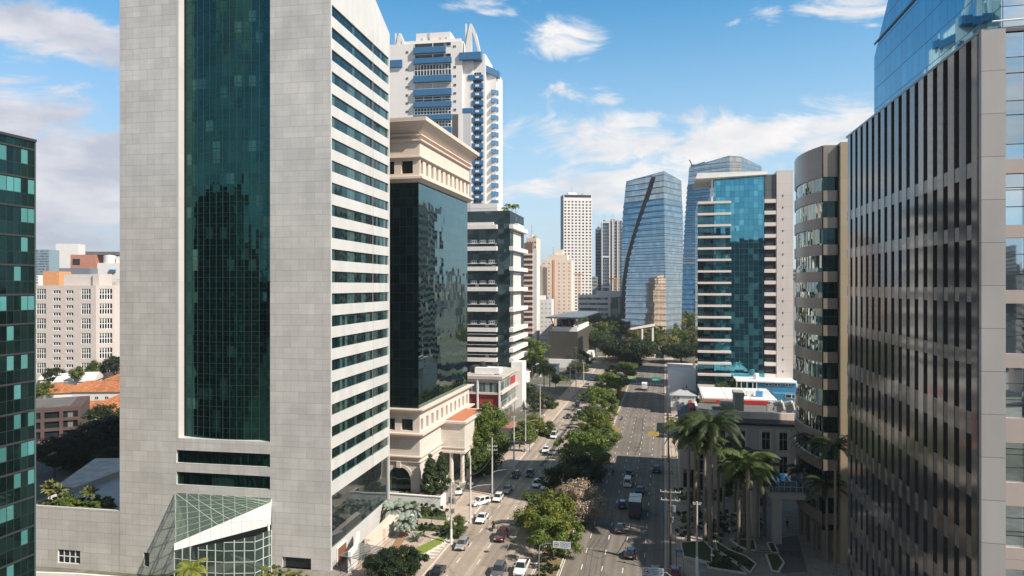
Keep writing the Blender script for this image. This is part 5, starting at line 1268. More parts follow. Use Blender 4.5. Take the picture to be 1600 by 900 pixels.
for i, px in enumerate((673, 690)):
    d = (140, 142)[i]; p_ = PD(px, d, 2.0); tree('cypress', ['left of the two cone shaped cypresses on the white terrace', 'right of the two cone shaped cypresses on the white terrace'][i], p_, 4.0, 'cyp', BT['cyp'], 1.3, .1, group='cypresses on the terrace')
bt('huge dark umbrella tree over the far end of the avenue', 983, 549, 410, 'umb', 1.2, .7); bt('dark spreading tree right of the far crossing', 1064, 551, 400, 'umb', .8, .5); bt('dark tree mass behind the mesh clad building', 930, 530, 440, 'umb', .8, .5)
bt('pale green tree between the striped tower and the mesh building', 831, 548, 330, 'parkd', 1.0, .3); bt('yellowing tree beside the white annex at the far left kerb', 905, 575, 360, 'park', .75, .3)
bt('dark tree left of the big umbrella tree', 905, 562, 380, 'dark', 1.2, .3); bt('dark tree under the pale green one', 840, 570, 340, 'dark', 1.0, .3)
pk = [(912, 502), (925, 494), (940, 504), (952, 498), (965, 506), (938, 514), (980, 499), (1000, 506), (1018, 514), (1032, 502), (1046, 510), (1060, 498), (1074, 490), (1086, 500), (1028, 524), (1045, 528), (1062, 522), (1080, 520), (1010, 498), (1090, 512), (1095, 492), (995, 516), (1052, 492), (920, 514)]
ords = ['first', 'second', 'third', 'fourth', 'fifth', 'sixth', 'seventh', 'eighth', 'ninth', 'tenth', 'eleventh', 'twelfth', 'thirteenth', 'fourteenth', 'fifteenth', 'sixteenth', 'seventeenth', 'eighteenth', 'nineteenth', 'twentieth', 'twenty first', 'twenty second', 'twenty third', 'twenty fourth', 'twenty fifth', 'twenty sixth']
so_ = sorted(pk)
for px, py in pk:
    i = so_.index((px, py)); k = 'park' if (i*7) % 3 else 'parkd'; d = 445+(530-py)*2.0
    bt('%s from the left among the %s park trees beyond the avenue' % (ords[i], 'pale' if k == 'park' else 'deep green'), px, py+5, d, k, rnd(.75, 1.05), .3, 'park trees beyond the avenue', 'park_tree')
mb = MB()
for i in range(3500):
    x_ = rnd(-60, 190); y_ = rnd(500, 540); s_ = rnd(.6, 1.6); z_ = rnd(2, 10); 
    for j in range(3): a = rnd(0, 6.28); mb.face([(x_+rnd(-2, 2), y_+rnd(-2, 2), z_+rnd(-2, 2)) for _ in range(3)])
mb.build('far_woodland', M_leafg, kind='stuff')['label'] = 'mass of park foliage behind the far trees'
# pavement trees, left side far rows
for i, (px, py, d, k, s_) in enumerate(((880, 598, 325, 'mid', .8), (893, 590, 350, 'mid', .8), (905, 590, 368, 'mid', .9), (868, 592, 300, 'mid', .5), (842, 626, 245, 'dark', .7), (862, 630, 250, 'mid', .5), (822, 612, 270, 'dark', .8))):
    bt(['slim pavement tree by the far left poles', 'second slim tree at the far left kerb', 'tree at the left kerb next to the big dark tree', 'small crown right of the fan palms', 'dark round tree at the sunlit car park', 'small green tree over the sunny pavement', 'dark tree behind the white end pier'][i], px, py, d, k, s_, .15)
bt('dark bushy tree beside the teal block on its right', 1237, 590, 262, 'dark', .8, .2); bt('garden tree at the foot of the teal block', 1128, 606, 232, 'mid', .5, .1); bt('second garden tree at the foot of the teal block', 1150, 602, 230, 'mid', .5, .1)
# left dark trees behind the podium
for i, (px, py, d, k, s_) in enumerate(((150, 690, 175, 'dark', 1.25), (185, 680, 178, 'dark', 1.2), (120, 705, 168, 'dark', 1.0), (165, 655, 200, 'dark', 1.0), (178, 720, 160, 'dark', .8), (85, 705, 160, 'dark', .8), (70, 612, 262, 'mid', .9), (150, 575, 300, 'mid', .8), (85, 585, 290, 'dark', .7), (180, 568, 300, 'dark', .8), (120, 582, 285, 'mid', .6))):
    bt(['large dark tree behind the podium terrace', 'large dark tree against the stone tower edge', 'dark tree in front of the brown office', 'upper dark tree below the orange roofs', 'dark low tree behind the awning', 'dark tree under the brown office windows', 'green tree among the orange roofs', 'pale tree in front of the beige apartments', 'dark bush at the foot of the beige apartments', 'dark tree between beige apartments and stone tower', 'small tree beside the grey gabled house'][i], px, py, d, k, s_, .25, zg=-2 if d < 170 else 0)

# palms
def frond_crown(key, nf, L, droop, seed, mat=None, lw=.12, up=.9, nl=32, ll=.75):
    if key in LM: return LM[key]
    rg = random.Random(seed); mb = MB()
    for i in range(nf):
        az_ = i*2.39996+rg.uniform(-.2, .2); e0 = up*rg.uniform(.15, 1.25)-.25*(i/nf); Lf = L*rg.uniform(.85, 1.1)
        p_ = Vector((0, 0, 0)); d = Vector((math.cos(az_)*math.cos(e0), math.sin(az_)*math.cos(e0), math.sin(e0))); side = Vector((-math.sin(az_), math.cos(az_), 0))
        n = nl; st = Lf/n; pts = [p_.copy()]
        for j in range(n):
            d = (d + Vector((0, 0, -droop*(.35+j/n)))/n*2.2).normalized(); p_ = p_+d*st; pts.append(p_.copy())
        mb.path(pts[::3], [max(.012, .05*(1-k/(len(pts[::3])))) for k in range(len(pts[::3]))], 3)
        for j in range(2, n+1):
            f_ = j/n; l_ = ll*(math.sin(math.pi*min(1, f_*.93+.05))**.6)*rg.uniform(.85, 1.1)
            t_ = (pts[j]-pts[j-1]).normalized()
            for sg in (-1, 1):
                q = (side*sg + t_*.55 + Vector((0, 0, -.45*rg.uniform(.4, 1.4)))).normalized()
                a = pts[j]; b = a + q*l_*.55; c = a + q*l_ + Vector((0, 0, -l_*.25))
                mb.face([a-t_*lw*.5, b-t_*lw*.5, c, b+t_*lw*.5, a+t_*lw*.5])
    me = mb.mesh('crown', mat or M_palm); LM[key] = (me, []); return LM[key]
def palm(name, label, pos, h, key, seed, L=4.6, tr=.24, lean_=0, group=None, royal=True, sc_=1, nf=22, droop=1.0, mat=None, up=.9, ll=.75):
    me, _ = frond_crown(key, nf, L, droop, seed, mat, up=up, ll=ll); e = thing(name, label, 'palm tree', pos, rnd(0, 6.28), group)
    o_ = put(me, 'crown', e, (lean_, 0, h)); o_.scale = (sc_,)*3
    mb = MB(); k = 8
    mb.path([(lean_*(i/k)**1.5, .0, -.2+h*i/k) for i in range(k+1)], [tr*(1.35 if i == 0 else 1.05+.12*math.sin(i/k*3.1)-(.25*i/k)) for i in range(k+1)], 9); mb.build('trunk', M_ptrunk, e)
    if royal: mb = MB(); mb.path([(lean_, 0, h-1.5), (lean_, 0, h-.7), (lean_, 0, h+.3)], [tr*.85, tr*.95, tr*.4], 9); mb.build('crownshaft', plain('crownshaft', (.10, .14, .05), .5), e)
    return e
pls = [(1076, 849, 672, 'leftmost royal palm by the pavement, tallest pale trunk'), (1110, 857, 664, 'second royal palm, thick trunk with a wide sunlit crown'), (1101, 846, 690, 'slender royal palm right behind the thick trunked one'),
       (1131, 812, 690, 'royal palm behind the two thick trunked palms'), (1162, 842, 720, 'royal palm left of the dark foreground palm, slim trunk'), (1170, 872, 722, 'royal palm with a dark trunk and broad crown nearest the walkway'),
       (1195, 838, 728, 'royal palm beside the entrance canopy'), (1092, 800, 672, 'royal palm partly hidden behind the leftmost one'), (1148, 800, 708, 'royal palm in front of the museum windows'), (1086, 838, 684, 'royal palm tucked between the leftmost and the thick trunked palms'), (1122, 836, 700, 'royal palm just right of the thick trunked palm, lower crown'), (1154, 852, 738, 'lower royal palm at the left of the broad crowned walkway palm'), (1182, 850, 744, 'lower royal palm between the broad crowned palm and the canopy')]
for i, (px, pb, pc, lab) in enumerate(pls):
    g_ = G(px, pb); h = ZZ(pc, g_.y); palm('royal_palm', lab, g_, h, 'rp%d' % (i % 3), 60+i % 3, 4.9, .36 if i in (1, 5) else .29, rnd(-.3, .3), 'royal palms on the plaza', sc_=(1.12, 1.25, 1.0, .9, .9, 1.2, .9, .95, .85, .9, .95, .9, .85)[i], nf=30, ll=.95)
for i, (px, pb, pc) in enumerate(((1276, 860, 690), (1292, 880, 760), (1262, 845, 740), (1305, 900, 700))):
    g_ = G(px, pb); palm('shade_palm', ['dark palm in shade before the curved building', 'lower dark palm in the deepest shade beside the ribbed building', 'dark palm at the foot of the curved building', 'tall dark palm against the ribbed building'][i], g_, ZZ(pc, g_.y), 'rps', 61, 4.9, .2, 0, 'shaded palms', sc_=.95, nf=24, mat=M_leafd)  # dark leaf material puts the shade into these palms' colour
# fan palms, left kerb far
for i, px in enumerate((850, 859)):
    palm('fan_palm', ['left of the two shaggy fan palms', 'right of the two shaggy fan palms'][i], PD(px, 292, 0), ZZ(578, 292), 'fan', 71, 3.9, .2, 0, 'fan palms', royal=False, nf=60, droop=1.4, mat=M_leafy, up=1.2, ll=1.0)
# palms on the black block roof
for i, px in enumerate((789, 794, 800, 806)):
    q = PD(px, 268, D1.z(329)); palm('roof_palm', ['leftmost palm on the roof of the black block', 'second palm on the roof of the black block', 'third palm on the roof of the black block', 'rightmost palm on the roof of the black block'][i], q, (2.2, 3.6, 3.0, 3.4)[i], 'roofp', 75, 2.0, .1, 0, 'roof palms', royal=False, nf=16, droop=1.2, mat=M_leafy, up=.9, ll=.5)
# garden palms, agaves, yellow shrubs
for px, py, d, lab, sc_ in ((634, 818, 122, 'silvery fan palm in the garden beside the stone tower', 1.1), (614, 800, 130, 'grey green palm clump next to the tower wall', 1.2), (645, 800, 130, 'grey green palm clump under the white wall', 1.0), (628, 800, 133, 'middle grey green palm clump under the white wall', 1.1)):
    g_ = PD(px, d); palm('garden_palm', lab, g_, max(1.6, ZZ(py-2, d)), 'gp', 80, 2.2, .16, 0, 'garden palms', royal=False, sc_=sc_, nf=36, droop=1.1, mat=M_agave, up=1.2, ll=.6)
def agave(label, pos, s_):
    if 'ag' not in LM:
        mb = MB(); rg = random.Random(3)
        for i in range(34):
            a = i*2.4; e_ = rg.uniform(.25, 1.35); d = Vector((math.cos(a)*math.cos(e_), math.sin(a)*math.cos(e_), math.sin(e_))); sd_ = Vector((-math.sin(a), math.cos(a), 0)); l_ = rg.uniform(.9, 1.2)
            mb.face([sd_*-.05, d*l_*.45-sd_*.09, d*l_+Vector((0, 0, -.12)), d*l_*.45+sd_*.09, sd_*.05])
        LM['ag'] = mb.mesh('agave', M_agave)
    o_ = put(LM['ag'], 'agave', None, pos, rnd(0, 6)); o_.scale = (s_,)*3; tag(o_, label, 'plant')
agave('large pale agave rosette in the garden lawn', G(650, 846), 1.9)
for px, py, s_ in ((300, 886, 1.6),): g_ = PD(px, 100.5, ZZ(893, 100.5)-2.2); palm('young_palm', 'young yellow green palm in front of the glazed entrance', g_, 2.6, 'yp', 90, 2.3, .1, 0, royal=False, sc_=1.2, nf=16, droop=1.0, mat=M_leafy, up=1.0, ll=.6)
for i, (px, py) in enumerate(((415, 893), (432, 890), (448, 897), (468, 899))): d = 98; shrub(['leftmost bright yellow shrub at the bottom edge', 'second bright yellow shrub at the bottom edge', 'third bright yellow shrub at the bottom edge', 'rightmost bright yellow shrub at the bottom edge'][i], PD(px, d, ZZ(py, d)-.6), 1.1, 'y', group='yellow shrubs at the entrance')
# ------------------------------------------------------------------ garden between the tower and the pavement
def poly_ground(name, mat, pts, z, kind=None, lab=None, cat=None, thick=None):
    q = [G(x, y) for x, y in pts]; o_ = q[0]; mb = MB()
    if thick: mb.loft([[(p.x-o_.x, p.y-o_.y, z-thick) for p in q], [(p.x-o_.x, p.y-o_.y, z) for p in q]])
    else: mb.face([(p.x-o_.x, p.y-o_.y, z) for p in q])
    ob = mb.build(name, mat, loc=(o_.x, o_.y, 0))
    if kind: ob['kind'] = kind
    if lab: tag(ob, lab, cat)
    return ob
poly_ground('path', M_pave, [(540, 905), (660, 905), (700, 850), (722, 812), (735, 770), (705, 770), (700, 790), (600, 800), (600, 830)], .10, 'structure')
poly_ground('lawn', M_grassb, [(596, 868), (640, 862), (683, 842), (700, 836), (690, 850), (662, 866), (640, 880), (600, 880)], .16, 'structure')
poly_ground('lawn', M_grassb, [(566, 874), (600, 880), (624, 874), (590, 864)], .17, 'structure')
poly_ground('lawn', M_grass, [(616, 830), (700, 832), (696, 800), (622, 800)], .14, 'structure')
poly_ground('path', M_pave, [(646, 820), (694, 822), (697, 815), (650, 811)], .18, 'structure')
def kerbline(name, pts, h=.35, w_=.3, mat=None, z0=0.0, lab=None, cat='kerb'):
    q = [G(*p) if len(p) == 2 else Vector(p) for p in pts]; o_ = q[0]; mb = MB()
    L_, R_ = [], []
    for i, p_ in enumerate(q):
        d = (q[min(i+1, len(q)-1)]-q[max(0, i-1)]); d.z = 0; d.normalize(); n = Vector((-d.y, d.x, 0))*w_/2; L_.append(p_-o_-n); R_.append(p_-o_+n)
    for i in range(len(q)-1):
        mb.hexa([(*L_[i].xy, z0), (*L_[i+1].xy, z0), (*R_[i+1].xy, z0), (*R_[i].xy, z0), (*L_[i].xy, z0+h), (*L_[i+1].xy, z0+h), (*R_[i+1].xy, z0+h), (*R_[i].xy, z0+h)])
    ob = mb.build(name, mat or M_kerb, loc=(o_.x, o_.y, 0))
    if lab: tag(ob, lab, cat)
    else: ob['kind'] = 'structure'
    return ob
kerbline('kerb', [(600, 884), (640, 882), (664, 868), (694, 851), (702, 836), (698, 818), (706, 800)], .3)
# stone planters and ramp walls beside the tower
M_plant = plain('planter_stone', (.60, .50, .42), .8, var=.1)
for lab, a, b_, w_, h in (('low beige stone planter wall along the tower side', (574, 866), (612, 826), 1.0, 2.6), ('beige stone box planter nearest the door', (576, 872), (596, 868), 2.2, 2.3), ('beige ramp wall behind the box planter', (600, 846), (622, 822), .6, 2.2)):
    kerbline('planter', [a, b_], h, w_, M_plant, lab=lab, cat='planter')
poly_ground('ramp', plain('brown_ramp', (.25, .15, .085), .9), [(604, 872), (618, 868), (640, 832), (628, 828)], .22, 'structure')
kerbline('garden_wall', [(546, 896), (556, 884), (560, 862)], 3.4, .5, M_white, lab='white wall with a brown door beside the tower base', cat='wall')
g_ = G(553, 888); e = thing('timber_gate', 'brown timber gate panel at the foot of the white tower wall', 'gate', (A.ox, A.oy, 0), RT)
mb = MB(); mb.box(.08, .2, 2.2, 5.6, 0, 2.7); mb.build('panel', plain('brown_timber', (.20, .075, .04), .6), e)
mb = MB(); mb.box(.06, .24, 2.05, 2.2, 0, 2.9); mb.box(.06, .24, 5.6, 5.75, 0, 2.9); mb.box(.06, .24, 2.2, 5.6, 2.7, 2.9); mb.build('frame', M_white, e)
# glazed pergola over the ramp
e = thing('pergola', 'small dark slatted metal pergola behind the round dark tree', 'pergola', G(565, 893)-Vector((0, 0, 0)), R(-25))
mb = MB()
for i in range(11): mb.box(-3.2, 3.2, -1.5+i*.5, -1.38+i*.5, 2.5+i*.02, 2.62+i*.02)
mb.build('slats', plain('slat_grey', (.30, .30, .30), .5), e)
for x, y in ((-3, -1.4), (3, -1.4), (3, 3.5), (-3, 3.5)): mb = MB(); mb.box(x-.08, x+.08, y-.08, y+.08, 0, 2.5); mb.build('post', M_dark, e)
random.seed(21)
for i in range(34):
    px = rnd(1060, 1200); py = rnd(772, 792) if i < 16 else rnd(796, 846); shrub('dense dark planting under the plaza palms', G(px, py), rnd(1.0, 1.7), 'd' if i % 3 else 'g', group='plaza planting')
for i in range(26):
    px = rnd(1110, 1180); py = rnd(862, 892); shrub('low dark planting on the curved plaza terraces', G(px, py), rnd(.5, .9), 'd' if i % 2 else 'g', group='terrace planting')
n_ = 0
for px, py, s_, k in [(630, 800, 1.7, 'd'), (646, 797, 1.7, 'g'), (662, 799, 1.7, 'd'), (676, 800, 1.6, 'g'), (690, 802, 1.4, 'd'), (640, 806, 1.5, 'd'), (655, 808, 1.5, 'd'), (668, 806, 1.6, 'g'), (680, 806, 1.3, 'd'), (625, 812, 1.4, 's'), (648, 826, 1.2, 'd'), (662, 828, 1.2, 'd'), (675, 828, 1.2, 'd'), (688, 830, 1.1, 'd'), (636, 826, 1.1, 'd'), (660, 838, .9, 'y'), (691, 838, 1.0, 'd'), (697, 826, 1.0, 'g'),
                      (586, 862, 1.5, 'y'), (598, 870, 1.4, 'y'), (612, 868, 1.3, 'g'), (580, 856, 1.2, 'g'), (622, 872, 1.2, 'y')]:
    n_ += 1; shrub('%s shrub, %s from the left in the garden beside the stone tower' % ({'d': 'dark green', 'g': 'green', 'y': 'yellow green', 's': 'silvery'}[k], ords[n_-1]), G(px, py), s_*rnd(.8, 1.0), k)
for i in range(16):
    q = TB.e.matrix_world; x, y = -18+i*1.5, -3.2+rnd(-.2, .2); c, s_ = math.cos(RB), math.sin(RB); w_ = Vector((B.ox+x*c-y*s_, B.oy+x*s_+y*c, 2.0)); shrub('low green and reddish planting along the terrace edge', w_, rnd(.6, .95), 'p' if i % 3 else 'y', group='terrace edge planting')
for i in range(30):
    x, y = XP+2+i*.75 if i < 16 else XP+2+(i-16)*.85, rnd(2.0, 2.8) if i < 16 else rnd(3, 6)
    if x > XL-.5: continue
    c, s_ = math.cos(RT), math.sin(RT); w_ = Vector((A.ox+x*c-y*s_, A.oy+x*s_+y*c, 6.3)); shrub('green hedge plant on the podium roof edge', w_, rnd(1.1, 1.6), 'g' if i % 4 else 'y', group='podium roof planting')
for i, px in enumerate((78, 90, 140)):
    q = PD(px, 119, 6.4); palm('dracaena', ['left spiky dracaena on the podium roof', 'right spiky dracaena on the podium roof beside the first', 'spiky dracaena by the awning on the podium roof'][i], q, (3.2, 2.6, 2.2)[i], 'drac', 95, 1.7, .09, 0, 'podium dracaenas', royal=False, nf=34, droop=.7, mat=M_leafg, up=1.3, ll=.4)
# low white wall at the very left bottom
kerbline('garden_wall', [(40, 890), (120, 893), (199, 899)], 1.0, .35, M_white, lab='low white wall at the bottom left corner', cat='wall', z0=-1.3)

# ------------------------------------------------------------------ plaza on the right: beds, kerbs, canopy
def bed(lab, pts, mat=None, z=.3):
    q = pts+[pts[0]]; kerbline('kerb', q, z+.1, .25); poly_ground('planting_bed', mat or M_grass, pts, z, None, lab, 'planting bed')
bed('square grass bed at the foot of the leftmost royal palm', [(1062, 813), (1088, 811), (1092, 820), (1064, 821)])
bed('raised bed with brown soil beside the blue street sign', [(1064, 852), (1100, 850), (1112, 862), (1112, 884), (1068, 874)], z=.5)
bed('lowest curved grass terrace on the plaza', [(1100, 852), (1115, 862), (1150, 884), (1166, 899), (1106, 889), (1112, 868)])
bed('middle curved grass terrace on the plaza', [(1118, 848), (1140, 862), (1166, 872), (1181, 884), (1172, 897), (1152, 882), (1120, 862)])
bed('upper curved grass terrace on the plaza', [(1141, 845), (1178, 846), (1182, 862), (1170, 862), (1155, 856)])
bed('narrow hexagonal bed beside the walkway', [(1197, 868), (1216, 869), (1225, 882), (1216, 896), (1206, 894)])
bed('strip bed next to the canopy columns', [(1199, 851), (1209, 851), (1216, 866), (1206, 866)])
bed('low hedge bed before the museum wall', [(1058, 780), (1095, 778), (1098, 786), (1060, 788)], z=.6)
bed('second low bed before the museum wall', [(1118, 808), (1136, 806), (1140, 813), (1120, 815)])
bed('third low bed before the museum wall', [(1146, 806), (1166, 804), (1170, 811), (1150, 813)])
poly_ground('path', plain('dark_path', (.11, .105, .10), .8), [(1215, 842), (1246, 838), (1262, 895), (1222, 897)], .14, 'structure')
E2 = Bld('entrance_canopy', 'grey stone entrance canopy on square columns with a small blue glass vault on top', 'canopy', G(1198, 850).x, G(1198, 850).y, R(-8))
zc_ = E2.z(779, 3)
for x in (-1.2, 1.8, 9.0):
    mb = MB(); mb.box(x-.7, x+.7, -.2 if x > 1 else 3, 1.2 if x > 1 else 4.4, 0, zc_); E2.part('column', mb, M_qw)
mb = MB(); mb.box(.6, 11.5, -.4, 5.5, zc_, zc_+1.1); E2.part('beam', mb, M_qw)
mb = MB(); n = 8; pr = None
for i in range(n+1):
    a = math.pi*i/n; q = (3.8-3.2*math.cos(a), zc_+1.1+2.0*math.sin(a))
    if pr: mb.face([(pr[0], .2, pr[1]), (pr[0], 5, pr[1]), (q[0], 5, q[1]), (q[0], .2, q[1])])
    pr = q
mb.loft([[(3.8-3.2*math.cos(math.pi*i/n), y, zc_+1.1+2.0*math.sin(math.pi*i/n)) for i in range(n+1)] for y in (.2, .21)]); E2.part('glass_vault', mb, glass('blue_vault', (.20, .34, .45), None, 1.0, 1.0, 0, .8, .05, .01, line=(.6, .62, .62), lw=.08, lh=.08))
# railing along the plaza walkway
for i, (a, b_) in enumerate((((1180, 868), (1250, 872)), ((1183, 822), (1190, 850)))):
    p_, q = G(*a), G(*b_); e = thing('handrail', ['long low dark handrail across the walkway', 'short dark handrail leading to the canopy'][i], 'railing', p_); d = q-p_; mb = MB(); mb.tube((0, 0, .95), (d.x, d.y, .95), .05, n=6)
    mb.tube((0, 0, .5), (d.x, d.y, .5), .04, n=6); mb.build('rail', M_dark, e)
    for k in range(6): mb = MB(); mb.tube((d.x*k/5, d.y*k/5, .1), (d.x*k/5, d.y*k/5, .95), .04, n=6); mb.build('post', M_dark, e)

# ------------------------------------------------------------------ poles, lamps, cables, signs
M_pole = plain('pole_concrete', (.45, .43, .40), .85, var=.15); M_wood = plain('pole_wood', (.13, .10, .08), .9, var=.2)
M_wpole = plain('pole_white', (.60, .58, .55), .6)
def upole(lab, pos, h, mat, arms=((.0, 1),), base=None, trafo=False, lamp=None, r=.16, group='utility poles'):
    e = thing('utility_pole', lab, 'pole', pos, RZ, group); mb = MB(); mb.path([(0, 0, 0), (0, 0, h*.5), (0, 0, h)], [r*1.2, r, r*.75], 9); mb.build('mast', mat, e)
    for dz, w_ in arms:
        mb = MB(); mb.box(-w_, w_, -.06, .06, h-.5-dz, h-.36-dz); 
        for x in (-.95, -.5, .5, .95): mb.lathe([(.05, h-.36-dz), (.09, h-.28-dz), (.04, h-.1-dz)], 6, (x*w_, 0))
        mb.build('crossarm', M_pole, e)
    if base: mb = MB(); mb.lathe([(r*1.35, 0), (r*1.3, base)], 9); mb.build('painted_base', M_frame, e)
    if trafo:
        mb = MB()
        for k, a in enumerate((0.3, 2.2)): mb.lathe([(.0, h-3.6), (.32, h-3.6), (.34, h-3.5), (.34, h-2.6), (.0, h-2.5)], 12, (.5*math.cos(a), .5*math.sin(a)))
        mb.box(.2, .55, -.2, .2, h-5.2, h-4.4); mb.build('transformer', M_grey, e)
    if lamp:
        dx, lz = lamp; mb = MB(); mb.path([(0, 0, lz), (dx*.4, 0, lz+.55), (dx, 0, lz+.9)], .05, 6); b_ = mb.build('lamp_arm', M_wpole, e)
        mb = MB(); mb.hexa([(dx-.1, -.14, lz+.8), (dx+.7*(1 if dx > 0 else -1), -.16, lz+.88), (dx+.7*(1 if dx > 0 else -1), .16, lz+.88), (dx-.1, .14, lz+.8), (dx-.1, -.12, lz+.95), (dx+.65*(1 if dx > 0 else -1), -.1, lz+1.0), (dx+.65*(1 if dx > 0 else -1), .1, lz+1.0), (dx-.1, .12, lz+.95)]); mb.build('lamp_head', M_grey, b_)
    return e
PP = []
for lab, px, pb, pt, mat, kw in (
    ('concrete pole with transformer at the garden corner', 705, 850, 755, M_pole, dict(arms=((0, .9), (1.6, .7)), base=2.6, trafo=True)),
    ('white street lamp pole on the left pavement with arm towards the road', 735, 817, 712, M_wpole, dict(arms=((5.0, .5),), lamp=(3.6, 6.6))),
    ('concrete pole with double crossarm before the tall street tree', 769, 775, 684, M_pole, dict(arms=((1.4, 1.1), (2.2, 1.1)), lamp=(3.2, 5.0))),
    ('white base lamp pole near the bus stop', 803, 733, 650, M_wpole, dict(arms=((0, .6),), base=2.8, lamp=(3.6, 7.5))),
    ('pole beside the yellow green pavement tree', 821, 700, 640, M_pole, dict(arms=((0, .8),), lamp=(3.0, 7))),
    ('pole at the sunny car park', 844, 662, 600, M_pole, dict(arms=((0, .8),))), ('tall pole in front of the fan palms', 900, 612, 542, M_pole, dict(arms=((0, .9),))),
    ('pole right of the fan palms', 891, 625, 572, M_pole, dict(arms=((0, .8),))), ('far pole at the left kerb', 912, 600, 566, M_pole, dict(arms=((0, .8),)))):
    g_ = G(px, pb); e = upole(lab, g_, ZZ(pt, g_.y), mat, **kw); PP.append((e, ZZ(pt, g_.y)))
PR = []
for lab, pos, h, mat, kw in (('tall dark wooden pole with cables at the right kerb, mid plaza', RD(.9, 112), 12.5, M_wood, dict(arms=((0, 1.6), (1.3, 1.5)), trafo=True)), 
                       ('wooden pole beside the truck at the right kerb', RD(.9, 141), 11.0, M_wood, dict(arms=((0, 1.5), (1.2, 1.2)))), ('tall wooden pole at the right kerb in front of the annex house', RD(.9, 178), 12.5, M_wood, dict(arms=((0, .9),))),
                       ('wooden pole at the right kerb beside the white box building', RD(.9, 232), 12.0, M_wood, dict(arms=((0, 1.0),), lamp=(-3.4, 8.5))), ('far wooden pole at the right kerb', RD(.9, 292), 10.5, M_wood, dict(arms=((0, 1.0),))),
                       ('pale concrete pole with a white base on the plaza', G(1089, 906), 12.0, M_pole, dict(arms=((0, .6),), base=3.6))):
    PR.append((upole(lab, pos, h, mat, **kw), h))
M_cable = plain('cable', (.015, .015, .016), .6)
def cable(lab, a, b_, sag=.7, r=.028, grp='overhead cables'):
    a = Vector(a); b_ = Vector(b_); n = 14; mb = MB(); mb.path([(a.lerp(b_, i/n)-a)+Vector((0, 0, -4*sag*(i/n)*(1-i/n))) for i in range(n+1)], r, 4); tag(mb.build('cable', M_cable, loc=a), lab, 'cable', grp)
def top(pe, x=0, dz=.2):
    e, h = pe; c, s_ = math.cos(RZ), math.sin(RZ); return Vector((e.location.x+x*c, e.location.y+x*s_, h-dz))
for seq, nm in ((PP[:6], 'left'), (PR[:5], 'right')):
    for i in range(len(seq)-1):
        for x in ((-.7, 0, .7) if nm == 'left' else (-1.3, -.5, .5, 1.3)): cable('thin overhead cable between the %s kerb poles' % nm, top(seq[i], x), top(seq[i+1], x), .8, grp='overhead cables along the %s kerb' % nm)
        cable('low bundled cable between the %s kerb poles' % nm, top(seq[i], .1, 3.6), top(seq[i+1], .1, 3.6), 1.0, .07, grp='bundled cables along the %s kerb' % nm)
for i, (dx, dz, dx2) in enumerate(((0, 3.3, 0), (0.2, 3.9, .3), (0, 4.4, .1))): cable('cable slung from the mid plaza pole to the pale plaza pole', top(PR[0], dx, dz), top(PR[5], dx2, dz-.8), .6+.3*i, .04, grp='plaza service cables')
for x in (-.6, 0, .6): cable('thin cable running from the garden pole towards the viewpoint', top(PP[0], x), top(PP[0], x)+RD(-3, -70, 1), 1.0, grp='cables leaving the garden pole')
for x in (-1.3, -.5, .5, 1.3): cable('thin cable running from the mid plaza pole towards the viewpoint', top(PR[0], x), top(PR[0], x)+RD(0, -60, 0), .8, grp='cables leaving the mid plaza pole')
for i, p_ in enumerate(((705, 768, 769, 692), (735, 722, 803, 660))): pass
cable('long service cable over the avenue at the lower edge', top(PP[0], 0, .4), top(PR[0], 0, .4), 1.8, .035)

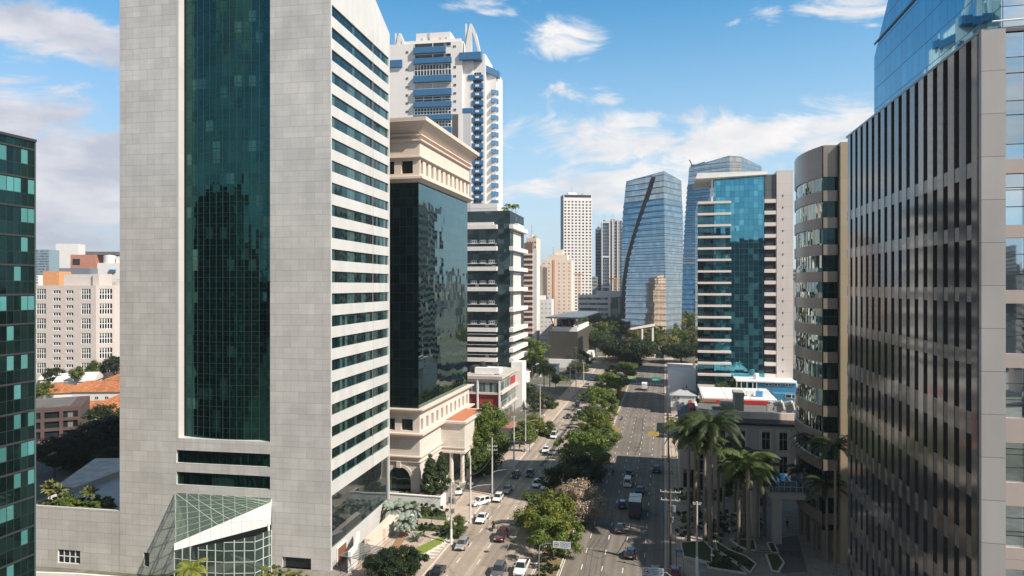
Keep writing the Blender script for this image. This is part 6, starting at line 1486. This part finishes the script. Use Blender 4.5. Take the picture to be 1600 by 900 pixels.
M_sgreen = plain('sign_green', (.0, .30, .16), .5, var=.03); M_syel = plain('sign_yellow', (.60, .42, .10), .5, var=.03); M_swhite = plain('sign_white', (.62, .66, .70), .4, var=.03)
M_sred = plain('sign_red', (.42, .05, .06), .5); M_sblk = plain('sign_black', (.02, .02, .02), .5); M_stext = plain('sign_text', (.12, .17, .24), .6)
def roadsign(lab, px, py, w_px, h_px, d, mat, kind='plain', side=1, cat='road sign', z2=None):
    c = PD(px, d); z_ = ZZ(py, d); w_ = w_px*d/F; h = h_px*d/F
    cs = CS(c); pc = (.9 if side > 0 else (-18.1 if cs[0] > -19 else -37.2)); pp = RD(pc, cs[1]); e = thing('road_sign', lab, cat, (pp.x, pp.y, 0), RZ)
    lx_ = (c.x-pp.x)/math.cos(TH)
    mb = MB(); mb.path([(0, 0, 0), (0, 0, z_-1.2), (0.12*(1 if lx_ > 0 else -1), 0, z_-.4), (lx_*.3, 0, z_)], .09, 7); mb.tube((lx_*.25, 0, z_), (lx_+w_*.4*(1 if lx_ > 0 else -1), 0, z_), .07, n=6); mb.build('mast', M_grey, e)
    mb = MB(); x0_, x1_ = lx_-w_/2, lx_+w_/2; z0_, z1_ = z_-h/2, z_+h/2
    mb.box(x0_, x1_, -.16, -.10, z0_, z1_); pn = mb.build('panel', mat, e)
    if kind == 'camera':
        mb = MB(); cx_, cz_, r_ = x0_+h*.52, z_, h*.36
        def ringy(r0, r1, y, m=0, n=24):
            for k in range(n):
                a, b_ = 2*math.pi*k/n, 2*math.pi*(k+1)/n; mb.face([(cx_+r0*math.cos(a), y, cz_+r0*math.sin(a)), (cx_+r1*math.cos(a), y, cz_+r1*math.sin(a)), (cx_+r1*math.cos(b_), y, cz_+r1*math.sin(b_)), (cx_+r0*math.cos(b_), y, cz_+r0*math.sin(b_))], m)
        ringy(r_*.78, r_, -.166); mb.build('red_ring', M_sred, e)
        mb = MB(); mb.box(cx_-r_*.1, cx_+r_*.45, -.172, -.162, cz_-r_*.25, cz_+r_*.25); mb.face([(cx_-r_*.1, -.168, cz_), (cx_-r_*.5, -.168, cz_-r_*.22), (cx_-r_*.5, -.168, cz_+r_*.22)]); mb.build('camera_symbol', M_sblk, e)
        mb = MB(); rg = random.Random(int(px))
        for r in range(4):
            zz_ = z1_-h*(.17+.2*r); x_ = x0_+h*1.08+(h*.1 if r == 3 else 0); xe = x1_-h*.1-(h*.4 if r == 3 else 0)
            while x_ < xe:
                l_ = h*rg.uniform(.05, .09); mb.box(x_, min(x_+l_, xe), -.168, -.162, zz_-h*.05, zz_+h*.05); x_ += l_+h*(.03 if rg.random() > .2 else .09)
        mb.build('lettering', M_stext, e)
    if kind == 'split': mb = MB(); mb.box(x0_+.05, x1_-.05, -.17, -.162, z_+h*.05, z1_-.05); mb.build('yellow_half', M_syel, e)
    if kind in ('green', 'split'):
        mb = MB()
        for r in range(2): mb.box(x0_+w_*.15, x0_+w_*(.75-.2*r), -.178, -.163, z_-h*(.12+.25*r), z_-h*(.02+.25*r))
        mb.build('lettering', M_frame, e)
    if kind == 'yellow': mb = MB(); mb.box(x0_+w_*.1, x1_-w_*.1, -.17, -.162, z_+h*.08, z_+h*.2); mb.build('lettering', M_sblk, e)
    return e
roadsign('white camera enforcement sign hanging beside the near median tree', 878, 851, 28, 10.5, 100, M_swhite, 'camera', -1)
roadsign('white camera enforcement sign over the right lane at the bottom edge', 1020.5, 893, 33, 13, 84, M_swhite, 'camera', 1)
roadsign('yellow back of a road sign over the right lanes', 1021, 677.5, 17, 6.5, 188, M_syel, 'plain', 1)
roadsign('yellow ochre road sign poking out of the median trees', 961, 670.5, 13, 5, 190, M_syel, 'plain', -1)
roadsign('green direction sign over the right lanes', 1025, 592, 14, 5.5, 300, M_sgreen, 'green', 1)
roadsign('green and yellow direction sign beside the median trees', 987, 590, 13, 5, 300, M_sgreen, 'split', -1)
roadsign('far green direction sign under the dark tree', 1031, 556, 12, 7, 405, M_sgreen, 'green', 1)
roadsign('far ochre sign before the far crossing', 1004, 555, 10, 5, 400, M_syel, 'plain', -1)
e = thing('street_name_sign', 'small blue street name plate on a thin dark post on the right pavement', 'street sign', G(1057, 893)); mb = MB(); mb.tube((0, 0, 0), (0, 0, 3.2), .06); mb.build('post', M_dark, e); mb = MB(); mb.box(-.2, 1.0, -.03, .03, 3.0, 3.35); mb.build('plate', plain('plate_blue', (.03, .22, .50), .5), e)
for i, (px, pb, pt) in enumerate(((644, 842, 805), (1134, 800, 778), (1113, 887, 868), (595, 895, 862))):
    g_ = G(px, pb); h = ZZ(pt, g_.y)
    e = thing('garden_lamp', ['white garden lamp post in the middle of the garden', 'pale lamp post between the plaza palms', 'thin dark bollard lamp on the plaza terrace', 'thin white lamp post by the dark domed tree'][i], 'lamp', g_); mb = MB(); mb.lathe([(.09, 0), (.06, h)], 8); mb.build('post', M_wpole if i != 2 else M_dark, e); mb = MB(); mb.lathe([(.0, h), (.32, h+.02), (.32, h+.1), (0, h+.2)], 12); mb.build('lamp_head', M_frame, e)
# traffic cones, orange kiosk by the right pavement
for i, (px, py) in enumerate(((1049, 663), (1058, 668), (1060, 660))):
    g_ = G(px, py+4); e = thing('barrier', ['left orange and white barrier board on the right pavement', 'right orange and white barrier board on the right pavement', 'rear orange and white barrier board on the right pavement'][i], 'barrier', g_)
    for k in range(4): mb = MB(); mb.box(-.7, .7, -.05, .05, .3+k*.5, .75+k*.5); mb.build('board', M_or if k % 2 else M_frame, e)
    for x in (-.65, .65): mb = MB(); mb.box(x-.05, x+.05, .05, .12, 0, 2.3); mb.build('leg', M_dark, e)
# litter bins, manhole covers
for lab, px, py in (('grey litter bin on the right pavement by the wooden pole', 1052, 800), ('grey litter bin on the left pavement by the lamp pole', 742, 812), ('grey litter bin at the bus shelter', 820, 707)):
    e = thing('litter_bin', lab, 'litter bin', G(px, py)); mb = MB(); mb.lathe([(.22, .3), (.28, .35), (.3, 1.0), (.3, 1.05), (0, 1.1)], 12); mb.build('bucket', M_grey, e); mb = MB(); mb.tube((0, .1, 0), (0, .1, .35), .05, n=6); mb.build('post', M_dark, e)
for i, (px, py) in enumerate(((760, 862), (800, 820), (900, 862), (960, 800), (985, 720), (865, 730))):
    g_ = G(px, py); mb = MB(); mb.lathe([(.45, .005), (.45, .02), (0, .02)], 18); struct(mb.build('manhole_cover', M_dark, loc=g_))
# bus shelter left
e = thing('bus_shelter', 'dark roofed bus shelter on the left pavement', 'bus shelter', G(812, 706), RZ); mb = MB(); mb.box(-3, 3, -.9, .9, 2.6, 2.75); mb.build('roof', M_dark, e)
for x in (-2.6, 2.6): mb = MB(); mb.box(x-.06, x+.06, .5, .62, 0, 2.6); mb.build('post', M_dark, e)
mb = MB(); mb.box(-2.3, 2.3, .1, .5, .45, .52); mb.build('seat', M_grey, e)
# concrete pergola arch far away
e = thing('concrete_arch', 'beige concrete portal frame at the edge of the park', 'structure', PD(1003, 440), R(20)); mb = MB(); 
mb.box(-.6, .6, -.6, .6, 0, 17.5); mb.box(7.2, 8.4, -.6, .6, 0, 18); mb.build('leg', M_beige, e); mb = MB(); mb.hexa([(-9, -1, 17), (9, -1, 19), (9, 1, 19), (-9, 1, 17), (-9, -1, 18), (9, -1, 20.5), (9, 1, 20.5), (-9, 1, 18)]); mb.build('beam', M_beige, e)

# ------------------------------------------------------------------ vehicles
M_tyre = plain('tyre', (.02, .02, .02), .9); M_rim = plain('rim', (.45, .45, .46), .3, .7); M_hl = plain('headlight', (.7, .72, .74), .1); M_tl = plain('tail_light', (.35, .01, .01), .25); M_plate = plain('number_plate', (.55, .56, .56), .5)
m, t, p = newmat('car_glass'); p.inputs['Base Color'].default_value = (.02, .028, .032, 1); p.inputs['Roughness'].default_value = .05; p.inputs['Specular IOR Level'].default_value = .9; M_cgl = m
CC = {'white': (.70, .70, .69), 'silver': (.40, .41, .42), 'black': (.012, .013, .015), 'darkred': (.07, .012, .014), 'dark': (.03, .034, .04), 'grey': (.13, .135, .14), 'navy': (.02, .03, .05), 'orange': (.60, .22, .03), 'red': (.4, .02, .02)}
def paint(c):
    n = 'paint_'+c
    if n in MC: return MC[n]
    m, t, p = newmat(n); p.inputs['Base Color'].default_value = (*CC[c], 1); p.inputs['Roughness'].default_value = .28; p.inputs['Metallic'].default_value = .35 if c in ('silver', 'grey') else 0
    p.inputs['Coat Weight'].default_value = 1; p.inputs['Coat Roughness'].default_value = .03; MC[n] = m; return m
KM = {}
KD = { # L, W, H, belt, [ (y fraction, deck height, half width factor) ], greenhouse base y0,y1 (fraction from rear), top y0,y1
 'hatch': (3.95, 1.72, 1.5, .93, [(0, .80, .86), (.03, .95, .97), (.5, .95, 1), (.72, .92, 1), (.93, .74, .95), (1, .58, .84)], (.03, .74), (.12, .56)),
 'sedan': (4.5, 1.76, 1.45, .92, [(0, .82, .86), (.04, .94, .96), (.2, .97, 1), (.68, .93, 1), (.93, .74, .95), (1, .58, .84)], (.14, .71), (.27, .55)),
 'suv': (4.45, 1.85, 1.70, 1.05, [(0, .95, .88), (.03, 1.06, .97), (.5, 1.06, 1), (.72, 1.04, 1), (.94, .92, .95), (1, .70, .86)], (.03, .74), (.10, .58)),
 'pickup': (5.3, 1.85, 1.78, 1.10, [(0, 1.0, .93), (.02, 1.05, .97), (.36, 1.05, 1), (.74, 1.08, 1), (.95, .98, .95), (1, .72, .87)], (.34, .76), (.38, .62)),
 'van': (4.8, 1.9, 2.05, 1.15, [(0, 1.1, .93), (.02, 1.2, .98), (.5, 1.2, 1), (.82, 1.15, 1), (.96, .95, .95), (1, .65, .86)], (.01, .90), (.04, .72))}
def car_parts(k, c):
    if (k, c) in KM: return KM[(k, c)]
    L, W_, H, bl, st, gb, gt = KD[k]; P_ = paint(c); out = []
    mb = MB(); rs = []
    for f_, h, w_ in st:
        y = -L/2+L*f_; hw = W_/2*w_; lo = .30 if 0 < f_ < 1 else .36
        rs.append([(-hw*.90, y, lo), (-hw, y, lo+.15), (-hw, y, h-.22), (-hw*.93, y, h-.05), (-hw*.75, y, h), (hw*.75, y, h), (hw*.93, y, h-.05), (hw, y, h-.22), (hw, y, lo+.15), (hw*.90, y, lo)])
    mb.loft(rs)
    yb0, yb1 = -L/2+L*gb[0]+.02, -L/2+L*gb[1]; yt0, yt1 = -L/2+L*gt[0], -L/2+L*gt[1]; wb, wt = W_/2*.90, W_/2*.70; ht = H-.06; b0 = bl-.03
    bot = [(-wb, yb0, b0), (wb, yb0, b0), (wb, yb1, b0), (-wb, yb1, b0)]; tp = [(-wt, yt0, ht), (wt, yt0, ht), (wt, yt1, ht), (-wt, yt1, ht)]
    mb.hexa(bot+tp); mb.hexa([(-wt, yt0, ht), (wt, yt0, ht), (wt, yt1, ht), (-wt, yt1, ht), (-wt*.85, yt0+.2, H), (wt*.85, yt0+.2, H), (wt*.85, yt1-.25, H), (-wt*.85, yt1-.25, H)])
    body = mb.mesh('body', P_, False); out.append(('body', body))
    def quadwin(nm, a, b_, c_, d_, ins=.1):
        a, b_, c_, d_ = map(Vector, (a, b_, c_, d_)); ce = (a+b_+c_+d_)/4; n = (b_-a).cross(d_-a).normalized()*.015
        q = [p_.lerp(ce, ins)+n for p_ in (a, b_, c_, d_)]; mw = MB(); mw.face(q); out.append((nm, mw.mesh(nm, M_cgl)))
    quadwin('rear_window', bot[0], bot[1], tp[1], tp[0], .12); quadwin('windscreen', bot[2], bot[3], tp[3], tp[2], .07)
    for (a, b_, c_, d_) in ((bot[1], bot[2], tp[2], tp[1]), (bot[3], bot[0], tp[0], tp[3])):
        a, b_, c_, d_ = map(Vector, (a, b_, c_, d_)); quadwin('side_window', a.lerp(b_, .02), a.lerp(b_, .49), d_.lerp(c_, .49), d_.lerp(c_, .02), .10); quadwin('side_window', a.lerp(b_, .53), b_, c_, d_.lerp(c_, .53), .10)
    for x in (-1, 1):
        for f_ in (.18, .82):
            mw = MB(); y = -L/2+L*f_; mw.tube((x*(W_/2-.22), y, .33), (x*(W_/2+.01), y, .33), .33, n=16); out.append(('wheel', mw.mesh('wheel', M_tyre))); mw = MB(); mw.tube((x*(W_/2+.012), y, .33), (x*(W_/2+.022), y, .33), .2, n=12); out.append(('>rim', mw.mesh('rim', M_rim)))
        mw = MB(); mw.box(x*W_*.33-.17, x*W_*.33+.17, L/2-.10, L/2-.0, st[-1][1]-.12, st[-1][1]+.06); out.append(('headlight', mw.mesh('headlight', M_hl)))
        mw = MB(); mw.box(x*W_*.36-.14, x*W_*.36+.14, -L/2-.03, -L/2+.08, st[0][1]-.16, st[0][1]+.06); out.append(('tail_light', mw.mesh('tail_light', M_tl)))
        mw = MB(); mw.box(x*(W_/2+.06)-.09, x*(W_/2+.06)+.09, yb1-.45, yb1-.28, bl, bl+.16); out.append(('wing_mirror', mw.mesh('wing_mirror', P_)))
    mw = MB(); mw.box(-.26, .26, -L/2-.025, -L/2+.02, .55, .68); out.append(('number_plate', mw.mesh('number_plate', M_plate)))
    mw = MB(); mw.box(-W_*.3, W_*.3, L/2-.06, L/2+.012, .40, .55); out.append(('grille', mw.mesh('grille', M_dark)))
    if k == 'pickup': mw = MB(); mw.box(-W_*.41, W_*.41, -L/2+.12, -L/2+L*.33, 1.0, 1.075); out.append(('cargo_bed', mw.mesh('cargo_bed', M_dark)))
    KM[(k, c)] = out; return out
def car(lab, px, py, k, c, toward=False, rot=0, name=None, lane=None):
    g_ = G(px, py)
    if lane is not None: cs = CS(g_); g_ = RD(lane, cs[1])
    g_.z = .01; cat = {'suv': 'car', 'hatch': 'car', 'sedan': 'car', 'pickup': 'pickup truck', 'van': 'van'}[k]
    e = thing(name or {'hatch': 'hatchback', 'sedan': 'sedan', 'suv': 'sport_utility_car', 'pickup': 'pickup_truck', 'van': 'van'}[k], lab, cat, g_, RZ+(math.pi if toward else 0)+R(rot), 'vehicles on the avenue'); last = None
    if name == 'taxi_van': mb = MB(); mb.hexa([(-.8, -2.25, 1.2), (.8, -2.25, 1.2), (.8, 1.9, 1.2), (-.8, 1.9, 1.2), (-.68, -2.15, 2.09), (.68, -2.15, 2.09), (.68, 1.15, 2.09), (-.68, 1.15, 2.09)]); mb.build('roof', paint('white'), e)
    for nm, me in car_parts(k, c):
        if nm[0] == '>': put(me, nm[1:], last)
        else: last = put(me, nm, e)
    return e
LL = {1: -34.4, 2: -31.2, 3: -27.9, 4: -24.7, 5: -21.7}; RL = {1: -14.5, 2: -11.3, 3: -8.1, 4: -4.9, 5: -1.8}
for a in (
 ('silver hatchback at the left kerb before the driveway', 727, 856, 'hatch', 'silver', True, 0, None, -34.0), ('dark car cut by the bottom edge at the left kerb', 683, 900, 'sedan', 'black', True, 0), ('grey blue car at the bottom edge in the left carriageway', 779, 898, 'suv', 'grey', True),
 ('white pickup at the bottom edge beside the median', 817, 893, 'pickup', 'white', True, 0, None, -22.0), ('dark red car in the sun left of the median trees', 783, 842, 'suv', 'darkred', True), ('white sedan in the sun behind the motorcyclist', 753, 814, 'sedan', 'white', True, 0),
 ('white car turning out of the driveway by the lamp pole', 750, 789, 'suv', 'white', True, -35), ('white hatchback waiting at the left kerb in the shade', 778, 782, 'hatch', 'white', True), ('silver sedan at the left kerb behind the white hatchback', 792, 769, 'sedan', 'silver', True),
 ('white car parked in the driveway next to the white terrace wall', 714, 771, 'sedan', 'white', True, 30), ('white hatchback in the shade next to the median trees', 839, 760, 'hatch', 'white', True), ('white car half hidden behind the median trees', 852, 764, 'hatch', 'white', True), 
 ('black car in the left lane at the shadow edge', 806, 745, 'sedan', 'black', True), ('black hatchback next to the black sedan at the shadow edge', 828, 744, 'hatch', 'black', True), ('white sedan in the middle of the sunny left carriageway', 853, 706, 'sedan', 'white', True), 
 ('white van in the far left lane near the bus stop', 866, 684, 'van', 'white', True), ('dark sedan on the left carriageway beyond the white van', 888, 653, 'sedan', 'dark', True), ('small white car right of the dark sedan', 904, 647, 'hatch', 'white', True), ('dark sport utility car in the far queue', 902, 634, 'suv', 'dark', True),
 ('dark car at the far end of the queue', 910, 625, 'sedan', 'dark', True), ('silver car far up the left carriageway', 917, 604, 'hatch', 'silver', True), ('white car far up near the tree shade', 925, 594, 'hatch', 'white', True), 
 ('orange and white van next to the median', 948, 722, 'van', 'orange', False, 0, 'taxi_van'), ('silver hatchback beside the dark median trees', 939, 751, 'hatch', 'silver', False, 0, None, -14.6), ('white van in the middle of the right carriageway', 981, 758, 'van', 'white'), ('dark sedan directly ahead of the white van', 983, 743, 'sedan', 'dark'), 
 ('black sport utility car ahead of the truck', 1000, 771, 'suv', 'black'), ('dark blue car left of the truck', 973, 792, 'hatch', 'navy'), ('dark sedan in the shade behind the dark blue car', 969, 829, 'sedan', 'dark'), ('black hatchback nearest the bottom right lanes', 986, 869, 'hatch', 'black'),
 ('dark sport utility car in the rightmost lane', 1029, 737, 'suv', 'black', False, 0, None, -1.9), ('dark sedan close to the median in the sun', 972, 694, 'sedan', 'dark', False, 0, None, -14.4), ('dark car at the right kerb under the white camera sign', 1028, 899, 'sedan', 'black', False, 0, None, -1.4), ('red car tail at the right kerb by the bottom edge', 1036, 897, 'hatch', 'red', False, 0, None, 1.6),
 ('dark car parked in the yard of the annex house', 1066, 652, 'sedan', 'dark', False, 80), ('white car parked in the yard next to the dark one', 1075, 657, 'hatch', 'white', False, 70), ('white car at the far crossing', 1006, 553, 'suv', 'white', True, 10), ('second white car at the far crossing', 1022, 556, 'hatch', 'white', False, 10),
 ('white car far away under the big dark tree', 966, 575, 'sedan', 'white', True), ('silver car far away near the far green sign', 1021, 566, 'hatch', 'silver')):
    car(*a)
def truck(lab, px, py, col, L=7.2, W_=2.3, H=3.2, lane=None):
    g_ = G(px, py)
    if lane is not None: g_ = RD(lane, CS(g_)[1])
    e = thing('box_truck', lab, 'truck', g_, RZ, 'vehicles on the avenue')
    mb = MB(); mb.box(-W_/2, W_/2, -L/2, L/2-2.1, .95, H); mb.build('cargo_box', plain('truck_side_'+col, {'dark': (.05, .05, .05), 'white': (.6, .6, .6)}[col], .5), e)
    mb = MB(); mb.box(-W_/2-.02, W_/2+.02, -L/2-.02, L/2-2.08, H, H+.08); mb.build('box_roof', M_frame, e)
    mb = MB(); mb.hexa([(-W_*.46, L/2-2, .5), (W_*.46, L/2-2, .5), (W_*.45, L/2, .5), (-W_*.45, L/2, .5), (-W_*.44, L/2-2, 2.5), (W_*.44, L/2-2, 2.5), (W_*.42, L/2-.5, 2.5), (-W_*.42, L/2-.5, 2.5)]); cb = mb.build('cab', paint('white'), e)
    mb = MB(); mb.box(-W_*.38, W_*.38, L/2-.4, L/2-.1, 1.5, 2.2); mb.build('windscreen', M_cgl, cb)
    mb = MB(); mb.box(-.45, .45, -L/2, L/2-1, .5, .93); mb.box(-W_/2, W_/2, -L/2-.1, -L/2+.05, .5, .65); mb.build('chassis', M_dark, e)
    for x in (-1, 1):
        for y in (-L/2+1.3, L/2-1.1): mb = MB(); mb.tube((x*(W_/2-.4), y, .48), (x*(W_/2-.03), y, .48), .47, n=16); mb.build('wheel', M_tyre, e)
        mb = MB(); mb.box(x*W_*.4-.15, x*W_*.4+.15, -L/2-.12, -L/2-.02, .75, .92); mb.build('tail_light', M_tl, e)
truck('dark box truck with a white roof in the right carriageway', 993, 803, 'dark', 7.5, 2.35, 3.5); truck('white box truck far up the right carriageway', 1007, 609, 'white', 6.5, 2.2, 3.1)

# ------------------------------------------------------------------ people and motorcycles
M_skin = plain('skin', (.36, .20, .13), .6, var=.05); M_hair = plain('hair', (.02, .015, .012), .7)
def human(kind, top_, bottom, seed=0):
    key = ('h', kind, top_.name, bottom.name)
    if key in LM: return LM[key]
    if kind == 'stand': J = dict(pel=(0, 0, .95), ch=(0, 0, 1.35), nk=(0, 0, 1.5), hd=(0, .02, 1.62), ht=(0, .02, 1.74), sl=(-.19, 0, 1.42), el=(-.24, -.02, 1.14), hl=(-.24, .06, .88), sr=(.19, 0, 1.42), er=(.24, -.02, 1.14), hr=(.24, .06, .88), kl=(-.1, .02, .5), al=(-.1, 0, .08), tl=(-.1, .16, .04), kr=(.1, .02, .5), ar=(.1, 0, .08), tr=(.1, .16, .04))
    elif kind == 'walk': J = dict(pel=(0, 0, .93), ch=(0, .03, 1.33), nk=(0, .04, 1.49), hd=(0, .06, 1.61), ht=(0, .06, 1.73), sl=(-.19, .02, 1.4), el=(-.24, -.12, 1.14), hl=(-.23, -.08, .9), sr=(.19, .04, 1.4), er=(.24, .14, 1.15), hr=(.22, .28, .95), kl=(-.1, .2, .52), al=(-.1, .28, .1), tl=(-.1, .43, .08), kr=(.1, -.04, .5), ar=(.1, -.3, .14), tr=(.1, -.18, .05))
    else: J = dict(pel=(0, -.15, .82), ch=(0, .0, 1.2), nk=(0, .06, 1.36), hd=(0, .1, 1.48), ht=(0, .1, 1.62), sl=(-.2, .03, 1.28), el=(-.3, .2, 1.06), hl=(-.3, .42, 1.02), sr=(.2, .03, 1.28), er=(.3, .2, 1.06), hr=(.3, .42, 1.02), kl=(-.2, .25, .70), al=(-.2, .05, .3), tl=(-.2, .2, .26), kr=(.2, .25, .70), ar=(.2, .05, .3), tr=(.2, .2, .26))
    rad = dict(pel=.15, ch=.165, nk=.06, hd=.095, ht=.07, sl=.07, el=.05, hl=.04, sr=.07, er=.05, hr=.04, kl=.07, al=.05, tl=.04, kr=.07, ar=.05, tr=.04)
    E_ = [('pel', 'ch'), ('ch', 'nk'), ('nk', 'hd'), ('hd', 'ht'), ('ch', 'sl'), ('sl', 'el'), ('el', 'hl'), ('ch', 'sr'), ('sr', 'er'), ('er', 'hr'), ('pel', 'kl'), ('kl', 'al'), ('al', 'tl'), ('pel', 'kr'), ('kr', 'ar'), ('ar', 'tr')]
    ks = list(J); me = bpy.data.meshes.new('body'); me.from_pydata([J[k] for k in ks], [(ks.index(a), ks.index(b_)) for a, b_ in E_], [])
    o_ = bpy.data.objects.new('tmp_body', me); COL.objects.link(o_); o_.modifiers.new('s', 'SKIN')
    for i, k in enumerate(ks): me.skin_vertices[0].data[i].radius = (rad[k], rad[k]*.85); me.skin_vertices[0].data[i].use_root = (k == 'pel')
    sb = o_.modifiers.new('u', 'SUBSURF'); sb.levels = 1; sb.render_levels = 1
    dg = bpy.context.evaluated_depsgraph_get(); m2 = bpy.data.meshes.new_from_object(o_.evaluated_get(dg)); m2.name = 'body'
    bpy.data.objects.remove(o_); m2.materials.clear()
    for mt in (M_skin, top_, bottom, M_sblk): m2.materials.append(mt)
    hz_ = J['nk'][2]; pz = J['pel'][2]
    for p_ in m2.polygons:
        z_ = p_.center.z; x_ = abs(p_.center.x)
        p_.material_index = 0 if z_ > hz_-.01 or (x_ > .21 and z_ < J['el'][2]-.02 and kind != 'ride') else (3 if z_ < .1 and kind != 'ride' else (2 if z_ < pz+.03 and not (x_ > .21) else 1)); p_.use_smooth = True
    LM[key] = (m2, J); return LM[key]
def person(lab, pos, rz, kind, top_, bottom, helmet=None):
    me, J = human(kind, top_, bottom); e = thing('person', lab, 'person', pos, rz); put(me, 'body', e)
    h = Vector(J['ht']); mb = MB()
    if helmet: mb.lathe([(.0, h.z-.17), (.13, h.z-.16), (.145, h.z-.05), (.12, h.z+.04), (0, h.z+.09)], 12, (h.x, h.y)); mb.build('helmet', helmet, e, smooth=True)
    else: mb.lathe([(.085, h.z-.10), (.105, h.z-.05), (.095, h.z+.03), (0, h.z+.075)], 12, (h.x, h.y-.025)); mb.build('hair', M_hair, e, smooth=True)
tops = [plain('shirt_white', (.6, .6, .58), .8), plain('shirt_dark', (.03, .03, .035), .8), plain('shirt_blue', (.05, .12, .30), .8), plain('vest_yellow', (.40, .48, .04), .8), plain('shirt_pink', (.45, .2, .2), .8)]
bots = [plain('trousers_dark', (.03, .03, .04), .8), plain('trousers_blue', (.05, .07, .13), .8)]
for i, (px, py, rz, k, a, b_, lab) in enumerate((
    (742, 793, 160, 'walk', 0, 0, 'person in a white shirt and dark trousers walking beside the turning white car'), (768, 770, 20, 'walk', 1, 0, 'person in dark clothes on the left pavement in the shade'), (825, 692, 90, 'stand', 2, 1, 'person in a blue shirt waiting at the bus shelter'),
    (829, 690, 60, 'stand', 0, 0, 'person in a white shirt at the bus shelter'), (836, 692, 200, 'stand', 1, 0, 'person in dark clothes right of the bus shelter'), (1230, 827, 170, 'walk', 1, 0, 'person in dark clothes walking under the entrance canopy'),
    (812, 704, 10, 'stand', 1, 1, 'person in dark top standing in the bus shelter'), (873, 636, 0, 'walk', 4, 1, 'person in a pink top on the sunny left pavement'), (890, 616, 0, 'walk', 1, 0, 'person far up the left pavement'), (1050, 742, 15, 'walk', 0, 1, 'person in a white shirt on the right pavement before the museum corner'), (1054, 700, 180, 'walk', 1, 0, 'person in dark clothes on the right pavement near the yellow sign'),
    (757, 752, 10, 'walk', 4, 0, 'person in a pink top under the tall street tree'), (783, 733, 190, 'walk', 2, 1, 'person in a blue shirt on the sunlit left pavement'), (1140, 838, 80, 'walk', 0, 0, 'person in a white shirt crossing the plaza between the palms'), (850, 655, 20, 'stand', 0, 1, 'person in white standing by the sunny kerb far up the left side'))):
    g_ = G(px, py); g_.z = .13; person(lab, g_, R(rz), k, tops[a], bots[b_])
def moto(lab, plab, px, py, toward, top_, hel, col='black', lane=None):
    g_ = G(px, py)
    if lane is not None: g_ = RD(lane, CS(g_)[1])
    rz = RZ+(math.pi if toward else 0); e = thing('motorcycle', lab, 'motorcycle', g_, rz, 'motorcycles on the avenue')
    mb = MB()
    mb.loft([[(-.12, -.75, .72), (.12, -.75, .72), (.1, -.75, .85), (-.1, -.75, .85)], [(-.17, -.1, .55), (.17, -.1, .55), (.15, -.1, .86), (-.15, -.1, .86)], [(-.18, .3, .5), (.18, .3, .5), (.15, .3, 1.0), (-.15, .3, 1.0)], [(-.1, .62, .7), (.1, .62, .7), (.08, .6, 1.05), (-.08, .6, 1.05)]]); mb.build('body', paint(col), e)
    mb = MB(); mb.box(-.14, .14, -.2, .25, .3, .55); mb.build('engine', M_grey, e)
    for y in (-.68, .72):
        mb = MB(); mb.tube((-.07, y, .31), (.07, y, .31), .31, n=18); wv = mb.build('wheel', M_tyre, e); mb = MB(); mb.tube((-.075, y, .31), (.075, y, .31), .18, n=12); mb.build('rim', M_rim, wv)
    mb = MB(); mb.tube((-.38, .42, 1.05), (.38, .42, 1.05), .025, n=6); mb.tube((-.1, .72, .31), (-.1, .5, 1.03), .035, n=6); mb.tube((.1, .72, .31), (.1, .5, 1.03), .035, n=6); mb.build('handlebar', M_dark, e)
    person(plab, g_+Vector((0, 0, .03)), rz, 'ride', top_, bots[0], hel)
M_hb = plain('helmet_black', (.02, .02, .02), .3); M_hw = plain('helmet_white', (.5, .5, .5), .3)
moto('dark motorcycle riding in the sun left of the dark red car', 'rider on the motorcycle left of the dark red car, dark jacket', 771, 828, True, tops[1], M_hb); moto('motorcycle on the left carriageway beside the wide median tree', 'rider in dark jacket beside the wide median tree', 873, 710, True, tops[1], M_hb)
moto('motorcycle at the right carriageway behind the orange van', 'rider in dark clothes behind the orange van', 958, 743, False, tops[1], M_hb); moto('motorcycle ahead in the sunny right carriageway', 'rider in a blue top in the sunny right carriageway', 972, 656, False, tops[2], M_hw)
moto('motorcycle in front of the dark median trees in the left carriageway', 'rider in a yellow vest before the dark median trees', 884, 738, True, tops[3], M_hw)

# ------------------------------------------------------------------ air
mb = MB(); mb.box(-5200, 5200, -3200, 9200, -6, 175); hb = mb.build('haze', None if False else [], kind='stuff')
m = bpy.data.materials.new('haze_air'); m.use_nodes = True; t = NT(m.node_tree)
for nd in list(m.node_tree.nodes): m.node_tree.nodes.remove(nd)
pv = t.n('ShaderNodeVolumePrincipled', {'Color': (.80, .88, 1.0), 'Density': 0.00012, 'Anisotropy': 0.2}); t.n('ShaderNodeOutputMaterial', {'Volume': pv})
hb.data.materials.clear(); hb.data.materials.append(m); hb['label'] = 'thin daylight haze over the avenue'
